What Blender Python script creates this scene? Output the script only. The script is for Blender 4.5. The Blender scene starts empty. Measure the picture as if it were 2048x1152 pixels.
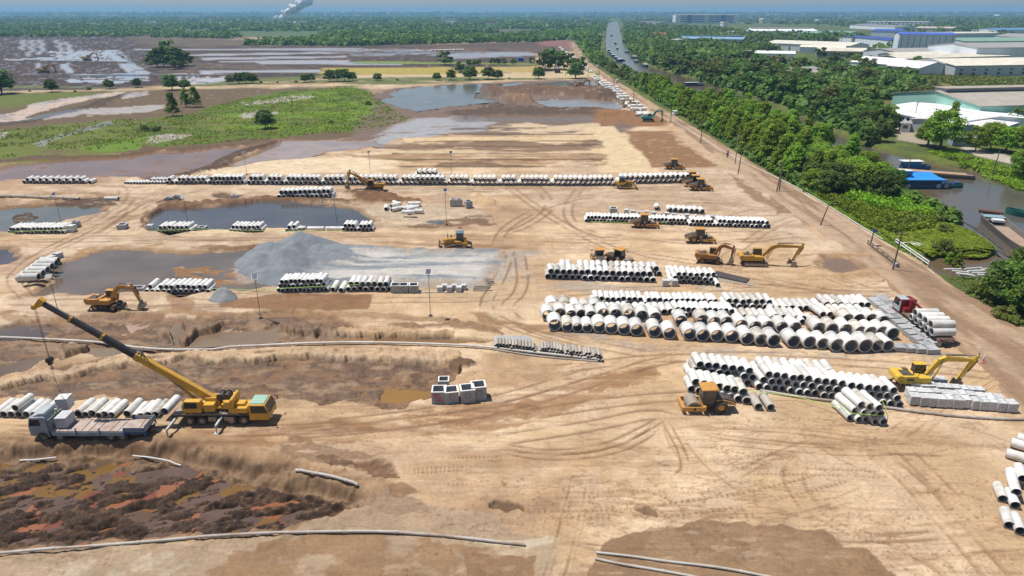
import bpy, bmesh, math, random
import numpy as np
from mathutils import Vector, Matrix
R=math.radians
scene=bpy.context.scene
COL=scene.collection
F=1365.0; H=44.0; TH=R(22)
CT,ST=math.cos(TH),math.sin(TH)
# ---------------- camera
cd=bpy.data.cameras.new("camera"); cam=bpy.data.objects.new("camera",cd); COL.objects.link(cam)
cam.location=(0,0,H); cam.rotation_euler=(R(90)-TH,0,0)
cd.sensor_width=36; cd.lens=36*F/2048; cd.clip_end=40000; cd.clip_start=0.5
scene.camera=cam
# ---------------- world, sun
SUN_EL,SUN_AZ=R(68),R(-68)          # azimuth from +Y towards +X
w=bpy.data.worlds.new("World"); scene.world=w; w.use_nodes=True
nt=w.node_tree; nt.nodes.clear()
sky=nt.nodes.new("ShaderNodeTexSky"); sky.sky_type='NISHITA'; sky.sun_disc=False
sky.sun_elevation=SUN_EL; sky.sun_rotation=SUN_AZ; sky.air_density=1.0; sky.dust_density=0.7; sky.ozone_density=2.2
bg=nt.nodes.new("ShaderNodeBackground"); bg.inputs[1].default_value=0.085
out=nt.nodes.new("ShaderNodeOutputWorld")
nt.links.new(sky.outputs[0],bg.inputs[0]); nt.links.new(bg.outputs[0],out.inputs[0])
sd=bpy.data.lights.new("sun",'SUN'); sd.energy=5.0; sd.angle=R(0.55); sd.color=(1,0.95,0.88)
so=bpy.data.objects.new("sun",sd); COL.objects.link(so)
sv=Vector((math.sin(SUN_AZ)*math.cos(SUN_EL),math.cos(SUN_AZ)*math.cos(SUN_EL),math.sin(SUN_EL)))
so.rotation_euler=sv.to_track_quat('Z','Y').to_euler(); so.location=(0,0,200)
scene.view_settings.view_transform='Standard'; scene.view_settings.look='None'
scene.view_settings.exposure=0.1; scene.view_settings.gamma=1
try:
    scene.cycles.volume_bounces=0; scene.cycles.diffuse_bounces=3; scene.cycles.max_bounces=6; scene.cycles.transparent_max_bounces=12
except Exception: pass

CRY=None
# ---------------- helpers
def gp(px,py,z=0.0):
    u=(px-1024)/F; v=(576-py)/F
    dy=CT+v*ST; dz=-ST+v*CT; k=(z-H)/dz
    return Vector((u*k,dy*k,z))
def aty(px,py,Y):
    u=(px-1024)/F; v=(576-py)/F
    k=Y/(CT+v*ST)
    return Vector((u*k,Y,H+(-ST+v*CT)*k))
def lin(c,k=1.0):
    return tuple(k*((x/255/12.92) if x/255<=0.04045 else ((x/255+0.055)/1.055)**2.4) for x in c)
def s2(c): return lin(c,1/1.38)
def newmat(name):
    m=bpy.data.materials.new(name); m.use_nodes=True
    return m,m.node_tree,m.node_tree.nodes["Principled BSDF"]
MATS={}
def mat(name,col,rough=0.7,metal=0.0,var=0.18,scale=1.2,dirt=None,rnd=0.12,bump=0.0,spec=0.5,streak=False,dstr=0.6):
    """painted / concrete / metal surface with blotchy wear in object space and a per-object tone shift"""
    if name in MATS: return MATS[name]
    m,t,b=newmat(name); N=t.nodes.new; L=t.links.new
    tc=N("ShaderNodeTexCoord"); oi=N("ShaderNodeObjectInfo")
    mp=N("ShaderNodeMapping")
    if streak: mp.inputs['Scale'].default_value=(1,1,0.15)
    ad=N("ShaderNodeVectorMath"); ad.operation='ADD'
    mr=N("ShaderNodeVectorMath"); mr.operation='SCALE'; mr.inputs[0].default_value=(37,91,53)
    L(oi.outputs['Random'],mr.inputs['Scale']); L(tc.outputs['Object'],ad.inputs[0]); L(mr.outputs[0],ad.inputs[1]); L(ad.outputs[0],mp.inputs[0])
    nz=N("ShaderNodeTexNoise"); nz.inputs['Scale'].default_value=scale; nz.inputs['Detail'].default_value=6; nz.inputs['Roughness'].default_value=0.65
    L(mp.outputs[0],nz.inputs['Vector'])
    ra=N("ShaderNodeMapRange"); ra.inputs[1].default_value=0.35; ra.inputs[2].default_value=0.68; ra.inputs[3].default_value=0; ra.inputs[4].default_value=dstr
    L(nz.outputs[0],ra.inputs[0])
    mx=N("ShaderNodeMix"); mx.data_type='RGBA'
    mx.inputs[6].default_value=(*col,1); mx.inputs[7].default_value=(*(dirt or tuple(c*(1-var*2) for c in col)),1)
    L(ra.outputs[0],mx.inputs[0])
    hs=N("ShaderNodeHueSaturation")
    mv=N("ShaderNodeMapRange"); mv.inputs[3].default_value=1-rnd; mv.inputs[4].default_value=1+rnd
    L(oi.outputs['Random'],mv.inputs[0]); L(mv.outputs[0],hs.inputs['Value']); L(mx.outputs[2],hs.inputs['Color'])
    L(hs.outputs[0],b.inputs['Base Color'])
    b.inputs['Roughness'].default_value=rough; b.inputs['Metallic'].default_value=metal; b.inputs['Specular IOR Level'].default_value=spec
    if bump:
        bp=N("ShaderNodeBump"); bp.inputs['Strength'].default_value=bump; bp.inputs['Distance'].default_value=0.05
        n2=N("ShaderNodeTexNoise"); n2.inputs['Scale'].default_value=scale*6; n2.inputs['Detail'].default_value=4
        L(tc.outputs['Object'],n2.inputs['Vector']); L(n2.outputs[0],bp.inputs['Height']); L(bp.outputs[0],b.inputs['Normal'])
    MATS[name]=m; return m
CONC=mat('pipe_concrete',(0.72,0.72,0.70),0.85,0,0.10,0.9,dirt=(0.44,0.40,0.34),rnd=0.16,bump=0.3,dstr=0.75)
CONC2=mat('mud_splashed_concrete',(0.60,0.58,0.53),0.88,0,0.10,1.6,dirt=(0.34,0.28,0.21),rnd=0.18,bump=0.3,dstr=0.9)
CONCI=mat('pipe_inner_shaded_concrete',(0.27,0.275,0.28),0.9,0,0.10,0.9,dirt=(0.17,0.16,0.15),rnd=0.2)  # inner walls: shade inside the pipe mouths put into the concrete colour
CONCR=mat('pipe_rim_shaded_concrete',(0.50,0.50,0.49),0.9,0,0.10,1.5,dirt=(0.36,0.34,0.31),rnd=0.12)  # end faces: greyer than the barrel, their shade put into the colour
CONCG=mat('grey_concrete',(0.40,0.41,0.42),0.9,0,0.14,1.3,dirt=(0.28,0.26,0.24),rnd=0.14,bump=0.3)
CONCO=mat('stained_concrete',(0.40,0.37,0.32),0.9,0,0.14,1.3,dirt=(0.25,0.20,0.15),rnd=0.2,bump=0.3)
YEL=mat('machine_yellow',(0.55,0.28,0.03),0.45,0,0.2,1.1,dirt=(0.33,0.20,0.08),rnd=0.06,dstr=0.5)
YEL2=mat('bright_yellow',(0.70,0.46,0.03),0.45,0,0.2,2.4,dirt=(0.34,0.22,0.07),rnd=0.03,dstr=0.65)
CRY=mat('crane_yellow',(0.66,0.36,0.035),0.42,0,0.2,1.1,dirt=(0.36,0.22,0.09),rnd=0.03,dstr=0.5)
ORA=mat('machine_orange',(0.60,0.29,0.045),0.5,0,0.2,2.2,dirt=(0.30,0.18,0.09),rnd=0.08,dstr=0.75)
RUST=mat('worn_orange',(0.38,0.17,0.04),0.7,0,0.2,2.0,dirt=(0.16,0.08,0.04),rnd=0.05)
TEAL=mat('machine_teal',(0.02,0.30,0.28),0.45,0,0.2,1.4,dirt=(0.05,0.16,0.15))
BLK=mat('black_steel',(0.02,0.021,0.024),0.55,0,0.2,2.0,dirt=(0.15,0.115,0.085),dstr=0.8)
TYR=mat('tyre_rubber',(0.035,0.034,0.033),0.9,0,0.1,2.5,dirt=(0.14,0.11,0.085),dstr=0.8)
STEEL=mat('worn_steel',(0.30,0.27,0.24),0.5,0.6,0.2,2.0,dirt=(0.20,0.13,0.08))
DUSTS=mat('dusty_steel',(0.36,0.30,0.24),0.7,0.2,0.2,2.0,dirt=(0.24,0.18,0.12))
GLASS=mat('cab_glass',(0.02,0.03,0.035),0.08,0,0.1,1,spec=0.8)
WHT=mat('white_paint',(0.72,0.72,0.70),0.5,0,0.12,1.0,dirt=(0.45,0.42,0.38))
WSTL=mat('white_pipeline',(0.55,0.53,0.49),0.6,0,0.15,0.5,dirt=(0.32,0.22,0.14),bump=0.1)
TRKB=mat('truck_grey_blue',(0.34,0.375,0.41),0.45,0,0.15,1.1,dirt=(0.20,0.20,0.20))
BLU=mat('blue_paint',(0.03,0.14,0.36),0.5,0,0.15,1.5,dirt=(0.06,0.10,0.16))
RED=mat('dark_red_paint',(0.22,0.015,0.02),0.4,0,0.15,1.5)
WOOD=mat('weathered_wood',(0.26,0.20,0.15),0.85,0,0.2,2.0,dirt=(0.14,0.10,0.07))
POLE=mat('pole_wood',(0.16,0.125,0.10),0.9,0,0.2,1.0)

class MB:
    def __init__(s): s.v=[]; s.f=[]; s.m=[]
    def add(s,vs,fs,m=0,M=None):
        b=len(s.v)
        s.v+=[tuple(M@Vector(v)) for v in vs] if M else [tuple(v) for v in vs]
        for f in fs: s.f.append(tuple(b+i for i in f)); s.m.append(m)
        return s
    def hexa(s,p,m=0):
        return s.add(p,[(0,3,2,1),(4,5,6,7),(0,1,5,4),(1,2,6,5),(2,3,7,6),(3,0,4,7)],m)
    def box(s,c,d,m=0,rz=0,ry=0,rx=0,tx=1,ty=1):
        x,y,z=d[0]/2,d[1]/2,d[2]/2
        p=[(-x,-y,-z),(x,-y,-z),(x,y,-z),(-x,y,-z),(-x*tx,-y*ty,z),(x*tx,-y*ty,z),(x*tx,y*ty,z),(-x*tx,y*ty,z)]
        M=Matrix.Translation(c)@Matrix.Rotation(rz,4,'Z')@Matrix.Rotation(ry,4,'Y')@Matrix.Rotation(rx,4,'X')
        return s.hexa([tuple(M@Vector(q)) for q in p],m)
    def prism(s,poly,y0,y1,m=0):      # polygon in x,z extruded along y
        n=len(poly)
        a=sum(poly[i][0]*poly[(i+1)%n][1]-poly[(i+1)%n][0]*poly[i][1] for i in range(n))
        if a<0: poly=poly[::-1]
        vs=[(x,y0,z) for x,z in poly]+[(x,y1,z) for x,z in poly]
        fs=[tuple(range(n)),tuple(range(2*n-1,n-1,-1))]+[(i+n,(i+1)%n+n,(i+1)%n,i) for i in range(n)]
        return s.add(vs,fs,m)
    def ring(s,path,rads,n=12,m=0,caps=True,closed=False):
        path=[Vector(p) for p in path]; k=len(path); vs=[]; up=None
        for i,p in enumerate(path):
            d=(path[min(i+1,k-1)]-path[max(i-1,0)]).normalized()
            if up is None:
                up=Vector((0,0,1)) if abs(d.z)<0.9 else Vector((1,0,0))
            a=d.cross(up).normalized(); b=a.cross(d).normalized(); up=b
            r=rads[i] if hasattr(rads,'__len__') else rads
            for j in range(n):
                t=2*math.pi*j/n; vs.append(p+a*(math.cos(t)*r)+b*(math.sin(t)*r))
        fs=[(i*n+j,i*n+(j+1)%n,(i+1)*n+(j+1)%n,(i+1)*n+j) for i in range(k-1) for j in range(n)]
        if caps: fs+=[tuple(range(n-1,-1,-1)),tuple((k-1)*n+j for j in range(n))]
        return s.add(vs,fs,m)
    def cyl(s,p0,p1,r0,r1=None,n=14,m=0): return s.ring([p0,p1],[r0,r0 if r1 is None else r1],n,m)
    def beam(s,p0,p1,w0,h0,w1=None,h1=None,m=0):   # box girder in the x,z plane, width along y
        w1=w1 or w0; h1=h1 or h0
        p0=Vector(p0); p1=Vector(p1); d=(p1-p0).normalized(); y=Vector((0,1,0)); u=y.cross(d).normalized()*-1
        if abs(d.dot(y))>0.9: y=Vector((1,0,0)); u=d.cross(y)
        q=[]
        for p,w,h in((p0,w0,h0),(p1,w1,h1)):
            q+=[p-y*w/2-u*h/2,p+y*w/2-u*h/2,p+y*w/2+u*h/2,p-y*w/2+u*h/2]
        return s.hexa(q,m)
    def wheel(s,c,r,w,n=22,m=0,ax='y'):
        pr=[(-w/2,r*0.62),(-w/2,r*0.92),(-w*0.36,r),(w*0.36,r),(w/2,r*0.92),(w/2,r*0.62)]
        return s.lathe(pr,c,n,m,ax,True)
    def lathe(s,pr,c=(0,0,0),n=20,m=0,ax='y',close=False):
        vs=[];k=len(pr)
        for a,r in pr:
            for j in range(n):
                t=2*math.pi*j/n; q=(math.cos(t)*r,a,math.sin(t)*r)
                if ax=='x': q=(a,math.cos(t)*r,math.sin(t)*r)
                if ax=='z': q=(math.cos(t)*r,math.sin(t)*r,a)
                vs.append((c[0]+q[0],c[1]+q[1],c[2]+q[2]))
        rr=range(k if close else k-1)
        return s.add(vs,[(i*n+j,((i+1)%k)*n+j,((i+1)%k)*n+(j+1)%n,i*n+(j+1)%n) for i in rr for j in range(n)],m)
    def mesh(s,name,mats,bevel=0,smooth=0.6):
        me=bpy.data.meshes.new(name); me.from_pydata(s.v,[],s.f)
        for q in (mats if isinstance(mats,(list,tuple)) else [mats]): me.materials.append(q)
        me.polygons.foreach_set('material_index',s.m)
        bm=bmesh.new(); bm.from_mesh(me)
        bmesh.ops.recalc_face_normals(bm,faces=bm.faces)
        if bevel:
            es=[e for e in bm.edges if len(e.link_faces)==2 and e.calc_face_angle(0)>0.7]
            bmesh.ops.bevel(bm,geom=es,offset=bevel,segments=1,affect='EDGES',clamp_overlap=True)
        bm.to_mesh(me); bm.free()
        if smooth:
            me.polygons.foreach_set('use_smooth',[True]*len(me.polygons)); me.set_sharp_from_angle(angle=smooth)
        me.update(); return me
    def build(s,name,mats,parent=None,bevel=0,label=None,smooth=0.6):
        o=bpy.data.objects.new(name,s.mesh(name,mats,bevel,smooth)); COL.objects.link(o)
        if parent: o.parent=parent
        if label: o['label']=label
        return o
def tag(o,label=None,cat=None,group=None,kind=None):
    if label: o['label']=label
    if cat: o['category']=cat
    if group: o['group']=group
    if kind: o['kind']=kind
    return o
def thing(name,label,cat,loc=(0,0,0),rz=0,group=None):
    o=bpy.data.objects.new(name,None); COL.objects.link(o); o.empty_display_size=0.3
    o.location=loc; o.rotation_euler=(0,0,rz); return tag(o,label,cat,group)
def copy_tree(o,parent=None):
    c=o.copy(); COL.objects.link(c)
    if parent: c.parent=parent
    for ch in list(o.children): copy_tree(ch,c)
    return c
def npmesh(name,v,f,mats,mi=None,smooth=True,attrs=None):
    """big mesh from arrays; f is (n,4) or (n,3)"""
    me=bpy.data.meshes.new(name); v=np.asarray(v,np.float32); f=np.asarray(f,np.int32); k=f.shape[1]
    me.vertices.add(len(v)); me.vertices.foreach_set('co',v.ravel())
    me.loops.add(f.size); me.loops.foreach_set('vertex_index',f.ravel())
    me.polygons.add(len(f)); me.polygons.foreach_set('loop_start',np.arange(0,f.size,k,dtype=np.int32))
    me.polygons.foreach_set('loop_total',np.full(len(f),k,np.int32))
    for q in mats: me.materials.append(q)
    if mi is not None: me.polygons.foreach_set('material_index',np.asarray(mi,np.int32))
    me.polygons.foreach_set('use_smooth',np.full(len(f),smooth))
    for n,a in (attrs or {}).items():
        if a.ndim==2:
            at=me.color_attributes.new(n,'FLOAT_COLOR','POINT'); at.data.foreach_set('color',np.hstack([a,np.ones((len(a),1))]).astype(np.float32).ravel())
        else:
            at=me.attributes.new(n,'FLOAT','POINT'); at.data.foreach_set('value',a.astype(np.float32))
    me.update(); me.validate(); return me
def link(name,me,parent=None):
    o=bpy.data.objects.new(name,me); COL.objects.link(o)
    if parent: o.parent=parent
    return o
# numpy noise
def h2(ix,iy,s):
    n=(ix.astype(np.int64)*374761393+iy.astype(np.int64)*668265263+s*1442695041)&0xFFFFFFFF
    n=((n^(n>>13))*1274126177)&0xFFFFFFFF
    return ((n^(n>>16))&0xFFFFFF)/float(0xFFFFFF)
def vn(x,y,s=0):
    ix=np.floor(x);iy=np.floor(y);fx=x-ix;fy=y-iy
    fx=fx*fx*(3-2*fx);fy=fy*fy*(3-2*fy)
    a=h2(ix,iy,s);b=h2(ix+1,iy,s);c=h2(ix,iy+1,s);d=h2(ix+1,iy+1,s)
    return (a+(b-a)*fx)*(1-fy)+(c+(d-c)*fx)*fy
def fbm(x,y,o=4,s=0,g=0.5):
    r=np.zeros_like(x,dtype=np.float64);a=1.0;t=0
    for i in range(o):
        r+=a*vn(x,y,s+i*7);t+=a;a*=g;x=x*2.03+3.1;y=y*2.03+7.7
    return r/t
def sst(a,b,x):
    t=np.clip((x-a)/(b-a),0,1);return t*t*(3-2*t)
def sdf(X,Y,P):
    """signed distance to polygon, negative inside"""
    d=np.full(X.shape,1e18);ins=np.zeros(X.shape,bool);n=len(P)
    for i in range(n):
        x0,y0=P[i];x1,y1=P[(i+1)%n];ex,ey=x1-x0,y1-y0
        t=np.clip(((X-x0)*ex+(Y-y0)*ey)/(ex*ex+ey*ey+1e-12),0,1)
        d=np.minimum(d,(X-x0-t*ex)**2+(Y-y0-t*ey)**2)
        c=((y0>Y)!=(y1>Y))&(X<(x1-x0)*(Y-y0)/((y1-y0) if y1!=y0 else 1e-9)+x0)
        ins^=c
    d=np.sqrt(d);return np.where(ins,-d,d)
def pld(X,Y,P):
    """distance to a polyline and arc length at the nearest point"""
    d=np.full(X.shape,1e18);s=np.zeros(X.shape);acc=0;sg=np.zeros(X.shape)
    for i in range(len(P)-1):
        x0,y0=P[i];x1,y1=P[i+1];ex,ey=x1-x0,y1-y0;L=math.hypot(ex,ey)+1e-9
        t=np.clip(((X-x0)*ex+(Y-y0)*ey)/(L*L),0,1)
        q=(X-x0-t*ex)**2+(Y-y0-t*ey)**2;k=q<d
        d=np.where(k,q,d);s=np.where(k,acc+t*L,s);sg=np.where(k,np.sign((X-x0)*ey-(Y-y0)*ex),sg);acc+=L
    return np.sqrt(d),s,sg
def ppx(s):
    return [tuple(map(float,t.split(','))) for t in s.split()]
def wpx(s): return [tuple(gp(a,b)[:2]) for a,b in ppx(s)]
def smooth(P,n=3):
    for _ in range(n):
        Q=[P[0]]
        for a,b in zip(P,P[1:]): Q+=[(a[0]*.75+b[0]*.25,a[1]*.75+b[1]*.25),(a[0]*.25+b[0]*.75,a[1]*.25+b[1]*.75)]
        P=Q+[P[-1]]
    return P
# ---------------- terrain
NR,NC=700,1350
pyr=np.concatenate([np.array([3600.,3200,2800,2450,2150,1950,1750,1600,1500,1450]),np.linspace(1420,1160,50,endpoint=False),np.linspace(1160,60,590,endpoint=False),np.linspace(60,26.2,NR-650)])
Yr=np.array([gp(1024,p)[1] for p in pyr]); Yr[-1]=26000
zc=Yr*CT+H*ST
sc_=np.concatenate([np.linspace(-2.6,-.86,90,endpoint=False),np.linspace(-.86,.86,NC-180),np.linspace(.86,2.6,91)[1:]])
X=(sc_[None,:]*zc[:,None]).ravel(); Y=np.repeat(Yr,NC)
Yc=np.clip(Y,0,6000)
C=np.zeros((len(X),3)); Z=np.zeros(len(X)); WET=np.zeros(len(X)); VEG=np.zeros(len(X))
# shared noises
nA=fbm(X/9,Y/9,4,1); nB=fbm(X/2.2,Y/2.2,4,11); nS=fbm(X/16,Y/1.1,4,21); nT=fbm(X/60+5,Y/60,4,31); nF=fbm(X/0.55,Y/0.55,3,41)
SAND=np.array(s2((229,200,164))); SAND2=np.array(s2((208,176,136))); DAMP=np.array(s2((160,122,88))); BRN=np.array(s2((138,103,74)))
MUD=np.array(s2((98,76,60))); DK=np.array(s2((66,50,40))); GRYS=np.array(s2((196,180,160))); GRV=np.array(s2((150,152,150)))
def mixc(a,b,t): return a*(1-t)[:,None]+b*t[:,None]
# site sand
C[:]=mixc(SAND,SAND2,sst(0.36,0.62,nA))
C[:]=mixc(C,DAMP,sst(0.54,0.72,nS)*0.55*sst(0.3,0.6,nT))
C[:]=mixc(C,GRYS,sst(0.5,0.68,nT)*0.35)
nU=fbm(X/26,Y/13,5,71,.58); C[:]=mixc(C,np.array(s2((170,136,106))),sst(.5,.62,nU)*.55*(.35+.65*sst(15,-5,X)))
C[:]=mixc(C,np.array(s2((140,110,84))),sst(.56,.7,fbm(X/10,Y/4,5,73,.6))*.45*(.3+.7*sst(12,-5,X)))
Z+= (nB-0.5)*0.06+(nA-0.5)*0.05
def region(P,fe=0.6,warp=1.0,mar=1.0):
    Pw=wpx(P) if isinstance(P,str) else P
    xs=[p[0] for p in Pw];ys=[p[1] for p in Pw];ym=min(1500,max(40,sorted(ys)[len(ys)//2]))
    s=0.05*ym*1.2; am=0.035*ym*warp
    g=am+mar+fe*ym*ym/60000*3
    k=np.nonzero((X>min(xs)-g)&(X<max(xs)+g)&(Y>min(ys)-g)&(Y<max(ys)+g))[0]
    if len(k)==0: return k,np.zeros(0)
    x=X[k];y=Y[k]
    if warp>0:
        wx=x+am*(fbm(x/s,y/s,4,51)-0.5)*2; wy=y+am*(fbm(x/s,y/s,4,61)-0.5)*2
    else: wx,wy=x,y
    return k,sdf(wx,wy,Pw)
def wfe(k,fe):
    y=np.clip(Y[k],40,3000); return fe*y/F*1.5*np.maximum(1,y/80)
def paint(P,col,al=1.0,fe=1.5,warp=1.0,patch=None,veg=None,wet=None,z=None,grain=None,nz=None):
    """patch=(lo,hi,scale,anis) makes the colour patchy; z sets the level inside"""
    k,d=region(P,fe,warp)
    if len(k)==0: return
    fw=wfe(k,fe); a=1-sst(-fw,fw,d)
    if patch:
        lo,hi,s=patch[:3];an=patch[3] if len(patch)>3 else 1
        a=a*sst(lo,hi,fbm(X[k]/(s*an),Y[k]/s,4,int(s*13)%97+5,0.6))
    a=a*al
    if col is not None: C[k]=mixc(C[k],np.array(s2(col) if max(col)>1 else col),a)
    if veg is not None: VEG[k]=VEG[k]*(1-a)+veg*a
    if wet is not None: WET[k]=WET[k]*(1-a)+wet*a
    if z is not None: Z[k]=Z[k]*(1-a)+z*a
    if nz: Z[k]+=a*nz[0]*(fbm(X[k]/nz[1],Y[k]/nz[1],4,77,0.6)-0.42)
PONDS=[]
def pond(P,depth=0.6,rim=(128,98,72),bottom=(110,84,62),rimw=1.6,bank=0.35,name='pond',w=None,level=-0.12,warp=1.0,lump=None):
    k,d=region(P,1,warp,6)
    r=1-sst(0.0,rimw,d); C[k]=mixc(C[k],np.array(s2(rim)),r*0.75)
    Z[k]+=bank*np.exp(-((d-rimw*0.9)/(rimw*0.8))**2)*(0.4+nA[k]*1.2)
    i=1-sst(-1.2*rimw,0.15*rimw,d)
    Z[k]=Z[k]*(1-i)+(-depth)*i
    if lump: Z[k]+=i*lump[0]*np.clip(fbm(X[k]/lump[1],Y[k]/lump[1]*1.6,4,91,0.6)-lump[2],0,1)
    C[k]=mixc(C[k],np.array(s2(bottom)),i); VEG[k]*=(1-i)
    Pw=wpx(P) if isinstance(P,str) else P
    PONDS.append((name,Pw,w,level))
# ---- far country (left of road, beyond the works)
paint("-900,190 0,185 250,175 480,158 700,150 900,150 1120,150 1148,120 1140,84 1100,80 900,88 500,80 250,60 -900,60",(92,74,62),fe=2,veg=0.1)
paint("-2500,74 250,70 500,72 800,78 1140,84 1190,84 1230,40 1235,26.6 -2500,26.6",(74,92,60),fe=0.4,warp=0.2,veg=0.8)
paint("-300,62 100,60 360,62 480,66 300,70 100,72 -300,72",(92,116,62),fe=.3,warp=.2)
paint("300,64 640,60 900,66 700,76 330,74",(88,112,62),fe=.3,warp=.2,al=.8)
paint("480,48 980,46 960,58 640,60 500,56",(96,110,72),fe=.3,warp=.2,al=.6)
paint("800,66 1000,58 1100,60 900,70",(110,100,88),fe=.3,warp=.2,al=.6)
paint("240,74 640,72 900,78 700,92 400,96 250,94",(112,98,74),fe=.6,warp=.5,al=.9,patch=(.3,.6,14,3))
paint("1070,78 1148,80 1138,94 1078,92",(142,98,88),fe=.6,warp=.2)
# dark wet plough-land, far left
paint("-700,76 240,72 320,105 350,150 420,165 200,178 -700,190",(60,46,42),fe=1.5,warp=.6)
paint("-700,76 240,72 320,105 350,150 420,165 200,178 -700,190",(86,66,58),al=.8,fe=1.5,warp=.4,patch=(.42,.6,3,1))
paint("250,92 700,90 1000,98 1000,148 420,150 300,120",(62,50,44),al=.85,fe=1,warp=.4,patch=(.3,.55,3.5,5))
def streak(s,col,wet=0.9,al=1,warp=.12,fe=.35,patch=None): paint(s,col,al=al,warp=warp,fe=fe,wet=wet,patch=patch,veg=0)
SIL=(190,194,204)
k_,d_=region("-700,76 240,72 320,105 350,150 420,165 200,178 -700,190",1,.4)
f_=(1-sst(-20,5,d_)); th_=sst(.55,.9,.5+.5*np.sin((X[k_]+.34*Y[k_])*2*np.pi/13+fbm(X[k_]/30,Y[k_]/60,3,401)*5)); C[k_]=mixc(C[k_],np.array(s2((50,40,40))),f_*th_*.55)
w_=f_*sst(.60,.68,fbm(X[k_]/5,Y[k_]/16,4,409,.6)); C[k_]=mixc(C[k_],np.array(s2((130,126,136))),w_*.55); WET[k_]=np.maximum(WET[k_],w_*.6)
for s in ("46,80 52,80 46,101 41,101","64,80 69,80 60,113 56,113","80,79 85,79 83,110 77,110","112,80 116,80 126,120 120,120","130,84 134,83 150,120 137,118",
          "152,103 168,102 176,113 160,114","172,103 182,102 192,113 180,113","205,104 222,102 245,120 225,116","74,128 80,126 83,134 76,136","122,128 138,127 142,146 128,146"):
    streak(s,SIL,al=.9)
streak("16,117 110,115 250,119 250,123 16,123",SIL,patch=(.5,.56,4,2.5)); streak("95,102 240,100 262,122 110,122",SIL,patch=(.5,.56,5,1))
streak("232,122 262,122 300,147 255,147",SIL,al=.85,patch=(.3,.4,4,3)); streak("130,150 300,146 300,165 135,168",SIL,patch=(.42,.5,5,3))
streak("300,148 420,147 452,150 450,163 400,170 350,160",(216,208,206),al=.95,patch=(.32,.42,7,2))
for a in ("270,98 700,97 900,100 900,102 270,100","370,109 660,104 720,106 380,112","400,116 690,112 690,115 405,120","440,122 700,121 690,124 440,125","400,141 640,140 640,145 400,146","510,124 720,125 800,127 800,130 520,128"):
    streak(a,(196,190,196),al=.9)
paint("0,152 700,149 900,150 900,153 0,155",(60,50,50),fe=.5,warp=.2,z=0.9); paint("80,123 300,124 300,127 80,126",(58,50,50),fe=.5,warp=.2,z=.8)
paint("400,125 520,128 640,140 400,140 320,145 310,128",(96,84,72),patch=(.4,.55,9,3),veg=.3)
streak("690,102 900,100 1060,104 1060,112 900,112 700,112",(150,146,150),patch=(.35,.55,9,3)); streak("895,108 1070,105 1070,111 900,118",(178,174,180),al=.8)
paint("640,100 880,94 1100,98 1100,102 900,106 640,108",(118,92,74),al=.8,patch=(.35,.5,6,3))
paint("-300,182 0,178 420,172 640,167 740,170 1180,156 1190,148 1100,150 640,152 500,158 300,176 0,170 -300,174",(104,112,58),fe=1,warp=.4,veg=.6,patch=(.2,.5,9,3))
paint("640,136 900,134 918,148 640,151",(178,160,72),fe=.6,warp=.2,veg=.3); paint("930,134 1090,132 1080,144 925,146",(186,164,96),fe=.6,warp=.2,veg=.2)
paint("700,122 1080,126 1075,130 700,128",(124,140,60),fe=.5,warp=.3,veg=.4); paint("0,168 690,158 740,160 1190,156 1190,158 740,163 690,162 0,172",(196,176,140),fe=.5,warp=.1,al=.0)
paint("640,152 900,150 1130,142 1190,142 1192,154 1100,157 900,155 640,156",(214,190,150),fe=.6,warp=.3,al=.9)
paint("1060,108 1140,104 1150,125 1190,143 1120,148 1085,130",(208,184,142),fe=.8,warp=.5)
paint("-200,184 0,182 300,178 640,171 720,170 720,172 640,174 300,181 0,185",(188,170,132),fe=.4,warp=.15)
# ---- meadow and wetland, left middle
paint("-900,190 0,186 300,180 700,173 745,188 790,215 860,240 740,270 560,285 400,300 0,330 -900,345",(108,88,62),fe=2,veg=.4)
paint("-600,192 120,186 245,183 110,206 0,216 -600,230",(102,112,34),veg=.9,patch=(.15,.38,6,3))
paint("-300,300 0,262 250,238 330,245 300,262 200,290 0,318 -300,335",(104,114,30),veg=.9,patch=(.2,.4,6,3))
paint("0,300 165,285 200,300 330,330 0,330 -300,345 -300,310",(108,118,34),veg=.9,al=.8,patch=(.3,.45,4,3))
paint("165,300 240,270 310,240 400,222 450,205 520,190 620,178 700,172 745,186 775,212 830,240 720,262 560,278 470,283 410,290 330,292 230,300",(92,112,22),fe=2,veg=1,warp=1.3,patch=(.16,.34,9,2))
paint("200,296 310,245 450,210 620,182 745,190 800,235 600,268 330,288",(122,104,60),al=.75,fe=3,veg=.7,patch=(.5,.62,4,2)); paint("200,296 310,245 450,210 620,182 745,190 800,235 600,268 330,288",(66,88,20),al=.8,fe=3,veg=1,patch=(.5,.6,2.2,2))
paint("420,225 520,195 620,182 700,176 740,195 790,222 760,250 600,266 480,262 420,250",(112,142,14),al=.8,fe=4,veg=1,patch=(.36,.55,11,2))
paint("170,298 250,280 290,268 300,290 230,300",(106,136,16),al=.9,veg=1)
paint("330,240 520,225 600,240 400,262",(128,110,60),al=.6,patch=(.5,.62,6,3))
for a in ("30,225 110,200 230,183 246,184 225,192 130,212 55,236 -60,246 -200,255","0,240 60,238 150,222 260,212 330,208 300,226 200,230 130,236 40,246 -80,256","470,206 560,196 620,190 640,194 560,204 480,212",
          "230,188 300,184 306,189 240,197","470,230 520,222 560,226 480,238","300,276 345,268 380,270 330,284 300,284","0,266 30,264 20,272 -60,282 -60,270"):
    streak(a,(204,184,168),al=.95,warp=.6,patch=(.22,.32,7,3))
streak("75,288 150,262 225,242 230,246 150,270 90,292",(150,150,142),al=.8,warp=.5)
paint("30,222 240,182 252,186 60,238 -30,248 -60,244 60,233",None,wet=0) 
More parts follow.
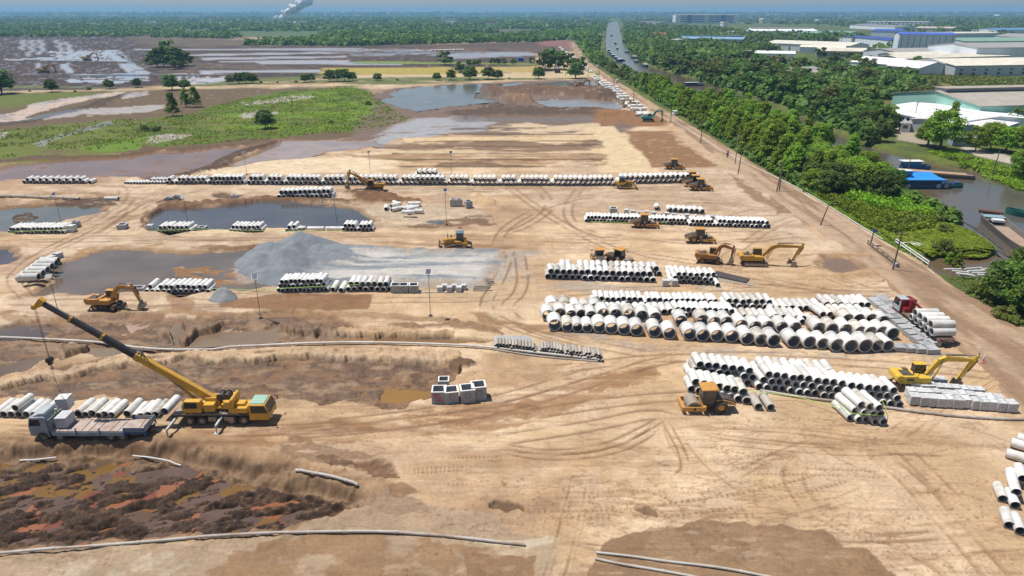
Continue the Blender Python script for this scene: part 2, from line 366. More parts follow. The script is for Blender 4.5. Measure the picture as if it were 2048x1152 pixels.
paint("-200,262 60,240 170,212 250,184 262,186 190,216 60,246 -200,270",(74,58,46),fe=.7,warp=.4,z=.6,al=.9)
# ---- work zone beyond the long row of pipes
paint("735,185 820,172 1000,164 1190,156 1230,200 1268,228 1330,240 1200,262 900,270 700,280",(124,104,90),fe=2,patch=(.1,.3,5,4))
pond("745,200 770,186 820,176 900,170 1040,165 1180,160 1200,172 1180,184 1130,180 1000,180 955,186 950,196 1000,202 940,208 880,216 830,223 780,215",bottom=(104,100,96),rim=(108,98,88),w=(128,124,120))
pond("1075,203 1110,197 1180,198 1232,205 1250,217 1180,219 1110,216",w=(160,152,148)); pond("950,213 1010,206 1050,212 980,220",w=(165,160,160))
paint("700,286 760,262 840,238 980,236 1000,250 960,262 860,272 780,280 740,300",(190,180,174),wet=.85,fe=2,patch=(.2,.36,7,3),z=-.05)
paint("955,190 980,180 1100,176 1150,178 1200,186 1180,196 1100,190 960,196",(112,84,62),z=2.6,nz=(2.2,5)); paint("1000,208 1020,196 1060,198 1066,208",(140,108,80),z=3.2,nz=(2,3)); paint("1170,196 1200,182 1222,192 1218,200",(92,72,58),z=2.6,nz=(2,3))
paint("880,228 1000,212 1110,216 1200,222 1262,222 1270,230 1100,232 880,236",(92,74,60),z=1.0,nz=(1.5,3))
paint("1190,222 1262,220 1330,228 1350,250 1200,252 1150,240",(150,108,70),patch=(.1,.3,4,2))
paint("900,236 1100,234 1170,236 1160,244 900,248",(122,112,106),al=.8,wet=.5)
paint("960,262 1060,246 1170,250 1200,262 1080,268",(220,196,158),al=.9,patch=(.2,.4,6,3))
paint("1165,256 1225,252 1320,345 1200,345",(226,200,158),fe=.8,warp=.15); paint("1250,262 1345,262 1440,335 1300,335",(150,112,76),fe=1,warp=.25); paint("1340,258 1365,258 1475,335 1440,340",(200,170,132),al=.8,fe=1,patch=(.3,.5,2.5,2))
paint("800,276 1010,272 1190,276 1185,282 900,286 800,288",(222,194,150),fe=.8,warp=.3)
paint("740,290 900,286 1185,284 1190,300 1100,306 860,302 730,304",(132,106,82),al=.9,patch=(.25,.4,2.5,6),nz=(.5,3))
paint("760,300 880,297 1000,302 900,312 740,310",(214,188,148),al=.8,fe=2); paint("670,312 900,306 1200,312 1200,330 900,330 700,326",(160,124,88),al=.85,patch=(.3,.5,2.5,5),nz=(.5,3)); 
paint("850,325 1000,322 1130,332 1000,338 860,336",(110,84,60),al=.8)
for q in ("720,294 1190,290 1190,292 720,297","780,306 1190,308 1190,310 780,309","700,318 1200,318 1200,321 700,322","820,282 1190,281 1190,283 820,285","850,268 1180,268 1180,270 850,271","900,256 1100,254 1100,257 900,259","740,332 1150,330 1150,332 740,335"):
    paint(q,(96,72,52),fe=.4,warp=.35,al=.85,patch=(.25,.4,6,3))
paint("300,330 540,325 560,318 700,315 790,322 760,345 500,350 380,352",(232,208,172),fe=2,warp=1)
pond("-400,372 -100,345 0,332 60,326 180,318 300,302 420,296 520,290 556,284 552,292 480,318 400,345 350,352 250,356 100,358 0,362",w=(150,112,86),bottom=(136,104,80),bank=.4,depth=.3,lump=(1.6,4,.6))
pond("562,284 640,280 720,276 760,268 745,290 700,300 640,306 600,316 500,330 440,342 395,352 440,330 520,300",w=(186,158,140),bottom=(150,120,98),depth=.3,bank=.3,lump=(1.4,5,.62))
paint("545,284 566,280 520,300 470,322 420,345 370,356 335,356 400,338 470,308",(88,66,50),fe=.7,warp=.4,z=.7,nz=(.6,2))
paint("0,318 200,310 300,298 420,292 540,284 546,287 420,297 300,303 200,315 0,326",(104,80,56),fe=.8,z=.5,nz=(.8,3))
# ---- yards between
paint("-500,398 0,392 150,385 235,392 230,412 150,420 0,425 -500,440",(150,116,84),al=.8,patch=(.2,.5,4,2),nz=(.9,2.5))
pond("-400,440 0,422 60,416 150,411 222,412 215,428 160,440 110,452 60,456 0,463 -300,480",w=(122,120,108),bottom=(96,88,76))
paint("0,392 140,388 200,396 60,402",(226,200,160),al=.6)
paint("40,425 90,420 95,430 60,440 20,446",(76,62,52),z=.05,patch=(.4,.5,2.5,2)); paint("150,402 215,400 225,412 180,418 140,414",(94,70,54),z=.25,nz=(.6,2))
pond("272,454 285,436 330,418 400,412 470,405 560,404 640,409 700,420 720,432 740,446 700,456 560,459 400,461 300,460",w=(100,98,98),bottom=(74,72,76))
paint("268,455 262,440 300,420 350,404 500,396 620,398 700,402 690,408 560,404 400,411 330,417 285,434 276,454",(122,90,62),fe=1,z=.5,nz=(.9,1.5))
paint("690,395 760,385 800,398 830,408 760,412 690,405",(124,88,56),z=.7,nz=(1.0,2)); paint("672,388 700,380 740,382 750,395 700,400",(108,76,48),z=.5)
paint("430,384 470,382 500,388 470,394 440,392",(90,68,48),al=.9,z=-.5)
paint("700,408 860,412 980,425 1000,440 900,452 760,458 740,440",(196,176,152),al=.8,patch=(.25,.5,4,2),nz=(.4,2))
paint("780,455 860,442 940,432 1005,436 1003,450 900,455 840,462",(122,92,66),al=.9,patch=(.3,.45,2,2),nz=(1.0,1.6)); paint("845,440 885,438 880,452 840,450",(92,92,94),wet=.8,z=-.1,al=.9)
paint("925,398 960,388 995,402 980,415 930,412",(206,172,130),z=.7,nz=(.5,2))
pond("-300,520 0,502 30,502 38,512 10,530 0,534 -300,560",w=(96,86,84))
pond("68,586 95,562 115,545 150,516 200,501 330,499 440,500 520,496 560,500 520,520 480,545 500,560 560,575 440,584 250,584 120,589",w=(126,112,98),bottom=(140,108,76),rim=(160,124,88),bank=.35)
paint("330,560 350,540 420,520 500,510 520,520 480,545 500,566 420,575",(150,110,72),z=-.02,fe=5,al=.8,patch=(.3,.6,2.2,5))
paint("60,588 80,570 180,500 330,492 330,498 200,503 120,545 90,580",(176,140,100),fe=1,nz=(.4,1.5))
paint("390,488 520,492 600,486 560,498 420,498",(128,94,62),al=.8,nz=(.5,2))
paint("470,505 480,560 600,585 800,580 980,578 1040,560 1060,500 900,500 700,490",(170,170,168),al=.5,fe=6); 
paint("1060,540 1080,580 1450,585 1450,570 1100,562 1075,540",(160,158,152),al=.5,fe=4,patch=(.3,.6,3,2)); paint("1080,640 1100,672 1300,700 1700,715 1900,712 1880,700 1500,700 1300,680 1110,660",(160,158,152),al=.55,fe=3,patch=(.3,.6,3,2))
paint("870,590 960,575 1080,560 1100,640 1010,655 980,640",(202,176,142),al=.6); paint("940,622 1010,630 1100,655 1150,672 1060,668 950,645",(150,112,76),al=.8,fe=3,patch=(.2,.5,2,4))
paint("560,588 740,590 720,622 540,620 450,612 440,600",(138,98,64),al=.9,fe=1.5,warp=.6); paint("330,600 400,598 410,618 350,618",(150,110,76),al=.7,fe=2)
paint("740,486 900,500 1010,505 1040,498 960,488 800,484",(140,106,72),al=.6,patch=(.3,.5,2,5))
paint("-200,470 640,466 880,470 1400,470 1400,462 640,458 250,463 0,468",(226,198,158),al=.7,fe=2)
# ---- right edge of the yards
pond("1630,520 1658,509 1712,511 1740,524 1736,536 1700,541 1642,537",w=(158,126,96)); paint("1600,536 1640,510 1700,504 1760,512 1790,530 1820,560 1700,575 1600,560",(190,154,112),al=.7,nz=(.5,1.5),patch=(.3,.5,2,2))
paint("1712,486 1740,484 1748,515 1722,512",(104,112,50),veg=.8,al=.9); paint("1745,508 1760,500 1800,535 1785,545 1750,535",(104,88,70),z=-.5,al=.9)
paint("1475,345 1520,372 1590,420 1560,425 1500,380",(140,106,76),al=.8,nz=(.5,1.2)); paint("1585,440 1640,420 1700,470 1660,480",(208,172,128),al=.6,nz=(.6,2))
# ---- middle mud basin
for P_ in ("-300,690 0,650 130,640 300,628 500,625 640,628 700,655 850,662 900,672 985,678 960,690 700,689 560,690 330,695 180,700 80,715 0,730 -300,780","-300,850 -100,800 0,765 90,738 250,722 330,712 420,706 520,704 640,712 800,708 890,714 915,735 905,760 872,775 865,795 800,812 700,808 560,800 330,795 0,795"):
    paint(P_,(136,104,76),fe=2,z=-.55,nz=(.55,1.7),wet=.12); paint(P_,(104,80,60),al=.8,fe=2,patch=(.42,.56,2.4,2.5),wet=.4,nz=(.35,.7)); paint(P_,(168,138,106),al=.6,fe=2,patch=(.52,.64,1.6,2.2)); paint(P_,(84,64,48),al=.7,fe=2,patch=(.56,.66,.9,2),nz=(.4,.6)); 
def puddle(P,w,level=-.5,z=-.75,fe=2.5): paint(P,(124,96,70),fe=fe,z=z); PONDS.append(('puddle',wpx(P),w,level))
puddle("-200,690 0,655 60,650 110,655 70,670 0,680 -200,720",(112,98,88)); puddle("330,662 342,640 375,640 380,655 440,662 520,655 560,640 580,645 600,668 520,678 400,682 300,690 250,705 130,712 125,700 200,688 330,680",(152,130,104))
puddle("640,675 760,668 900,672 975,680 950,690 700,688",(148,114,78)); puddle("-200,760 0,728 60,712 70,722 30,745 0,755 -200,800",(132,110,90)); puddle("740,798 745,782 790,775 850,768 870,775 820,798 780,806",(160,122,66))
puddle("250,648 285,645 280,656 255,657",(190,160,138)); puddle("450,650 470,647 470,656 452,657",(190,165,140))
paint("0,765 90,740 250,722 330,716 420,706 640,698 900,700 925,714 900,722 640,716 420,716 330,724 250,732 100,752 0,776",(202,172,136),fe=1,z=.15,nz=(.9,1.1))
paint("640,668 700,658 850,660 905,664 900,672 800,670 700,672",(200,166,126),fe=1,z=.3,nz=(.7,1.5)); paint("360,672 380,655 430,640 440,646 400,668 375,678",(130,102,76),z=.35,nz=(.9,1.2)); paint("560,662 600,650 640,655 680,660 660,672 600,672",(126,98,74),z=.4,nz=(1.0,1.3)); paint("320,672 335,664 345,672 335,678",(140,112,86),z=.4,nz=(.6,1))
paint("120,706 140,690 180,680 205,690 160,704",(138,110,82),z=.35,nz=(.9,1.3)); paint("760,650 900,640 985,655 1000,680 960,672 880,652 800,660",(130,98,68),al=.8,z=.2,nz=(1.1,1.5)); paint("888,725 930,718 940,735 905,750",(112,86,64),z=.4,nz=(1,1.2))
paint("900,760 1000,720 1060,740 1080,770 980,800 920,790",(206,170,128),al=.7,nz=(.45,1.6),patch=(.3,.6,2.5,2)); paint("-200,640 0,628 500,618 860,630 1000,662 985,672 860,645 500,628 0,645",(158,122,86),al=.7,nz=(.6,1.5))
# haul road in front: brown worn bands
paint("-300,880 0,850 330,862 560,858 900,818 1150,760 1300,730 1330,760 1200,800 1000,860 800,880 560,890 300,900 0,905",(164,122,84),al=.75,fe=3,patch=(.3,.55,2.2,6))
paint("620,850 900,822 1080,800 1100,830 960,855 700,870",(150,106,68),al=.7,fe=3,patch=(.34,.5,.9,5)); paint("1130,760 1300,728 1320,745 1180,790",(156,116,78),al=.7,patch=(.3,.5,1.2,4))
paint("540,870 900,862 1100,880 1000,900 700,890 560,885",(222,188,148),al=.5,fe=3)
paint("770,920 960,910 1300,880 1340,960 1330,1040 1250,1100 1080,1152 700,1152 700,990",(198,162,122),al=.5,patch=(.3,.6,1.6,1),nz=(.22,1.2))
# near big dark pit
pitP="-500,980 -200,950 0,925 150,905 330,915 420,925 520,952 620,985 700,1000 715,1020 660,1045 600,1062 540,1080 400,1088 240,1096 100,1100 0,1112 -300,1150"
k,d=region([tuple(gp(a_,b_,-1.35)[:2]) for a_,b_ in ppx(pitP)],1,.7,8); d=d-.45
Z[k]+=.35*np.exp(-((d-1.5)/.9)**2)*(nB[k]*1.3)
C[k]=mixc(C[k],np.array(s2((172,140,104))),(1-sst(1.0,3.2,d))*.8); C[k]=mixc(C[k],np.array(s2((116,88,64))),1-sst(-.8,1.6,d+(nB[k]-.5)*2))
wallw=1.1+0*d
i=1-sst(-wallw,0.3,d+(nB[k]-.5)*1.2); Z[k]=Z[k]*(1-i)-1.4*i
Z[k]+=.55*(fbm(X[k]/.55,Y[k]/1.6,3,301)-.5)*np.exp(-((d+.3)/1.4)**2)
# ridges of thrown mud, slanting, in the bottom
u_=(X[k]*.94+Y[k]*.34)/2.3; v_=(Y[k]*.94-X[k]*.34)/.9
lm=fbm(u_,v_,5,133,.62); inn=1-sst(-1.8,-.9,d)
Z[k]+=inn*2.1*np.clip(lm-.515,-.2,.5)+inn*.30*(nF[k]-.5)+inn*.28*(fbm(u_*2.7,v_*2.7,3,44)-.5)
C[k]=mixc(C[k],np.array(s2((60,44,34))),inn*.95); C[k]=mixc(C[k],np.array(s2((84,66,54))),inn*sst(.5,.6,nB[k])*.6)
PONDS.append(('pit_water',[tuple(gp(a_,b_,-1.35)[:2]) for a_,b_ in ppx(pitP)],'pit',-1.38))
paint("0,870 330,880 520,930 700,960 780,985 740,992 600,975 430,935 330,925 150,912 0,930 -300,960 -300,900",(166,136,104),al=.6,nz=(.8,1.1),patch=(.2,.5,1.3,1.5))
paint("560,880 700,900 780,925 775,960 700,950 600,925",(132,104,76),al=.7,nz=(.5,.9),patch=(.3,.5,1,2)); paint("630,920 690,915 700,945 640,945",(96,72,52),al=.8,patch=(.3,.5,.8,1),nz=(.4,.6))
paint("700,930 775,925 778,968 720,965",(116,84,58),z=-.25,al=.9,fe=2)
# bottom strip: grey dried slurry and brown wet ground
paint("0,1112 100,1098 400,1085 600,1058 715,1010 800,1000 1000,1040 1120,1080 1100,1240 0,1240",(176,152,124),al=.9,fe=2,warp=.8,patch=(.15,.4,3,1.5))
paint("400,1130 560,1075 760,1060 900,1085 1000,1100 960,1152 880,1240 300,1240",(150,116,82),al=.8,fe=3,patch=(.3,.5,2.2,1.5)); paint("150,1110 320,1100 380,1130 250,1240 100,1152",(200,184,160),al=.6,patch=(.4,.6,1.6,1))
paint("700,990 760,985 830,1000 840,1030 780,1045 720,1025",(160,134,108),al=.8,fe=2); paint("770,968 800,962 830,985 790,1000 765,990",(140,108,78),al=.8)
paint("965,1075 1100,1070 1115,1085 1090,1098 1000,1095 940,1088",(206,190,164),al=.8,fe=1.5); paint("930,1105 1080,1110 1060,1240 900,1240",(140,106,72),al=.8)
paint("1215,1080 1250,1060 1330,1050 1430,1042 1560,1045 1640,1065 1720,1105 1780,1152 1850,1240 1150,1240 1190,1110",(150,120,88),fe=1.2,warp=.8,wet=.1); paint("1300,1050 1560,1050 1700,1110 1600,1152 1300,1140",(166,136,104),al=.6,fe=6,patch=(.35,.6,2.5,1))
paint("975,1000 1000,990 1050,1005 1050,1020 1010,1035 970,1020",(96,72,50),al=.85,fe=1.2,z=-.35); paint("1278,1010 1300,1005 1330,1040 1290,1035",(112,84,60),al=.8,fe=1,z=-.25)
paint("1350,880 1300,850 1380,980 1360,990 1460,960 1420,900",(222,190,150),al=.6,fe=3)
# tyre and track marks: pairs of ruts
def ruts(P,g=1.0,w=.28,col=(140,104,72),al=.7,dep=.08,cleat=0,sm=2,sp=0):
    Pw=smooth(wpx(P),sm); xs=[p[0] for p in Pw];ys=[p[1] for p in Pw];m=g+w*3
    k=np.nonzero((X>min(xs)-m)&(X<max(xs)+m)&(Y>min(ys)-m)&(Y<max(ys)+m))[0]
    if len(k)==0: return
    d,s,sg=pld(X[k],Y[k],Pw); e=np.abs(d-g) if g>0 else d
    w=w*.75; px=np.maximum(w,Y[k]*Y[k]/(H*F)*1.0); a=np.exp(-(e/px)**2)*np.minimum(1,w/px*1.6)
    a=a*sst(.25,.5,fbm(s/5,sg*3.3+s*0,2,int(abs(xs[0])*7)%50))
    tot=sum(math.dist(p,q) for p,q in zip(Pw,Pw[1:])); a=a*sst(.02,2.0,s)*sst(.02,2.0,tot-s)
    if cleat: a=a*np.where(np.sin(s*2*math.pi/cleat)>0,1,.25)
    C[k]=mixc(C[k],np.array(s2(col)),a*al); Z[k]-=a*dep; Z[k]+=dep*.6*np.exp(-((e-w*1.6)/(w*.7))**2)*al
for q in ("1000,900 1100,918 1230,905 1300,868 1315,850","990,892 1100,908 1210,896 1290,858 1330,835"): ruts(q,g=0.5,w=.22,col=(128,94,66),dep=.1)
ruts("890,918 1010,910 1090,916",g=.0,w=.4,cleat=.45); ruts("800,945 880,938 960,936",g=.3,w=.3,cleat=.45); ruts("860,970 960,968",g=.0,w=.3,cleat=.45)
ruts("1600,930 1585,955 1600,985 1630,1025",g=1.0,w=.33,col=(150,112,78),dep=.1,cleat=.5); ruts("1400,848 1600,862 1790,890",g=.5,w=.16); ruts("1400,868 1560,888 1700,895 1800,900",g=.35,w=.14); ruts("1440,880 1700,905 1850,895",g=.9,w=.15)
ruts("1765,915 1830,965 1890,1035 1950,1100 2010,1170",g=1.1,w=.4,col=(170,134,98),dep=.12); ruts("1800,890 1870,960 1920,1010",g=.9,w=.3,col=(164,128,92)); ruts("1800,985 1900,985 1975,1000",g=0,w=.4,col=(160,124,90)); ruts("1330,840 1380,930 1350,960",g=.4,w=.2)
ruts("1350,830 1345,870 1395,940 1480,1000",g=1.0,w=.2,al=.4); ruts("1460,960 1560,905 1640,880",g=.4,w=.2,al=.5); ruts("1740,1075 1850,1120 1930,1180",g=.0,w=.5,col=(180,146,108),dep=.15); ruts("1100,1180 1130,1090 1160,960",g=.8,w=.2,col=(160,124,90)); ruts("1500,912 1560,915 1610,905",g=.3,w=.4,cleat=.4)
for q in ("1020,375 1080,420 1180,480 1290,520 1400,535","1160,375 1130,420 1150,455 1230,480","1300,375 1120,400 1010,450 990,500","1060,360 1110,410 1060,450 1000,470","1200,395 1350,392 1600,430","1240,400 1440,410","1290,510 1500,540","1100,470 1230,470 1420,490 1600,470",
          "700,372 900,378 1100,374 1400,378","600,378 800,385 1000,380","880,475 1100,480 1250,485","1600,470 1500,464 1400,468","20,560 60,520 130,480 230,440 290,400 400,380","60,600 20,560 50,520 160,480 260,420 280,395","0,478 200,474 500,480 800,476","0,486 160,488 330,482 600,484",
          "230,370 250,380 240,410 180,445 100,470","420,376 300,400 250,440 200,470","1020,500 1000,560 960,620 1040,660 1200,700","1040,510 1050,580 1000,620 1080,670 1300,710","1450,545 1700,590 1850,620","1100,590 1300,575 1600,580 1800,590","600,604 800,600 950,600 1060,590","0,605 300,606 600,600",
          "0,870 300,880 560,870 800,850 1000,820 1200,760 1350,710 1600,712","560,858 800,835 1000,800 1180,745","0,860 200,868 560,862 860,842 1050,815","1050,830 1250,800 1400,790","1100,740 1300,715 1500,715 1800,730 2048,760","1850,625 1950,700 2048,760","1000,880 1200,850 1300,825 1360,840"):
    ruts(q,g=1.0,w=.3,al=.8,dep=.06,col=(138,104,76))
for q in ("1420,880 1640,888 1830,880 2048,900","1380,860 1560,856 1700,862","60,880 300,892 500,884 760,880","620,862 800,858 1000,872","1180,880 1260,900 1380,905"): ruts(q,g=.0,w=.5,al=.4,dep=.05)
rr=random.Random(12)
for i in range(70):   # crossing wheel tracks on the open sand
    x0=rr.uniform(980,1960); y0=rr.uniform(840,1130) if i%2 else rr.uniform(370,600); L0=rr.uniform(120,420); an=rr.gauss(0,.35) if i%3 else rr.uniform(-1,1); c1=rr.uniform(-60,60)
    x1=x0+L0*math.cos(an); y1=y0+L0*math.sin(an)*.5; q="%d,%d %d,%d %d,%d"%(x0,y0,(x0+x1)/2+rr.uniform(-20,20),(y0+y1)/2+c1*.5,x1,y1)
    if min(y0,y1)<365 or max(y0,y1)>1150: continue
    ruts(q,g=rr.choice([0,.9,1.0,.5]),w=rr.uniform(.16,.34),al=rr.uniform(.35,.8),dep=.05,cleat=rr.choice([0,0,.45,.6]),col=(138,104,76))
# ---- haul road verge, bank of the canal, country to the right
bank="1192,150 1215,152 1342,236 1472,316 1590,372 1705,440 1835,520 1885,558 2048,705 2500,1100 2900,1100 2900,26.6 1150,26.6 1146,80 1175,120"
paint(bank,(84,98,40),fe=.4,warp=.1,veg=1); paint(bank,(120,130,40),al=.5,fe=.5,warp=0,patch=(.45,.65,14,1),veg=1)
paint("1630,170 1700,158 1900,162 1900,180 1840,200 1700,212 1640,195",(132,120,56),al=.8,patch=(.3,.5,9,1),veg=1); paint("1900,158 2300,158 2300,176 1900,180",(104,132,44),al=.9)
paint("1790,255 1850,262 1880,275 1860,292 1790,280",(176,162,140),fe=1,warp=.3,veg=0); paint("1920,305 2048,335 2200,380 2200,355 2048,320 1990,305 1935,292",(196,184,168),fe=1,warp=.2,veg=0)
# canal channel
CAN=[(90,88),(96,118),(99,140),(101,158),(103,172),(104,200),(105,300),(108,350),(109,430),(107,500),(102,587),(99,644),(102,714),(118,907),(158,1226),(253,1950),(505,3800),(545,3800),(290,1950),(189,1226),(148,907),(127,714),(123,644),(127,587),(134,500),(136,430),(134,350),(131,290),(129,250),(132,228),(140,212),(144,200),(148,185),(200,170),(260,100),(200,60),(110,60)]
k,d=region(CAN,1,.0,10); d=d+(nA[k]-.5)*5; d=d+0; i=1-sst(-2,1.5,d); Z[k]=Z[k]*(1-i)-3.2*i; C[k]=mixc(C[k],np.array(s2((96,84,60))),i); VEG[k]*=1-i
PONDS.append(('canal',CAN,'canal',-1.1))
LAG=[tuple(gp(a,b)[:2]) for a,b in ppx("1850,512 1880,500 1990,500 2060,520 2060,545 1960,552 1880,545 1862,530")]
k,d=region(LAG,1,.0,8); d=d+(nA[k]-.5)*3; i=1-sst(-1.5,1,d); Z[k]=Z[k]*(1-i)-2.2*i; C[k]=mixc(C[k],np.array(s2((110,90,62))),i); VEG[k]*=1-i; PONDS.append(('lagoon',LAG,'canal',-1.05))
# inlet arm behind the plantation is the same canal
soil=(1-np.clip(VEG,0,1))*(X<66)*sst(1500,300,Y)
def ridge(a,c,s,o=4): return 1-np.abs(fbm(X/a,Y/c,o,s,.6)*2-1)
far_=np.clip(60/Y,.15,1)
for a_,c_,s_,lo_,al_,cc in ((7,1.6,201,.93,.5,BRN),(2.4,2.0,211,.95,.42,DAMP),(14,2.2,221,.95,.5,DAMP),(1.1,.9,231,.93,.3,BRN),(30,1.2,241,.93,.35,BRN)):
    t_=sst(lo_,1.0,ridge(a_,c_,s_))*soil*al_*sst(.46,.62,fbm(X/19,Y/10,3,s_+3)); C[:]=mixc(C,cc,t_*(.35+.65*far_)); Z-=t_*.05
sp_=sst(.66,.74,fbm(X/.5,Y/.42,3,251,.65))*soil*sst(.5,.66,fbm(X/9,Y/6,3,257)); C[:]=mixc(C,BRN,sp_*.55*far_); Z+=sp_*.06
lt_=sst(.60,.72,fbm(X/3.1,Y/.9,5,261,.65))*soil; C[:]=mixc(C,np.array(s2((228,204,174))),lt_*.3*(Z>-.3)*sst(.4,.6,nT))
# general shade of grain
C*= (0.90+0.2*nB)[:,None]; C*=(0.94+0.12*nF)[:,None]
ii=(np.arange(NR-1)[:,None]*NC+np.arange(NC-1)[None,:]).ravel()
fc=np.stack([ii,ii+1,ii+NC+1,ii+NC],1)
# ground material: colour is the soil's own, per vertex, with finer procedural grain
gm,t,b=newmat('ground_soil'); N=t.nodes.new; L=t.links.new
at=N("ShaderNodeVertexColor"); at.layer_name='soil'
aw=N("ShaderNodeAttribute"); aw.attribute_name='wet'; av=N("ShaderNodeAttribute"); av.attribute_name='veg'
tc=N("ShaderNodeTexCoord")
n1=N("ShaderNodeTexNoise"); n1.inputs['Scale'].default_value=2.6; n1.inputs['Detail'].default_value=8; n1.inputs['Roughness'].default_value=.7
n2=N("ShaderNodeTexNoise"); n2.inputs['Scale'].default_value=.33; n2.inputs['Detail'].default_value=8; n2.inputs['Roughness'].default_value=.68
L(tc.outputs['Object'],n1.inputs['Vector']); L(tc.outputs['Object'],n2.inputs['Vector'])
def mr(src,a,b_,c,d_):
    q=N("ShaderNodeMapRange"); q.inputs[1].default_value=a;q.inputs[2].default_value=b_;q.inputs[3].default_value=c;q.inputs[4].default_value=d_; L(src,q.inputs[0]); return q.outputs[0]
def mth(op,a,b_):
    q=N("ShaderNodeMath"); q.operation=op
    for i_,v in enumerate((a,b_)):
        if isinstance(v,(int,float)): q.inputs[i_].default_value=v
        else: L(v,q.inputs[i_])
    return q.outputs[0]
n3=N("ShaderNodeTexNoise"); n3.inputs['Scale'].default_value=1.1; n3.inputs['Detail'].default_value=9; n3.inputs['Roughness'].default_value=.75; mpp=N("ShaderNodeMapping"); mpp.inputs['Scale'].default_value=(.22,1.6,1); L(tc.outputs['Object'],mpp.inputs[0]); L(mpp.outputs[0],n3.inputs['Vector'])
m1=mth('MULTIPLY',mth('MULTIPLY',mr(n1.outputs[0],.3,.7,.82,1.16),mr(n2.outputs[0],.3,.7,.84,1.14)),mr(n3.outputs[0],.32,.68,.89,1.09))
vg=mr(n1.outputs[0],.35,.65,.45,1.5)
mm=N("ShaderNodeMix"); mm.data_type='FLOAT'; L(av.outputs['Fac'],mm.inputs[0]); L(m1,mm.inputs[2]); L(vg,mm.inputs[3])
vm=N("ShaderNodeVectorMath"); vm.operation='SCALE'; L(at.outputs[0],vm.inputs[0]); L(mm.outputs[0],vm.inputs['Scale'])
L(vm.outputs[0],b.inputs['Base Color'])
L(mr(aw.outputs['Fac'],0,1,.92,.09),b.inputs['Roughness'])
b.inputs['Specular IOR Level'].default_value=.4
bp=N("ShaderNodeBump"); bp.inputs['Distance'].default_value=.12; L(mr(aw.outputs['Fac'],0,1,.65,.0),bp.inputs['Strength']); L(n1.outputs[0],bp.inputs['Height']); L(bp.outputs[0],b.inputs['Normal'])
g=link('ground',npmesh('ground',np.stack([X,Y,Z],1),fc,[gm],attrs={'soil':C,'wet':WET,'veg':VEG})); tag(g,kind='structure')
# ---------------- water
def watermat(name,col,col2=None,scale=.1,rough=.06,bump=.12,bs=1.5,lo=.4,hi=.6,spec=.3):
    m,t,b=newmat(name); N=t.nodes.new; L=t.links.new
    tc=N("ShaderNodeTexCoord"); nz=N("ShaderNodeTexNoise"); nz.inputs['Scale'].default_value=scale; nz.inputs['Detail'].default_value=5
    L(tc.outputs['Object'],nz.inputs['Vector']); ra=N("ShaderNodeMapRange"); ra.inputs[1].default_value=lo; ra.inputs[2].default_value=hi; L(nz.outputs[0],ra.inputs[0])
    mx=N("ShaderNodeMix"); mx.data_type='RGBA'; mx.inputs[6].default_value=(*col,1); mx.inputs[7].default_value=(*(col2 or tuple(c*.75 for c in col)),1)
    L(ra.outputs[0],mx.inputs[0]); L(mx.outputs[2],b.inputs['Base Color']); b.inputs['Roughness'].default_value=rough; b.inputs['Specular IOR Level'].default_value=spec
    b2=N("ShaderNodeBump"); b2.inputs['Strength'].default_value=bump; b2.inputs['Distance'].default_value=.05
    n3=N("ShaderNodeTexNoise"); n3.inputs['Scale'].default_value=bs; n3.inputs['Detail'].default_value=3; L(tc.outputs['Object'],n3.inputs['Vector']); L(n3.outputs[0],b2.inputs['Height']); L(b2.outputs[0],b.inputs['Normal'])
    return m,t,b,mx
canalm=watermat('canal_water',s2((112,94,70)),s2((100,96,88)),.03,.16,.25,.9,spec=.5)[0]
pm,t,b,mx=watermat('pit_water',s2((142,104,52)),s2((104,88,78)),.16,.08,.1,1.2)
N=t.nodes.new;L=t.links.new
vo=N("ShaderNodeTexVoronoi"); vo.inputs['Scale'].default_value=.46; tc=N("ShaderNodeTexCoord"); L(tc.outputs['Object'],vo.inputs['Vector'])
cr=N("ShaderNodeValToRGB"); cr.color_ramp.interpolation='CONSTANT'
cols=[(0,(104,86,76)),(.30,(132,98,50)),(.44,(156,98,66)),(.54,(112,92,82)),(.72,(136,80,68)),(.78,(128,98,54)),(.92,(160,104,76))]
while len(cr.color_ramp.elements)<len(cols): cr.color_ramp.elements.new(.5)
for e,(p_,c_) in zip(cr.color_ramp.elements,cols): e.position=p_; e.color=(*s2(c_),1)
sx=N("ShaderNodeSeparateColor"); L(vo.outputs['Color'],sx.inputs[0]); L(sx.outputs[0],cr.inputs[0])
m9=N("ShaderNodeMix"); m9.data_type='RGBA'; m9.inputs[0].default_value=.9; L(mx.outputs[2],m9.inputs[6]); L(cr.outputs[0],m9.inputs[7]); L(m9.outputs[2],b.inputs['Base Color'])
wc={}
for i_,(nm,P,w_,lv) in enumerate(PONDS):
    if w_=='canal': m=canalm
    elif w_=='pit': m=pm
    else:
        w_=w_ or (130,104,80)
        if w_ not in wc: wc[w_]=watermat('pond_water_%d_%d_%d'%w_,s2(w_),None,.09,.12,.10,.5,.38,.62)[0]
        m=wc[w_]
    cx=sum(p[0] for p in P)/len(P); cy=sum(p[1] for p in P)/len(P)
    gr=1.5 if nm not in('canal','lagoon') else 0
    Q=[]
    for x,y in P:
        dd=math.hypot(x-cx,y-cy)+1e-6; Q.append((x+(x-cx)/dd*gr,y+(y-cy)/dd*gr,lv-i_*.006))
    bm=bmesh.new(); vs=[bm.verts.new(q) for q in Q]; fcs=bm.faces.new(vs); bm.normal_update()
    if fcs.normal.z<0: fcs.normal_flip()
    bmesh.ops.triangulate(bm,faces=bm.faces[:])
    me=bpy.data.meshes.new(nm); bm.to_mesh(me); bm.free(); me.materials.append(m)
    tag(link({'puddle':'puddle','canal':'canal_water','lagoon':'canal_water'}.get(nm,nm),me),kind='structure')
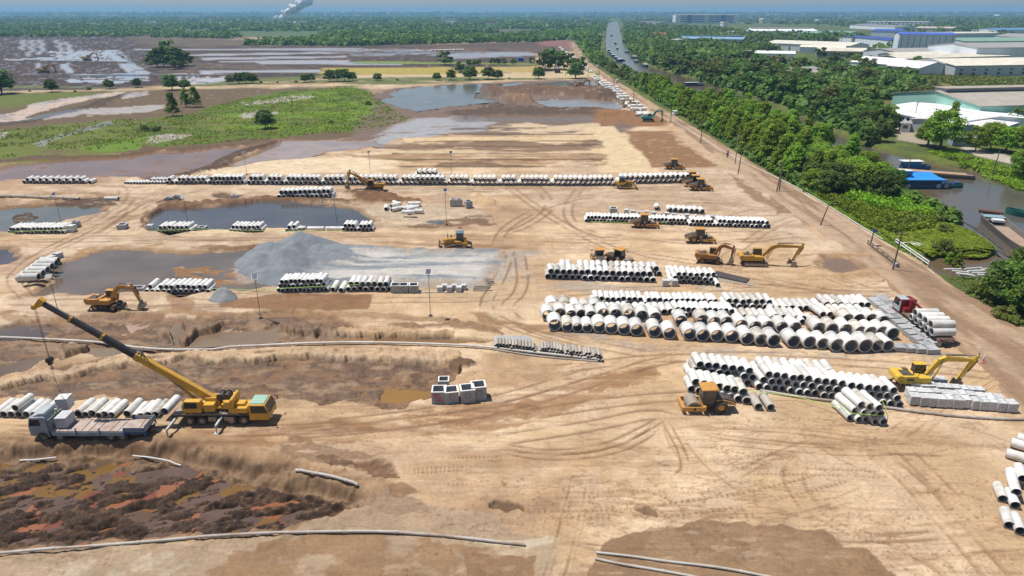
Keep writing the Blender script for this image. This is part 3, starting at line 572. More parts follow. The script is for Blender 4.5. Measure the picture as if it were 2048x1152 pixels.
# ---------------- haul road sheet
def roadz(x,y): return 0.0
RL=[(50,8),(58,40),(61,75),(63.5,96),(65.3,113),(66,164),(67,245),(67.4,306),(66,420),(66,517),(66.5,645),(69,800),(93,1137)]
RR=[(92,8),(84,40),(79.5,75),(77.4,96),(77,113),(76.6,164),(76.2,245),(75,306),(73.5,420),(72.5,517),(73,645),(76,800),(101,1137)]
ny=1100; ys=8*np.exp(np.linspace(0,math.log(1137/8),ny)); nx=24
xl=np.interp(ys,[p[1] for p in RL],[p[0] for p in RL]); xr=np.interp(ys,[p[1] for p in RR],[p[0] for p in RR])
tt=np.linspace(0,1,nx)
xl=xl+(fbm(ys/6,ys*0+3,4,5)-.5)*3.2; xr=xr+(fbm(ys/6,ys*0+9,4,6)-.5)*1.0
RX=(xl[:,None]*(1-tt)+xr[:,None]*tt).ravel(); RY=np.repeat(ys,nx); tf=np.tile(tt,ny)
ed=np.minimum(tf,1-tf)
RZ=0.10+0.10*sst(0,.2,ed)-.05*np.exp(-((tf-.33)/.05)**2)-.05*np.exp(-((tf-.66)/.05)**2)+(fbm(RX/1.5,RY/1.5,4,8)-.5)*.10
RZ=np.where(ed<.01,-.25,RZ)
rc=mixc(np.tile(np.array(s2((192,164,134))),(len(RX),1)),np.array(s2((150,118,90))),sst(.42,.62,fbm(RX/1.6,RY/14,5,15))*.8)
rc=mixc(rc,np.array(s2((140,112,88))),(np.exp(-((tf-.33)/.07)**2)+np.exp(-((tf-.68)/.07)**2))*.5*sst(.3,.6,fbm(RX*0,RY/9,3,19)))
ii=(np.arange(ny-1)[:,None]*nx+np.arange(nx-1)[None,:]).ravel(); fr=np.stack([ii,ii+1,ii+nx+1,ii+nx],1)
tag(link('dirt_road',npmesh('dirt_road',np.stack([RX,RY,RZ],1),fr,[gm],attrs={'soil':rc,'wet':RX*0,'veg':RX*0})),kind='structure')
# raise: keep the ground below the road
# ---------------- concrete pipes
ORD="first second third fourth fifth sixth seventh eighth ninth tenth eleventh twelfth thirteenth fourteenth fifteenth sixteenth seventeenth eighteenth nineteenth twentieth twenty-first twenty-second twenty-third twenty-fourth twenty-fifth twenty-sixth twenty-seventh twenty-eighth twenty-ninth thirtieth thirty-first thirty-second thirty-third thirty-fourth thirty-fifth thirty-sixth".split()
def pipe_prof(r,L,bell=True):
    i=r*.80
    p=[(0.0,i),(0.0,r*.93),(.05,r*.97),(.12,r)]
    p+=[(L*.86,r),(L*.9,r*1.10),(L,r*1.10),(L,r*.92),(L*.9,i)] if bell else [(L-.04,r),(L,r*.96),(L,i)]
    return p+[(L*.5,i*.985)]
def lab16(s):
    for q in ('the ','short ','of ','parked ',' next','of '):
        if len(s.split())>16: s=s.replace(' '+q.strip()+' ',' ',1)
    return s
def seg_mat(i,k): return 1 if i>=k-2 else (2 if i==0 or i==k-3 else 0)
PM={}
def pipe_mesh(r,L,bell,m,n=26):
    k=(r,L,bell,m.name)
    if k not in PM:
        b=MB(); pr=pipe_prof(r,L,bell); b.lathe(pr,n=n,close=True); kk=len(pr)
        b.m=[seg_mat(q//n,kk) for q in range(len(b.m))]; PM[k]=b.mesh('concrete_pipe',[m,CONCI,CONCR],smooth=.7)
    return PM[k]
rng=random.Random(4)
PIPES=[]   # kind, pos, heading, r, L, bell, mat, label, group
def addpipe(kind,p,hd,r,L,bell,m,label,group,pitch=0):
    if m is CONC and rng.random()<.16: m=CONC2
    PIPES.append([kind,Vector(p),hd,r,L,bell,m,label,group,pitch])
def row(kind,where,group,x0,y0,x1,y1,n,r,L=2.5,tiers=1,hd=0,bell=True,m=None,jit=.03,omit=0,adj='white',z0=0.0,ins=0,drop=()):
    m=m or CONC
    a=gp(x0,y0,r+z0); b=gp(x1,y1,r+z0); d=(b-a); s=d.length/max(1,n-1); ux=d.normalized() if n>1 else Vector((1,0,0))
    rise=math.sqrt(max((2*r)**2-(s/2)**2,(r*.9)**2)) if n>1 else 2*r
    hb=R(hd)
    for t in range(tiers):
        k=n-t-(ins if t else 0)
        tn=['bottom','second','third'][t] if tiers>2 else (['lower','upper'][t] if tiers>1 else 'single')
        tw='row' if tiers==1 else tn+' tier'
        sh=rng.uniform(-.05,.25)
        for i in range(k):
            if rng.random()<omit*(t>0): continue
            if (t,i) in drop: continue
            p=a+ux*(s*(i+t*.5+(ins*.5 if t else 0)))+Vector((0,0,rise*t))+Vector((0,rng.uniform(-.22,.22)+(sh if t else 0),0))
            addpipe(kind,p,hb+R(rng.gauss(0,1.1+(.8 if t else 0))),r,L,bell,m,lab16(f"{adj} pipe, {ORD[min(i,35)]} from left, {tw} {where}"),group)
# big culverts
G='large culvert pipes beside the long middle stack'
fr=[(1109.8,650,1.02),(1135.4,654,.86),(1155.3,655.6,.8),(1175.2,656,.8),(1199.9,654.5,1.0),(1223.5,656.5,1.0),(1249.2,658.5,1.0),(1274.1,660.5,1.0),(1310.2,663,1.0),(1339.6,667,.98),(1380.4,669,1.0),(1406.5,671,1.02),(1434.7,671.5,1.02),(1464.6,673,1.04),(1495.7,677.5,1.02),(1523.1,680,.97),(1548.5,681.5,1.02),(1587.8,683.2,1.0),(1619.7,684.5,1.0),(1646.3,687.5,.93),(1674.9,690.7,1.05),(1702.4,692.5,1.08),(1731.7,692,1.1),(1756,692,.98),(1776.6,692,.92)]
for i,(x,y,r) in enumerate(fr):
    hd=0 if 4<i<14 else (2 if i<5 else 5)
    addpipe('big',gp(x,y,r),R(hd+rng.gauss(0,1)),r,2.3,True,CONC,f"huge white culvert pipe, {ORD[i]} from the left in the front row",G)
sec=[(1097,637,.98),(1121,633,.95),(1144,635,.82),(1164,634,.82),(1184,637,.85),(1208,634,1.0),(1234,635,.98),(1261,636,.98),(1287,638,.98),(1314,641,.95),(1366,648,.95),(1342,655,.9),(1409,646,1.0),(1433,650,.98),(1457,650,1.02),(1487,656,1.0),(1515,659,.98),(1541,658,.98),(1569,660,.95),(1596,661,1.0),(1644,662,1.0),(1670,664,1.0),(1698,665,1.0),(1727,669,.95),(1748,670,.98),(1771,670,1.0),(1793,673,1.0)]
for i,(x,y,r) in enumerate(sec):
    if i==11: continue
    p=gp(x,y,r); addpipe('big',p+Vector((0,1.1 if i<11 else .9,0)),R((0 if 5<i<14 else 4)+rng.gauss(0,1.2)),r,2.2,True,CONC,f"huge white culvert pipe, {ORD[i]} from the left in the second row",G)
thr=[(1105,622,.95),(1131,621,.95),(1153,624,.8),(1172,625,.85),(1193,625,.95),(1706,648,.98),(1728,648,1.0),(1754,648,1.0),(1778,652,1.0)]
for i,(x,y,r) in enumerate(thr):
    p=gp(x,y,r); addpipe('big',p+Vector((0,1.6,0)),R(2+rng.gauss(0,1.5)),r,2.2,True,CONC,f"huge white culvert pipe, {ORD[i]} from the left in the back row",G)
# medium stock
Q='pipe'; g2='white pipes of the middle stack behind the culverts'
w2='behind the culverts, '
row(Q,w2+'west end',g2,1187,606,1285,606,10,.42,2.6,2); row(Q,w2+'fourth line back',g2,1217,622,1250,620,4,.44,2.6,1)
row(Q,w2+'with widest mouths',g2,1276,625,1342,624,6,.54,2.7,1); row(Q,w2+'next to the west end',g2,1292,608,1436,611,14,.42,2.5,2)
row(Q,w2+'middle front line',g2,1350,629,1468,632,12,.44,2.5,2,omit=.1); row(Q,w2+'middle back line',g2,1452,612,1545,614,8,.46,2.6,2)
row(Q,w2+'right of its middle',g2,1543,617,1640,616,8,.52,3.0,1,adj='long white'); row(Q,w2+'top right corner',g2,1655,610,1737,611,7,.54,3.2,1,z0=.3,adj='long white')
row(Q,w2+'right front line',g2,1553,634,1606,636,5,.52,3.0,1); row(Q,w2+'near the paving slabs',g2,1646,629,1734,630,7,.52,3.2,1,z0=.3,hd=6); row(Q,w2+'centre front line',g2,1478,634,1545,636,6,.46,2.6,1)
row(Q,w2+'in front of the long ones',g2,1606,645,1628,646,2,.5,2.6,1)
g3='white pipes of the two tier stack below the parked rollers'
row(Q,'of the stack behind the rollers, front line',g3,1096,553,1306,560,18,.55,2.5,2,omit=.0); row(Q,'of the stack behind the rollers, back line',g3,1106,541,1318,547,18,.52,2.3,2,omit=.15)
g4='white pipes of the three tier stack by the steel plates'
row(Q,'of the stack left of the steel plates',g4,1344,562,1427,566,8,.43,2.6,3); row(Q,'behind the stack left of the steel plates',g4,1340,552,1432,556,9,.43,2.4,2,omit=.15)
addpipe(Q,gp(1436,570,.43),R(-2),.43,2.4,True,CONC,"single white concrete pipe on the sand left of the steel plates","white pipes of the three tier stack by the steel plates"); addpipe(Q,gp(1342,545,.43),R(4),.43,2.6,True,CONC,"white concrete pipe alone at the gap between the two stacks",g4)
g5='white pipes in the long row behind the rollers'
row(Q,'left part of the row behind the roller',g5,1173,441,1290,444,17,.42,2.6,2); row(Q,'middle part of the row behind the roller',g5,1298,445,1374,447,11,.42,2.6,2); row(Q,'short set right of middle in the long row',g5,1382,449,1428,450,7,.44,2.6,2); row(Q,'right end of the row near the lone roller',g5,1436,450,1538,453,13,.47,2.6,2)
row(Q,'short line above the grey kerb bundles',g5,1340,420,1404,423,7,.66,2.4,1,bell=False); addpipe(Q,gp(1314,416,.66),R(-8),.66,2.4,False,CONC,"short wide pipe standing apart above the kerb bundles",g5)
g6='white pipes of the big stack beside the foreground roller'
row(Q,'of the front stack, long front line',g6,1519,773,1801,811,18,.5,2.6,3,hd=3); row(Q,'of the front stack, back line',g6,1520,748,1668,757,10,.5,2.5,2)
row(Q,'of the front stack, left middle line',g6,1382,751,1512,768,9,.5,2.5,3,omit=.1); row(Q,'of the front stack, behind the roller',g6,1384,779,1494,802,8,.55,2.6,2,hd=-3)
row(Q,'right of the roller in front of the stack',g6,1517,813,1541,814,2,.52,2.8,1,adj='stained',m=CONCO); row(Q,'of the small pile in front of the stack',g6,1701,835,1768,844,5,.5,3.2,3,hd=8,adj='green tinged'); 
row(Q,'far back corner of the front stack',g6,1385,738,1410,740,3,.42,2,1)
g7='concrete pipes laid out behind the crane truck'
for i,(x,y,r,t) in enumerate([(-8,828,.46,0),(7,829,.48,0),(22,829,.48,0),(37,829,.46,0),(52,829,.48,0),(68,830,.46,0),(84,830,.44,0),(156,828,.50,0),(171,829,.42,0),(184,827,.5,0),(197,831,.43,0),(209,829,.49,0),(223,830,.44,0),(254,828,.5,0),(269,834,.4,0),(282,832,.44,0),(296,830,.48,0),(311,829,.44,0)]):
    addpipe(Q,gp(x,y,r),R(-1+rng.gauss(0,1.5)),r,2.9,False,CONC,f"pale green grey pipe, {ORD[i]} from left on the ground behind the trucks",g7)
addpipe(Q,gp(30,816,1.35),R(-3),.45,2.7,False,CONC,"pale concrete pipe lying on top of the row behind the grey truck",g7); addpipe(Q,gp(329,823,1.2),R(-3),.5,3.0,False,CONC,"pale concrete pipe resting on top of the row beside the crane",g7)
addpipe(Q,gp(100,832,.44),R(-2),.44,2.9,False,CONC,"concrete pipe half hidden behind the grey truck cab",g7)
g8='pipes at the right edge of the sand'
for i,(x,y,z,hd) in enumerate([(2006,998,.52,-22),(2033,985,1.3,-25),(2031,1011,.52,-20),(2026,967,.9,-28),(2046,958,1.4,-25),(2019,1051,.52,-24),(2041,1062,.52,-22)]):
    addpipe(Q,gp(x,y,z*.9),R(hd),.47,2.3,False,CONC,f"white pipe, {ORD[i]} from the top of the open mouthed heap at the right edge",g8)
for i,(x,y,z) in enumerate([(2012,905,.5),(2022,884,.5),(2034,874,.5)]):
    addpipe(Q,gp(x,y,z),R(-128),.5,3.6,False,CONC,f"long pipe lying askew at the right edge, {ORD[i]} counted away from the viewer",g8)
g9='old slim drain pipes stacked on the sand'
row('slim','of the left slim stack',g9,988,697,1073,707,14,.21,2.0,3,m=CONCO,adj='stained slim',bell=False); row('slim','of the right slim stack',g9,1079,706,1205,722,21,.21,2.0,3,m=CONCO,adj='stained slim',bell=False,omit=.1)
# far and left rows
gl='pipes in the long row along the far yard track'
for i,a in enumerate([(48,364,180,364,11,.55,2.6,2),(250,366,330,366,14,.36,2.3,1),(298,364,335,364,6,.36,2.3,2),(335,365,412,365,9,.55,2.8,2),(420,365,484,365,9,.62,2.8,2),(498,365,640,366,16,.66,2.6,2),(648,366,794,366,16,.66,2.6,2),(803,366,938,366,15,.66,2.6,2),(828,360,880,360,6,.64,2.4,3),(946,367,1098,367,17,.66,2.6,2),(1107,367,1228,367,13,.66,2.6,2),(1238,364,1400,361,17,.68,2.6,2)]):
    row(Q,'of the far yard row',gl,*a[:8],omit=.06)
row(Q,'of the short stack in front of the far row',gl,558,394,662,391,12,.62,2.6,2)
gm_='white green pipes stacked along the pond edges'
for a,wh in (((18,465,126,464,15,.41,3.6,2),'left pond'),((318,461,378,461,8,.42,3.4,2),'grey block by the blue pond'),((462,461,520,461,8,.42,3.2,2),'middle of the blue pond'),((574,461,592,461,3,.44,3.0,2),'blue pond'),((687,459,742,460,8,.47,2.6,2),'right end of the blue pond'),((294,583,416,583,12,.43,3.0,2),'brown pond'),((557,581,652,579,12,.42,3.0,3),'gravel heap'),((665,580,682,580,2,.46,3.4,1),'gravel heap gap'),((697,578,778,579,8,.5,2.8,2),'gravel heap right')):
    row(Q,'beside the '+wh,gm_,*a,omit=.05)
for t,k in ((0,6),(1,5)):
    for i in range(k): addpipe(Q,gp(72+i*9.0+t*1,556-i*7.0,.62+1.05*t)+Vector((0,.6*t,0)),R(90),.62,3.2,True,CONC,f"sideways pipe by the brown pond, {ORD[i]} from the viewer, {'upper' if t else 'lower'} tier",'pipes pointing sideways by the brown pond')
for i,x in enumerate((612,648,686)): addpipe(Q,gp(x,457,.45),R(90),.45,3.6,False,CONC,f"pipe lying lengthwise by the blue pond, {ORD[i]} from the left",gm_)
for i,(x,y,hd,z) in enumerate([(772,418,8,.5),(783,420,-45,.5),(782,412,-40,1.1),(804,418,-42,.5),(812,420,-40,1.2),(838,414,90,.6),(846,422,85,.6),(830,424,90,1.2),(800,409,40,.7),(841,407,92,.7)]):
    addpipe(Q,gp(x,y,z),R(hd),.5,3.0,False,CONC,f"pale pipe, {ORD[i]} in the jumbled heap on grey ground by the blue pond",'jumbled pipes on the grey ground')
addpipe(Q,gp(210,397,.5),R(-90),.5,3.4,False,CONCO,"tan pipe lying alone beside the forking sand track",'jumbled pipes on the grey ground')
for k_ in range(62):
    y=318+k_*3.1+rng.uniform(-1,1); 
    for c_ in range(1 if k_>45 else 2):
        addpipe('pipe',Vector((59.5+c_*3.3+rng.uniform(-.5,.5)+(k_%3)*.4,y,.75+(1.3 if k_%4==3 else 0))),R(90+rng.gauss(0,3)),.75,2.8,False,CONC,"white concrete pipe in the long line beside the haul road",'white pipes lined along the haul road')
for k_ in range(26):
    addpipe('pipe',Vector((62.5+rng.uniform(-1.5,1.5)+k_*.1,560+k_*16.,.8)),R(90+rng.gauss(0,3)),.8,3.2,False,CONC,"x",'x')
for k_ in range(22): addpipe('pipe',gp(866+k_*3+rng.uniform(-2,2),101-k_*.08,.8),R(60),.9,3.5,False,CONC,"x",'x')
def scr(p): return (p[1].y*CT+H*ST)
big=sorted([p for p in PIPES if p[0]=='pipe'],key=lambda p:-p[3]/scr(p))
ind=[p for p in PIPES if p[0]!='pipe']+big[:300]
rest=big[300:]
def dull(l): return l
for k_,p in enumerate(ind):
    kind,pos,hd,r,L,bell,m,lab,gr,pt=p
    r_=round(r,2); L_=round(L,1)
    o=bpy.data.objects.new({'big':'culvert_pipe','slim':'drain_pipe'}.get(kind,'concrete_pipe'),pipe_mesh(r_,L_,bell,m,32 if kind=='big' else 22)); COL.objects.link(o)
    o.location=pos; o.rotation_euler=(0,0,hd)
    tag(o,lab,{'big':'culvert pipe','slim':'drain pipe'}.get(kind,'concrete pipe'),gr)
# the several hundred smaller-looking pipes beyond the first three hundred
vv=[];ff=[];mm_=[];base=0
for p in rest:
    kind,pos,hd,r,L,bell,m,lab,gr,pt=p
    n=14; pr=pipe_prof(r,L,bell and L<3); k=len(pr); t=np.arange(n)*2*np.pi/n
    a=np.array([q[0] for q in pr]); rr=np.array([q[1] for q in pr])
    x=(rr[:,None]*np.cos(t)).ravel(); z=(rr[:,None]*np.sin(t)).ravel(); y=np.repeat(a,n)
    c,s=math.cos(hd),math.sin(hd); vv.append(np.stack([x*c-y*s+pos.x,x*s+y*c+pos.y,z+pos.z],1))
    i,j=np.meshgrid(np.arange(k),np.arange(n),indexing='ij'); i=i.ravel();j=j.ravel()
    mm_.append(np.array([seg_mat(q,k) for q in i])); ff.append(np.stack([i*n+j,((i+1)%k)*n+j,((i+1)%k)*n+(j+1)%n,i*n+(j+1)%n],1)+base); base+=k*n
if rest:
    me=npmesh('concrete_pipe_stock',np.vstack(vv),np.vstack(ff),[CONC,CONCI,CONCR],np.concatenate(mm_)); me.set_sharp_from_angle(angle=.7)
    tag(link('concrete_pipe_stock',me),"several hundred more white concrete pipes stacked in far rows along yards, ponds and road","concrete pipes",kind='stuff')
print('pipes',len(PIPES),'rest',len(rest))
# ---------------- kerb bundles, slabs, chambers
def bundle_mesh(nx,ny,nz,bx,by,bz,gap=.02,jit=.02,seed=0,mt=None,name='kerb_bundle'):
    b=MB(); rg=random.Random(seed)
    for i in range(nx):
        for j in range(ny):
            for k in range(nz):
                b.box(((i-(nx-1)/2)*bx+rg.uniform(-jit,jit),(j-(ny-1)/2)*by+rg.uniform(-jit,jit),bz*(k+.5)+.08),(bx-gap,by-gap,bz-gap))
    for s in (-1,0,1): b.box((s*nx*bx*.35,0,.04),(.12,ny*by,.08),1)
    return b.mesh(name,[mt or CONCG,WOOD])
KM=[bundle_mesh(5,2,4,.22,.55,.26,seed=i,mt=mat('kerb_grey',(.60,.60,.60),.9,0,.14,1.5,dirt=(.42,.41,.40),rnd=.12)) for i in range(3)]
SM=[bundle_mesh(2,3,3,.95,.5,.22,seed=i+5,mt=CONCG,name='slab_stack') for i in range(3)]
def place(me,name,label,cat,group,p,rz=0,s=1):
    o=bpy.data.objects.new(name,me); COL.objects.link(o); o.location=p; o.rotation_euler=(0,0,rz); o.scale=(s,s,s); return tag(o,label,cat,group)
rk=random.Random(9)
gk='pallets of concrete kerbs right of the front stack'
for r_,(xa,ya,xb,yb,n) in enumerate([(1825,806,2015,820,12),(1818,792,1990,806,11),(1812,779,1955,792,10),(1806,768,1880,772,5)]):
    a=gp(xa,ya);b_=gp(xb,yb)
    for i in range(n):
        p=a.lerp(b_,i/(n-1))+Vector((rk.uniform(-.1,.1),rk.uniform(-.15,.15),0))
        place(KM[(i*5+r_)%3],'kerb_bundle',f"grey kerb bundle, {ORD[i]} from left, {['front','second','third','rear'][r_]} line below the yellow excavator",'kerb bundle',gk,p,R(rk.uniform(-4,4)-4),1.12 if r_==0 else 1.0)
gs='flat slab stacks left of the loaded pipe truck'
for r_,(xa,ya,xb,yb,n) in enumerate([(1748,606,1795,640,5),(1762,601,1812,640,6),(1785,640,1850,695,6),(1805,636,1862,690,6),(1800,700,1860,704,4),(1780,612,1818,630,3)]):
    a=gp(xa,ya);b_=gp(xb,yb)
    for i in range(n):
        p=a.lerp(b_,i/(n-1)); place(SM[(i+r_)%3],'slab_stack',f"low grey slab stack, {ORD[i]} from the top, {ORD[r_]} column by the pipe truck",'slab stack',gs,p,R(rk.uniform(-6,6)+(8 if r_<4 else 0)),1.0)
for i,(x,y,n_,ttl) in enumerate([(1330,571,KM,'below the gap between the two upper pipe stacks'),(1348,571,KM,'under the three tier pipe stack, right of its twin'),(565,655,None,'')][:2]): place(n_[i],'kerb_bundle','grey kerb bundle '+ttl,'kerb bundle','kerb bundles by the upper stacks',gp(x,y),0,1.0)
for i in range(6): place(KM[i%3],'kerb_bundle',f"mixed kerb bundle, {ORD[i]} from the left beside the light mast below the gravel",'kerb bundle','kerb bundles below the gravel sheet',gp(880+i*9.5,583-(i%2)*4),R(rk.uniform(-8,8)),.85)
for i in range(7): place(SM[i%3],'slab_stack',f"pale slab stack, {ORD[i]} from the left behind the slim drain pipes",'slab stack','slab stacks behind the slim pipes',gp(998+i*9.3,684+i*.3-(i%2)*3),0,.8)
for i in range(13): place(KM[i%3],'kerb_bundle',f"grey kerb bundle, {ORD[i]} from the left behind the long pipe row",'kerb bundle','kerb bundles behind the long pipe row',gp(1252+i*13.5,427+i*1.1+(i%3)),R(rk.uniform(-9,9)),.95)
for i in range(5): place(SM[i%3],'slab_stack',f"slab stack, {ORD[i]} from the left between long pipe row and field roller",'slab stack','slabs behind the long pipe row',gp(1420+i*15,437+i*1.2),0,1.0)
for i in range(8): place(KM[i%3],'kerb_bundle',f"small white block pallet, {ORD[i]} at the back left corner of the front stack",'kerb bundle','white blocks behind the front stack',gp(1405+i*5.5,722+i*1.6),0,.5)
for i,(x,y) in enumerate([(104,525),(118,518),(103,532)]): place(KM[i],'kerb_bundle',f"grey block pile, {ORD[i]} behind the sideways pipes by the brown pond",'kerb bundle','block piles by the brown pond',gp(x,y),R(-20),1.15)
place(KM[0],'kerb_bundle','greenish block bundle beside the left pond pipes','kerb bundle','block piles by the ponds',gp(145,463),0,1.3); place(KM[1],'kerb_bundle','greenish block bundle left of the blue pond pipes','kerb bundle','block piles by the ponds',gp(302,461),0,1.2)
def chamber(px,py,sz,hh,rz,label,hole=True,z=0,text=None,mt=None):
    t=thing('concrete_chamber',label,'concrete chamber',gp(px,py)+Vector((0,0,z)),R(rz),'concrete manhole chambers')
    b=MB(); w=sz/2; th=.14*sz/1.6
    for sx,sy,dx,dy in((0,-1,sz,th),(0,1,sz,th),(-1,0,th,sz-2*th),(1,0,th,sz-2*th)):
        b.box((sx*(w-th/2),sy*(w-th/2),hh/2),(dx,dy,hh))
    b.box((0,0,.06),(sz-2*th-.01,sz-2*th-.01,.1))
    b.build('wall',mt or CONCG,t,.02); c=MB()
    for sx,sy,dx,dy in((0,-1,sz+.04,th+.04),(0,1,sz+.04,th+.04),(-1,0,th+.04,sz-2*th-.04),(1,0,th+.04,sz-2*th-.04)): c.box((sx*(w-th/2),sy*(w-th/2),hh+.03),(dx,dy,.07))
    c.build('rim',WHT,t)
    if hole:
        d=MB(); d.lathe([(-w-.015,.30*sz/1.6),(-w-.015,.34*sz/1.6),(-w+.01,.36*sz/1.6),(-w+.01,.3*sz/1.6)],(0,0,hh*.58),22,0,'y'); d.build('knockout_ring',BLK,t)
    if text:
        for li,(tx,zz) in enumerate(text):
            cu=bpy.data.curves.new('painted_mark','FONT'); cu.body=tx; cu.size=.42; cu.extrude=.004; cu.offset=.008
            o=bpy.data.objects.new('painted_mark',cu); COL.objects.link(o); o.parent=t; o.location=(-w+.22+li*.1,-w-.012,zz); o.rotation_euler=(R(90),0,0); cu.materials.append(mat('red_marker',(.45,.02,.05),.7)); bpy.context.view_layer.update(); m2=bpy.data.meshes.new_from_object(o.evaluated_get(bpy.context.evaluated_depsgraph_get())); o2=bpy.data.objects.new('painted_mark',m2); COL.objects.link(o2); o2.parent=t; o2.location=o.location; o2.rotation_euler=o.rotation_euler; bpy.data.objects.remove(o); o2.name='painted_mark'
    return t
chamber(879,800,1.75,1.55,2,"open concrete chamber with red painted marks on its front",False,text=[("M2A",1.1),("HGA",.72),("D600",.34)])
chamber(903,800,1.7,1.5,10,"open concrete chamber leaning beside the one with red marks"); chamber(888,776,1.35,1.3,3,"smallest open chamber behind the red marked one",False)
chamber(935,799,1.75,1.7,10,"third tall chamber, left one of the right hand pair"); chamber(957,794,1.8,1.8,10,"largest chamber at the right end, with a dark ring")
for x,y,l in ((907,412,'left'),(919,412,'middle')): chamber(x,y,1.5,1.7,0,f"grey open chamber, {l} of the trio right of the light mast",False)
chamber(937,415,1.6,1.7,22,"tilted grey chamber, right of the trio beside sand heap",False); chamber(1226,428,1.7,1.5,0,"single concrete chamber above the left end of the long row",False)
for x,y,l in ((338,404,'left'),(355,400,'right')): chamber(x,y,1.5,1.2,8,f"low chamber, {l} of the pair above the blue pond",False)
chamber(246,457,1.8,1.0,5,"low open chamber at the fork of the sand track",False); chamber(470,397,1.4,.9,0,"small open frame chamber by the round pit",False); chamber(152,453,1.5,1.2,0,"white framed chamber behind the greenish block bundle",False)
for i,x in enumerate((792,808,828)): chamber(x,583,1.55,1.3,3,f"white rimmed chamber, {ORD[i]} of three below the gravel sheet",i>0)
for i,x in enumerate((252,268,282)): chamber(x,584,1.3,.9,6,f"low pale chamber, {ORD[i]} of three behind the wheeled excavator",False)
chamber(602,462,1.5,.9,0,"square white frame chamber beside the lengthwise pipes",False); chamber(405,458,1.6,.5,0,"flat white frame on the bank of the blue pond",False)
# ---------------- pipelines on the ground
def terr(x,y):
    # nearest ground height
    zc_=y*CT+H*ST; s=x/zc_; j=int(np.clip(np.searchsorted(sc_,s),1,NC-1)); i=int(np.clip(np.searchsorted(Yr,y),1,NR-1))
    return float(max(Z[i*NC+j],Z[(i-1)*NC+j-1]))
def pipeline(P,r,name,label,cat,m=WSTL,joints=6.0,zoff=0,n=10,group=None,lift=None):
    Pw=smooth(wpx(P),2); Q=[Pw[0]]
    for a,b in zip(Pw,Pw[1:]):
        k=max(1,int(math.dist(a,b)/1.2)); Q+=[(a[0]+(b[0]-a[0])*i/k,a[1]+(b[1]-a[1])*i/k) for i in range(1,k+1)]
    zz=[terr(*q) for q in Q]; z2=[max(zz[max(0,i-4):i+5])*.7+.3*sum(zz[max(0,i-4):i+5])/len(zz[max(0,i-4):i+5]) for i in range(len(zz))]
    pts=[(q[0],q[1],z+r+zoff) for q,z in zip(Q,z2)]
    b=MB(); b.ring(pts,r,n)
    if joints:
        acc=0
        for a,c in zip(pts,pts[1:]):
            acc+=math.dist(a,c)
            if acc>joints: acc=0; d=(Vector(c)-Vector(a)).normalized()*.12; b.ring([Vector(a)-d,Vector(a)+d],r*1.25,n)
    return tag(b.build(name,m),label,cat,group)
seg=mat('patched_pipeline',(.50,.48,.44),.6,0,.1,.35,dirt=(.25,.16,.10),rnd=0,dstr=.9)
pipeline("-200,1132 0,1115 120,1104 300,1090 480,1073 700,1066 850,1070 960,1082 1050,1092",.135,'pipeline',"long patched steel pipeline curving along the bottom left edge",'pipeline',seg)
pipeline("1192,1107 1260,1114 1340,1126 1420,1134 1520,1152 1640,1180",.115,'pipeline',"upper of two rusty white pipelines on the wet brown patch",'pipeline',WSTL); pipeline("1190,1119 1240,1130 1340,1146 1420,1162",.115,'pipeline',"lower of two white pipelines on the wet brown patch",'pipeline',WSTL)
pipeline("-200,666 0,672 100,677 210,683 260,692 330,698 400,698 560,692 700,688 820,690 950,695 1060,708 1195,722",.17,'pipeline',"long white pipeline crossing the mud behind the crane boom",'pipeline',WSTL,zoff=.15)
pipeline("1520,783 1600,797 1680,806 1780,818 1840,827 1950,838 2060,842 2300,844",.17,'pipeline',"tan pipeline running right from below the front stack",'pipeline',seg)
pipeline("592,944 620,950 660,957 690,965 716,972",.15,'pipeline',"short white discharge pipe on the rim of the dark pit",'pipeline',WSTL,3); pipeline("35,906 60,905 108,899",.1,'pipeline',"short white pipe left on the bank below the grey truck",'pipeline',WHT,0); pipeline("262,897 300,900 358,911",.08,'pipeline',"thin pale pipe on the bank below the crane",'pipeline',WHT,0)
pipeline("0,396 60,396 110,399 160,402",.35,'pipeline',"pale thick pipeline on the bank above the left pond",'pipeline',CONCO,3); pipeline("985,700 1060,712 1120,718 1195,724",.1,'pipeline',"thin tan pipe in front of the slim stacks",'pipeline',CONCO,0)
pipeline("820,586 860,585 905,585",.09,'pipeline',"straight pale pole on the sand below the three chambers",'pipeline',WHT,0)
pipeline("1340,238 1342,240 1470,318 1590,372 1700,440 1765,480",.09,'road_edge_pipe',"thin white pipe laid along the canal side of the haul road",'pipeline',WHT,0,.1)
pipeline("1820,395 1850,412 1930,455 2000,493 2060,528",.16,'hose',"dark floating hose running across the canal water",'hose',BLK,0,.9)
# steel plates, timber, planks
def slab(pts,th,name,label,cat,m):
    b=MB(); w_=[gp(x,y,z) for x,y,z in pts]; b.hexa([(p.x,p.y,p.z) for p in w_]+[(p.x,p.y,p.z+th) for p in w_]); return tag(b.build(name,m),label,cat)
slab([(1421,551,.15),(1492,566,.15),(1499,558,.15),(1434,543,.15)],.12,'steel_plate',"dark steel road plate lying on the sand",'steel plate',mat('dark_plate',(.07,.062,.06),.6,.3,.2,.6,dirt=(.14,.11,.09)))
slab([(1426,562,.0),(1508,572,.02),(1511,565,.02),(1432,553,.02)],.06,'steel_plate',"lower bent plate under the dark steel plate",'steel plate',DUSTS)
for i in range(7):
    a=gp(945+rk.uniform(-2,4),565+i*2.7,.1+.12*(i%2)); c=a+Vector((3.6+rk.uniform(-1,.4),rk.uniform(-.8,.8),0)); b=MB(); b.beam(a,c,.2,.14); tag(b.build('timber_beam',WOOD if i%2 else CONCO),f"timber beam, {ORD[i]} from the far side right of the kerb bundles",'timber beam','timber beams below the gravel sheet')
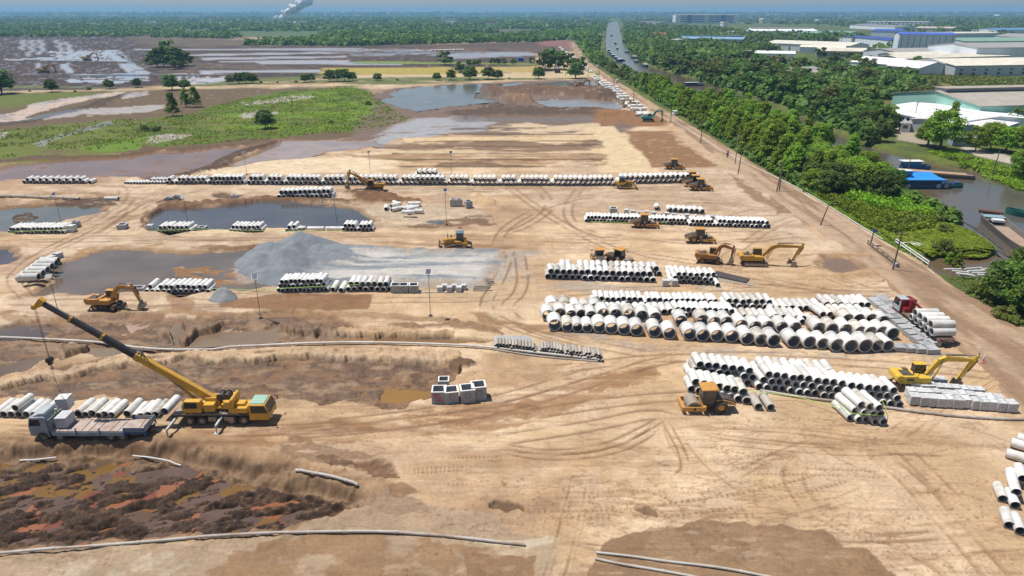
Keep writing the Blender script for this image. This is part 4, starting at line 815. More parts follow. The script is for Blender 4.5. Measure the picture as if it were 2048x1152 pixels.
for i,(x0,y0,x1,y1) in enumerate([(1800,486,1828,485),(1822,487,1838,494),(1828,487,1844,494),(1833,486,1850,493),(1842,485,1856,494)]):
    b=MB(); b.cyl(gp(x0,y0,.35),gp(x1,y1,.35),.16,n=8); tag(b.build('concrete_pile',WHT),f"white concrete pile, {ORD[i]} from the left on the grass beside the road",'concrete pile','white piles on the grass')
for i in range(11):
    x=1892+i*9+rk.uniform(-4,4); y=538+(i%4)*4+rk.uniform(-1,1); b=MB(); b.cyl(gp(x,y,.5+.15*(i%3)),gp(x+34,y+rk.uniform(-3,5),.5+.15*(i%3)),.17,n=8); tag(b.build('concrete_pile',WHT),f"pale concrete pile, {ORD[i]} from the left in the tangle at the lagoon edge",'concrete pile','concrete piles heaped at the lagoon edge')
# ---------------- gravel heaps
def heap(name,label,P,fn,colA,colB,step=.5,cat='gravel heap',seed=3):
    Pw=wpx(P); xs=[p[0] for p in Pw];ys=[p[1] for p in Pw]
    gx,gy=np.meshgrid(np.arange(min(xs)-3,max(xs)+3,step),np.arange(min(ys)-3,max(ys)+3,step),indexing='ij')
    x=gx.ravel();y=gy.ravel(); d=sdf(x+(fbm(x/6,y/6,3,seed)-.5)*3,y+(fbm(x/6,y/6,3,seed+5)-.5)*3,Pw)
    z=fn(x,y,-d)+(fbm(x/1.2,y/1.2,4,seed+9,.65)-.5)*.5*sst(0,1.5,-d); z=np.where(d>0,-.3-d*.3,z)
    nx_,ny_=gx.shape; i=(np.arange(nx_-1)[:,None]*ny_+np.arange(ny_-1)[None,:]).ravel(); f=np.stack([i,i+ny_,i+ny_+1,i+1],1)
    keep=(d[f]<1.2).all(1); f=f[keep]; us=np.unique(f); rem=np.zeros(len(x),int); rem[us]=np.arange(len(us))
    c=mixc(np.tile(np.array(s2(colA)),(len(x),1)),np.array(s2(colB)),colmix(x,y,z,d))
    ed_=sst(-3.5,.3,d+(fbm(x/2,y/2,4,15)-.5)*4)*(x>gp(700,540).x)*(len(Pw)>8); c=mixc(c,np.array(s2((196,168,136))),ed_*.9)
    return tag(link(name,npmesh(name,np.stack([x,y,z],1)[us],rem[f],[gm],attrs={'soil':c[us],'wet':us*0.,'veg':us*0.})),label,cat)
pk=[gp(605,505)[:2],gp(560,520)[:2],gp(640,510)[:2],gp(585,532)[:2]]
def fn1(x,y,i):
    z=.30*sst(0,5,i)*(.7+.6*fbm(x/5,y/2,3,14))
    A=gp(520,535); 
    for (px_,py_,hh,rr,ex) in ((525,535,2.6,7,1),(548,514,3.3,7.,1.1),(606,505,4.4,8,1.1),(575,530,3.6,7,1.),(590,518,3.9,6,1),(622,508,3.7,6,1),(640,516,2.6,8,1.4),(500,530,2.0,5,1),(560,558,2.2,6,1.2)):
        c_=gp(px_,py_); dd=np.sqrt(((x-c_.x)/ex)**2+(y-c_.y)**2); z=np.maximum(z,hh*(1-dd/rr)+(fbm(x/3,y/3,3,6)-.5)*.6+.12*np.sin(np.arctan2(y-c_.y,x-c_.x)*13+fbm(x/4,y/4,2,7)*6))
    e1=gp(700,560);e2=gp(980,560); q,_,_=pld(x,y,[(gp(620,562).x,gp(620,566).y),(gp(990,562).x,gp(990,566).y)]); z=np.maximum(z,1.1-q*.45)
    q,_,_=pld(x,y,[tuple(gp(660,500)[:2]),tuple(gp(800,505)[:2]),tuple(gp(930,510)[:2]),tuple(gp(1000,510)[:2])]); z=np.maximum(z,1.3-q*.5)
    return np.minimum(z,i*.75)
def colmix(x,y,z,d): 
    return sst(.25,.6,fbm(x/14,y/1.2,4,9))*sst(gp(620,530).x-2,gp(700,530).x,x)*sst(0,4,-d)*np.where(z<1.0,1,.1)
heap('gravel_heap',"large grey gravel heap spread to the right between pond and track","472,545 474,525 500,503 545,492 600,482 660,486 740,492 830,502 900,505 1010,503 1022,512 1010,530 990,555 985,575 940,580 800,580 700,578 600,580 560,577 510,562",fn1,(138,144,150),(206,200,190),.45)
def fn2(x,y,i):
    c_=gp(450,594); dd=np.hypot((x-c_.x)/1.25,y-c_.y); return np.minimum(np.maximum(2.1*(1-dd/2.6),.1),i*.9)
def colmix(x,y,z,d): return sst(.4,.7,fbm(x/2,y/2,3,9))*.3
heap('gravel_heap',"small grey gravel heap on the sand left of the mast","412,603 430,585 455,580 478,590 486,600 450,608",fn2,(150,152,154),(175,172,168),.25,seed=8)
# ---------------- machines
def V2(x,z,y=0): return (x,y,z)
def excavator(label,px,py,rz,paint,J,s=1.0,wheels=False,wide=False,blade=False,name='excavator',cat='excavator',z=0,group='excavators on the site',stripe=None):
    p0,kn,tp,en=J
    t=thing(name,label,cat,gp(px,py)+Vector((0,0,z)),R(rz),group); t.scale=(s,s,s)
    if wheels:
        for sx in (-1.45,1.45):
            for sy in (-1,1):
                w_=MB(); w_.wheel((sx,sy*1.0,.52),.52,.42); wo=w_.build('wheel',TYR,t)
                h=MB(); h.lathe([(-.16,.0),(-.16,.2),(-.12,.32),(.12,.32),(.16,.2),(.16,0)],(sx,sy*1.0,.52),16,0,'y'); h.build('rim',paint,wo)
        c=MB(); c.box((0,0,.72),(3.9,1.3,.42)); c.box((0,0,1.0),(1.8,1.5,.22)); c.cyl((-1.45,-1,.52),(-1.45,1,.52),.13); c.cyl((1.45,-1,.52),(1.45,1,.52),.13); c.box((0,-1.05,.75),(1.3,.5,.35)); c.box((0,1.05,.75),(1.3,.5,.35)); c.build('chassis',BLK,t,.02)
        bl=MB(); bl.prism([(2.25,.15),(2.42,.2),(2.32,.75),(2.2,.75),(2.28,.45)],-1.2,1.2); bl.beam((1.8,-.5,.75),(2.25,-.5,.45),.12,.14); bl.beam((1.8,.5,.75),(2.25,.5,.45),.12,.14); bl.build('dozer_blade',BLK,t)
        for sy in(-1,1):
            o_=MB(); o_.beam((-2.0,sy*.8,.85),(-2.35,sy*1.25,.25),.16,.16); o_.box((-2.4,sy*1.3,.18),(.45,.35,.08)); o_.build('stabiliser',BLK,t)
    else:
        for sy in (-1,1):
            tr=MB(); pf=[]
            for a in range(90,271,20): pf.append((-1.75+.42*math.cos(R(a)),.44+.42*math.sin(R(a))))
            for a in range(-90,91,20): pf.append((1.75+.42*math.cos(R(a)),.44+.42*math.sin(R(a))))
            tr.prism(pf,sy*1.12-.29,sy*1.12+.29)
            for i in range(22):
                x=-1.9+i*.181; tr.box((x,sy*1.12,.885),(.1,.6,.05)); tr.box((x,sy*1.12,.01),(.1,.6,.04))
            to=tr.build('track',BLK,t)
            rf=MB(); rf.box((0,sy*1.43,.48),(3.0,.04,.34)); 
            for i in range(7): rf.cyl((-1.5+i*.5,sy*1.40,.25),(-1.5+i*.5,sy*1.45,.25),.13,n=10)
            for i in(-1,1): rf.cyl((i*1.75,sy*1.40,.44),(i*1.75,sy*1.45,.44),.30,n=14)
            rf.build('track_frame',DUSTS,to)
        c=MB(); c.box((0,0,.62),(2.2,1.7,.4)); c.cyl((0,0,.8),(0,0,1.08),.7,n=20); c.build('undercarriage',BLK,t)
    b=MB(); b.box((-.75,0,1.22),(3.9,2.5,.26)); b.box((-1.45,-.0,1.68),(2.0,2.5,.72),tx=.97,ty=.95); b.box((.35,-.85,1.6),(1.7,.78,.6)); b.box((.2,0,1.5),(1.5,.7,.5)); b.build('engine_house',paint,t,.05)
    cw=MB(); pr=[(-2.35,1.12),(-2.75,1.15),(-2.98,1.45),(-2.98,1.9),(-2.8,2.1),(-2.35,2.14)]; cw.prism(pr,-1.18,1.18); cw.build('counterweight',paint,t,.06)
    hd=MB(); hd.box((-1.6,-.2,2.07),(1.2,1.3,.1)); hd.box((-1.2,.85,2.08),(.6,.5,.09)); hd.cyl((-.9,-.7,2.0),(-.9,-.7,2.5),.07,n=8); hd.build('engine_cover',BLK,t)
    rl=MB(); 
    for q in(((1.2,-1.2,1.9),(1.2,-1.2,2.5)),((-.5,-1.2,1.9),(-.5,-1.2,2.5)),((-.5,-1.2,2.5),(1.2,-1.2,2.5))): rl.cyl(*q,.03,n=6)
    rl.build('handrail',BLK,t)
    cb=MB(); cb.prism([(-.25,1.15),(1.25,1.15),(1.35,1.7),(1.15,2.85),(-.2,2.85)],.42,1.24); ca=cb.build('cab',BLK,t,.03)
    rf=MB(); rf.box((.45,.83,2.9),(1.45,.86,.1)); rf.build('cab_roof',paint,ca,.03)
    gl=MB(); gl.prism([(.05,1.75),(1.2,1.75),(1.05,2.7),(.05,2.7)],1.245,1.26); gl.prism([(.05,1.75),(1.2,1.75),(1.05,2.7),(.05,2.7)],.40,.415); gl.hexa([(1.33,.5,1.72),(1.36,.5,1.72),(1.36,1.16,1.72),(1.33,1.16,1.72),(1.17,.5,2.72),(1.2,.5,2.72),(1.2,1.16,2.72),(1.17,1.16,2.72)]); gl.build('window',GLASS,ca)
    bo=MB(); y=-.02
    P=[Vector((p0[0],y,p0[1])),Vector((kn[0],y,kn[1])),Vector((tp[0],y,tp[1]))]
    m_=P[0].lerp(P[1],.55); e1=P[1].lerp(P[0],.18); e2=P[1].lerp(P[2],.15)
    bo.beam(P[0],m_,.42,.42,.44,.66); bo.beam(m_,e1,.44,.66,.44,.70); bo.beam(e1,e2,.44,.70,.44,.66); bo.beam(e2,P[2],.43,.62,.36,.36)
    bo.cyl(P[2]-Vector((0,.26,0)),P[2]+Vector((0,.26,0)),.14,n=10); boom=bo.build('boom',paint,t,.02)
    d=(Vector((en[0],y,en[1]))-P[2]).normalized(); top=P[2]-d*.75; E_=Vector((en[0],y,en[1]))
    st=MB(); st.beam(top,P[2]+d*.2,.26,.3,.3,.55); st.beam(P[2]+d*.2,E_,.3,.55,.26,.28); st.build('stick',paint,t,.02)
    cy=MB()
    for sy in(-.34,.34):
        a=Vector((p0[0]+.75,sy,p0[1]-.45)); q=P[1].lerp(P[2],.03)+Vector((0,sy,-.1)); mid=a.lerp(q,.58); cy.cyl(a,mid,.10,n=8); cy.cyl(mid,q,.055,n=8,m=1)
    cy.build('boom_cylinder',[paint,STEEL],t)
    cy=MB(); a=P[1].lerp(P[2],.12)+Vector((0,0,.5)); mid=a.lerp(top,.6); cy.cyl(a,mid,.10,n=8); cy.cyl(mid,top,.05,n=8,m=1); cy.build('stick_cylinder',[BLK,STEEL],t)
    side=d.cross(Vector((0,1,0))).normalized()*-1
    if side.x<0: side=-side
    cy=MB(); a=P[2]+side*.42-d*.2; q=E_+side*.42-d*.35; mid=a.lerp(q,.6); cy.cyl(a,mid,.085,n=8); cy.cyl(mid,q,.045,n=8,m=1); cy.beam(q,E_+side*.1+d*.35,.3,.1); cy.build('bucket_cylinder',[BLK,STEEL],t)
    bk=MB(); w_=1.0 if wide else .5; bs=1.15 if wide else 1.0; th=.05
    o=[(-.15,.05),(.3,.1),(.55,-.15),(.58,-.55),(.35,-.9),(-.05,-1.05),(-.5,-.98)]; inn=[(-.5,-.92),(-.05,-.97),(.3,-.83),(.5,-.53),(.48,-.18),(.25,.02),(-.1,-.02)]
    o=[(E_.x+a*bs,max(E_.z,1.0)+c*bs*.95) for a,c in o]; inn=[(E_.x+a*bs,max(E_.z,1.0)+c*bs*.95) for a,c in inn]
    for i in range(6):
        q=[o[i],o[i+1],inn[5-i],inn[6-i]]; bk.prism(q,-w_,w_)
    for sy in(-w_,w_): bk.prism(o,sy-.025,sy+.025)
    for i in range(5): bk.box((o[6][0]-.08,-w_+.1+i*(2*w_-.2)/4,o[6][1]+.03),(.22,.1,.07))
    bk.build('bucket',DUSTS,t)
    if stripe:
        sx=MB(); sx.box((-1.4,-1.262,1.62),(.9,.02,.3)); sx.build('side_decal',BLK,t)
    return t
excavator("bright yellow wheeled excavator parked above the kerb bundles",1828,773,-2,YEL2,((1.1,1.75),(2.5,4.1),(6.5,3.9),(5.0,1.15)),1.0,True,stripe=1)
excavator("yellow tracked excavator with wide box bucket by the brown puddle",1508,529,-4,YEL,((1.3,1.75),(3.0,3.7),(7.9,3.6),(6.6,.95)),1.03,False,True)
excavator("orange yellow wheeled excavator at the left beside the gravel cone",217,617,-3,ORA,((.9,1.7),(2.4,3.9),(4.8,3.7),(5.6,1.15)),1.0,True)
excavator("worn rusty wheeled excavator in front of the tracked yellow one",1419,525,-16,RUST,((.7,1.7),(2.0,3.9),(4.2,3.2),(4.0,1.15)),.95,True)
excavator("yellow tracked excavator digging in front of the far pipe row",748,381,178,YEL,((1.2,1.75),(3.6,3.5),(5.9,4.6),(6.7,1.35)),1.05)
excavator("teal tracked excavator on brown ground near the haul road",1297,243,-4,TEAL,((1.0,1.7),(2.9,4.2),(4.9,4.0),(5.2,1.1)),1.1)
excavator("small yellow excavator beside the white pipes along the road",1270,217,168,YEL,((1.0,1.7),(2.8,3.8),(4.8,3.6),(5.0,1.1)),1.1)
excavator("orange excavator on the dark spoil mound beyond the ponds",1160,181,15,RUST,((1.0,1.7),(2.9,3.9),(5.2,3.6),(5.6,1.1)),1.1,z=1.5)
excavator("orange excavator in the wet plough land, nearer of the far left two",88,146,5,ORA,((1.0,1.7),(2.9,3.9),(5.2,3.6),(5.6,1.1)),1.6)
excavator("orange excavator in the wet plough land, farther of the far left two",175,121,20,ORA,((1.0,1.7),(2.9,3.9),(5.2,3.6),(5.6,1.1)),1.7)
def roller(label,px,py,rz,paint,s=1.0,group='soil rollers'):
    t=thing('road_roller',label,'road roller',gp(px,py),R(rz),group); t.scale=(s,s,s)
    d=MB(); d.lathe([(-1.05,.62),(-1.05,.76),(1.05,.76),(1.05,.62),(.9,.6),(-.9,.6)],(1.75,0,.76),34,0,'y',True); d.lathe([(-.9,.0),(-.9,.62)],(1.75,0,.76),34,0,'y'); d.lathe([(.9,.62),(.9,0)],(1.75,0,.76),34,0,'y'); d.build('drum',DUSTS,t)
    f=MB()
    for sy in(-1.2,1.2): f.box((1.75,sy,.72),(2.6,.14,.55)); f.cyl((1.75,sy-.12,.78),(1.75,sy+.12,.78),.22,n=14,m=1)
    f.box((3.0,0,.72),(.3,2.4,.5)); f.box((.55,0,.75),(.35,2.4,.55)); f.build('drum_frame',[paint,BLK],t,.03)
    j=MB(); j.box((.15,0,.75),(.9,.9,.5)); j.box((-.6,0,.9),(1.5,1.1,.5)); j.build('chassis',BLK,t)
    for sy in(-1,1):
        w_=MB(); w_.wheel((-1.35,sy*.92,.78),.78,.56,26)
        for i in range(18):
            a=i*math.pi/9; w_.box((-1.35+math.cos(a)*.77,sy*.92,.78+math.sin(a)*.77),(.07,.5,.10),ry=-a)
        wo=w_.build('wheel',TYR,t); h=MB(); h.lathe([(-.2,0),(-.2,.18),(-.1,.44),(.1,.44),(.2,.18),(.2,0)],(-1.35,sy*.92,.78),16,0,'y'); h.build('rim',paint,wo)
    hd=MB(); hd.prism([(-.75,1.2),(-.75,1.95),(-1.6,1.85),(-2.8,1.5),(-3.0,1.2),(-3.0,.95),(-2.2,1.0),(-2.05,1.2)],-.72,.72); hd.build('hood',[BLK],t,.05)
    sp=MB()
    for sy in(-1,1): sp.prism([(-.8,1.35),(-.8,1.72),(-1.6,1.68),(-2.85,1.32),(-3.02,1.05),(-2.2,1.05),(-1.9,1.5),(-1.4,1.66)],sy*.73,sy*.86)
    sp.box((-2.98,0,1.02),(.12,1.5,.3)); sp.build('side_panel',paint,t,.02)
    for sy in(-1,1):
        gr=MB(); gr.prism([(-1.25,1.47),(-1.25,1.49),(-2.6,1.28),(-2.6,1.26)],sy*.862,sy*.868)
        for i in range(3): gr.prism([(-1.3-i*.45,1.5-i*.07),(-1.3-i*.45,1.62-i*.08),(-1.65-i*.45,1.56-i*.08),(-1.6-i*.45,1.44-i*.07)],sy*.862,sy*.872)
        gr.build('vent',BLK,t)
    c=MB(); c.prism([(-.75,1.1),(.72,1.1),(.9,1.6),(.72,2.85),(-.72,2.85)],-.78,.78); c.box((0,-.85,.75),(.6,.2,.7)); ca=c.build('cab',BLK,t,.03)
    g_=MB()
    for sy in(-1,1): g_.prism([(-.6,1.75),(.78,1.75),(.62,2.75),(-.58,2.75)],sy*.785,sy*.80)
    g_.hexa([(.86,-.68,1.72),(.9,-.68,1.72),(.9,.68,1.72),(.86,.68,1.72),(.74,-.68,2.74),(.77,-.68,2.74),(.77,.68,2.74),(.74,.68,2.74)]); g_.build('window',GLASS,ca)
    r_=MB(); r_.prism([(-.95,2.86),(.98,2.86),(1.0,3.0),(-.7,3.06),(-.95,2.98)],-.95,.95); r_.build('cab_roof',paint,ca,.03)
    l=MB()
    for i in range(3): l.box((.05,-.93,.55+i*.28),(.42,.12,.05))
    l.box((.12,-.80,1.35),(.42,.02,.26)); l.build('step',WHT,t)
    e=MB()
    for sy in(-1,1): e.beam((.8,sy*.8,2.4),(1.0,sy*1.15,2.45),.04,.04); e.box((1.0,sy*1.18,2.3),(.06,.22,.34))
    e.build('mirror',BLK,t)
    return t
r0=roller("large orange soil roller in the foreground, drum pointing left",1413,818,180,ORA,1.04)
rl=[("orange roller standing right of the long white row",1398,484,0),("orange roller in front of the long white pipe row",1287,454,-3),("roller alone above the far pipe row",1347,338,0),("nearest of three rollers parked side by side",1399,380,0),("middle of three rollers parked side by side",1389,372.5,0),("farthest of three rollers parked side by side",1383,365,0),
("roller behind the stack seen end on, left one of two",1197,527,92),("roller behind the stack turned askew, right one of two",1238,527,-40)]
def rep(o,label,px,py,rz,s):
    c=copy_tree(o); c.location=gp(px,py); c.rotation_euler=(0,0,R(rz)); c.scale=(s,s,s); c['label']=label; return c
for l,x,y,rz in rl: rep(r0,l,x,y,rz,1.0 if y>400 else 1.04)
def dozer(label,px,py,rz,s=1):
    t=thing('bulldozer',label,'bulldozer',gp(px,py),R(rz),'bulldozers'); t.scale=(s,s,s)
    for sy in(-1,1):
        tr=MB(); tr.prism([(-1.9,.1),(1.7,.02),(2.0,.3),(1.9,.7),(1.2,.95),(-.6,1.25),(-1.5,1.1),(-2.1,.6)],sy*1.15-.3,sy*1.15+.3); 
        for i in range(18): tr.box((-1.8+i*.2,sy*1.15,.03),(.08,.62,.06))
        to=tr.build('track',BLK,t,.03); f=MB(); f.box((0,sy*1.46,.5),(2.9,.04,.35)); f.cyl((-1.5,sy*1.44,.62),(-1.5,sy*1.49,.62),.38,n=16); f.cyl((1.6,sy*1.44,.42),(1.6,sy*1.49,.42),.32,n=16); f.build('track_frame',DUSTS,to)
    b=MB(); b.prism([(-.1,.7),(2.0,.7),(2.05,1.9),(-.1,2.05)],-.55,.55); b.build('engine_hood',YEL,t,.04)
    d=MB(); d.box((-1.2,0,1.2),(2.0,2.6,.5)); d.box((-1.9,0,1.6),(.7,2.1,.6)); d.box((-.5,-1.0,1.55),(1.2,.5,.3)); d.box((-.5,1.0,1.55),(1.2,.5,.3)); d.build('body',YEL,t,.04)
    c=MB(); c.box((-.85,0,2.25),(1.35,1.5,1.5),tx=.9,ty=.92); ca=c.build('cab',BLK,t,.03); r_=MB(); r_.box((-.85,0,3.05),(1.5,1.6,.12)); r_.build('cab_roof',mat('roof_grey_blue',(.12,.2,.24),.5),ca,.02)
    g_=MB(); 
    for sy in(-1,1): g_.box((-.85,sy*.74,2.45),(1.0,.03,.85),rx=sy*R(2.3))
    g_.build('window',GLASS,ca)
    e=MB(); e.cyl((1.3,.2,1.9),(1.3,.2,2.9),.07,n=8); e.cyl((.7,-.25,1.95),(.7,-.25,2.5),.1,n=8); e.build('exhaust',BLK,t)
    bl=MB(); bl.prism([(2.9,.05),(3.05,.1),(2.85,.5),(2.85,.9),(3.05,1.3),(2.95,1.35),(2.7,.9),(2.7,.45)],-1.75,1.75); bl.build('blade',DUSTS,t)
    a=MB()
    for sy in(-1,1): a.beam((-.3,sy*1.55,.5),(2.8,sy*1.55,.4),.16,.25); a.cyl((1.6,sy*.62,1.7),(2.75,sy*.7,.95),.08,n=8)
    a.build('push_arm',YEL,t); 
    k=MB(); k.beam((-2.1,0,1.1),(-2.8,0,1.0),.9,.3); k.beam((-2.8,0,1.2),(-2.95,0,.25),.12,.2); k.build('ripper',BLK,t)
    return t
z0=dozer("yellow bulldozer standing at the edge of the gravel sheet",911,497,184,1.12); rep(z0,"yellow bulldozer in front of the right part of the far pipe row",1249,376,-2,1.0)
# ---------------- truck crane
def wheelset(t,xs,y,r,w=.34,rim=None,both=True):
    for x in xs:
        for sy in(-1,1):
            m_=MB(); m_.wheel((x,sy*y,r),r,w); wo=m_.build('wheel',TYR,t); h=MB(); h.lathe([(-w*.45,.0),(-w*.3,r*.3),(-w*.45,r*.55),(w*.45,r*.55),(w*.3,r*.3),(w*.45,0)],(x,sy*y,r),16,0,'y'); h.build('rim',rim or DUSTS,wo)
cr_=thing('truck_crane',"yellow truck crane with long black telescopic boom raised over the pipes",'truck crane',(gp(440,854).x,68.0,0),R(1),None)
wheelset(cr_,(-3.5,-2.1,1.2,2.65),1.05,.56)
c=MB(); c.box((-.6,0,.95),(9.4,1.0,.5)); c.box((-.6,0,1.3),(9.6,2.3,.2)); c.box((-.9,-1.1,.85),(.9,.35,.6),1); c.box((1.0,-1.05,.85),(1.1,.4,.5),1); c.box((-5.2,0,1.0),(.4,2.4,.5)); c.build('chassis',[BLK,DUSTS],cr_,.02)
c=MB(); c.box((-1.6,0,1.44),(7.4,2.35,.1)); 
for i in range(10): c.box((-4.6+i*.55+ (i%3)*.1,-.9+(i%2)*.2,1.55),(.5,.28,.12),rz=i)
c.build('deck',DUSTS,cr_)
c=MB(); c.box((2.1,-.55,1.85),(2.1,1.2,.7)); c.box((2.3,.55,1.75),(1.8,1.0,.5)); c.box((2.2,-.2,2.35),(1.4,.9,.35),tx=.85); c.build('engine_cover',CRY,cr_,.05)
c=MB(); c.prism([(3.3,.62),(5.45,.62),(5.75,1.0),(5.7,1.6),(5.25,2.6),(3.4,2.62)],-1.2,1.2); cab=c.build('carrier_cab',CRY,cr_,.06)
c=MB(); c.hexa([(5.72,-1.08,1.65),(5.75,-1.08,1.65),(5.75,1.08,1.65),(5.72,1.08,1.65),(5.29,-1.08,2.55),(5.32,-1.08,2.55),(5.32,1.08,2.55),(5.29,1.08,2.55)])
for sy in(-1,1): c.prism([(3.6,1.55),(5.5,1.55),(5.12,2.45),(3.6,2.45)],sy*1.19,sy*1.215)
c.build('window',GLASS,cab); c=MB(); c.box((4.3,0,2.66),(1.6,1.9,.08)); 
for i in range(4): c.box((4.3,-.7+i*.47,2.72),(1.5,.06,.05))
c.build('cab_roof',mat('pale_green_panel',(.32,.55,.46),.6,0,.15,2,dirt=(.4,.45,.38)),cab)
c=MB(); c.box((5.77,-.8,.95),(.06,.4,.18)); c.box((5.77,.8,.95),(.06,.4,.18)); c.build('headlight',WHT,cab); c=MB()
for sy in(-1,1): c.beam((5.5,sy*1.2,2.5),(5.8,sy*1.5,2.3),.05,.05); c.box((5.85,sy*1.5,2.1),(.08,.2,.45))
c.build('mirror',BLK,cab)
for i,(x,sy,L_) in enumerate([(-5.0,-1,2.4),(.15,-1,1.7),(-5.0,1,1.7),(.15,1,1.5)]):
    o_=MB(); o_.beam((x,sy*.8,1.0),(x,sy*(1.2+L_),1.0),.22,.26); o_.cyl((x,sy*(1.2+L_),1.05),(x,sy*(1.2+L_),.15),.09,n=10); o_.box((x,sy*(1.2+L_),.06),(.55,.55,.1)); o_.build('outrigger',mat('outrigger_white',(.5,.52,.5),.6),cr_,.01)
c=MB(); c.cyl((-1.6,0,1.4),(-1.6,0,1.85),.85,n=22); c.build('turntable',BLK,cr_)
c=MB(); c.box((-1.1,0,2.0),(3.4,1.5,.3)); c.box((-.9,.45,2.6),(1.6,.22,1.2)); c.box((-.9,-.35,2.6),(1.6,.22,1.2)); c.box((-1.0,-.95,2.35),(1.2,.8,.9)); c.build('superstructure',CRY,cr_,.04)
c=MB(); c.box((1.0,0,2.55),(.8,2.3,.95)); c.box((1.5,0,2.75),(.35,2.35,1.1)); c.build('counterweight',CRY,cr_,.08)
for x in(.1,.8): c=MB(); c.cyl((x,-.5,3.25),(x,.5,3.25),.32,n=16); c.cyl((x,-.56,3.25),(x,-.5,3.25),.42,n=16); c.cyl((x,.5,3.25),(x,.56,3.25),.42,n=16); c.build('winch',BLK,cr_)
c=MB(); c.prism([(-4.0,1.75),(-1.9,1.75),(-1.9,3.2),(-3.7,3.25),(-4.1,2.5)],-1.35,-.6); oc=c.build('operator_cab',CRY,cr_,.04)
c=MB(); c.prism([(-3.8,2.35),(-2.3,2.35),(-2.3,3.05),(-3.65,3.08)],-1.375,-1.355); c.hexa([(-4.13,-1.25,2.5),(-4.1,-1.25,2.5),(-4.1,-.7,2.5),(-4.13,-.7,2.5),(-3.78,-1.25,3.2),(-3.75,-1.25,3.2),(-3.75,-.7,3.2),(-3.78,-.7,3.2)]); c.build('window',GLASS,oc)
bp=aty(428,799,68.0); tip=aty(84,603,68.0); B0=Vector((bp.x-cr_.location.x,.05,bp.z)); B1=Vector((tip.x-cr_.location.x,.05,tip.z)); bd=(B1-B0)
at_=lambda k: B0+bd*k
c=MB(); c.beam(B0-bd.normalized()*.5,at_(.46),.66,.84,.60,.74); c.beam(at_(.44),at_(.47),.72,.86); bm0=c.build('boom',CRY,cr_,.03)
bk=mat('boom_black',(.018,.02,.028),.35,0,.2,1.0,dirt=(.06,.06,.065))
c=MB(); c.beam(at_(.46),at_(.66),.54,.66); c.beam(at_(.65),at_(.665),.64,.76,m=1); c.beam(at_(.665),at_(.84),.46,.55); c.beam(at_(.83),at_(.845),.55,.65,m=1); c.beam(at_(.845),at_(1.0),.38,.46); c.build('boom_extension',[bk,CRY],bm0,.02)
c=MB(); nrm=Vector((0,1,0)).cross(bd.normalized()); h_=at_(1.0)
c.beam(at_(.985),at_(1.012)+Vector((0,0,.1)),.6,.9); c.beam(h_,h_+Vector((-.95,0,-.55)),.5,.45,.3,.25); c.cyl(h_+Vector((-.75,-.3,-.5)),h_+Vector((-.75,.3,-.5)),.28,n=14); c.build('boom_head',CRY,bm0,.02)
c=MB(); q=at_(.30)+Vector((0,0,-.45)); a=Vector((-2.3,.05,2.0)); mid=a.lerp(q,.5); c.cyl(a,mid,.22,n=12); c.cyl(mid,q,.14,n=12,m=1); c.build('lift_cylinder',[CRY,STEEL],cr_)
c=MB(); 
for i in range(4): c.cyl(at_(.36+i*.03)+Vector((0,-.5,.35)),at_(.43+i*.004)+Vector((0,.3,.75)),.05,n=6)
c.cyl(Vector((.1,-.1,3.5)),at_(.44)+Vector((0,-.1,.75)),.02,n=6); c.cyl(at_(.44)+Vector((0,-.1,.75)),at_(1.0)+Vector((0,0,.5)),.02,n=6); c.build('hoist_rope',BLK,cr_)
hk=aty(110,722,68.0)-cr_.location; hx=h_.x-.75
c=MB(); 
for dx in(-.12,.12,.0): c.cyl((hx+dx,.02,h_.z-.6),(hx+dx*.6,0.02,hk.z+.5),.018,n=5)
c.build('hook_rope',BLK,cr_)
c=MB(); c.box((hx,.0,hk.z+.15),(.3,.5,.8)); c.cyl((hx,-.28,hk.z+.3),(hx,.28,hk.z+.3),.34,n=14); c.ring([(hx,0,hk.z-.25),(hx,0,hk.z-.5),(hx+.16,0,hk.z-.65),(hx+.02,0,hk.z-.82),(hx-.16,0,hk.z-.7)],.06,6); c.build('hook_block',bk,cr_)
c=MB(); c.cyl((hx,0,hk.z-.8),(hx+.1,0,4.0),.02,n=5)
for dx,dy in((-.6,-.5),(.6,-.5),(-.6,.5),(.6,.5)): c.cyl((hx+.1,0,4.0),(hx+.1+dx,dy,3.3),.02,n=5)
c.build('sling',BLK,cr_)
lx=cr_.location.x+hx+.1
t=thing('block_pallet',"white topped block pallet hanging from the crane hook",'block pallet',(lx,68.0,1.75),R(6)); t.scale=(.88,.88,.88)
b=MB()
for i in range(4):
    for j in range(3):
        for k_ in range(5): b.box((-.56+i*.375,-.5+j*.5,.16+k_*.28),(.355,.48,.26))
b.build('block',mat('kerb_grey',(.46,.46,.46)),t); b=MB(); b.box((0,0,-.02),(1.6,1.6,.06)); b.box((0,0,1.50),(1.55,1.5,.06)); b.build('pallet',WHT,t)
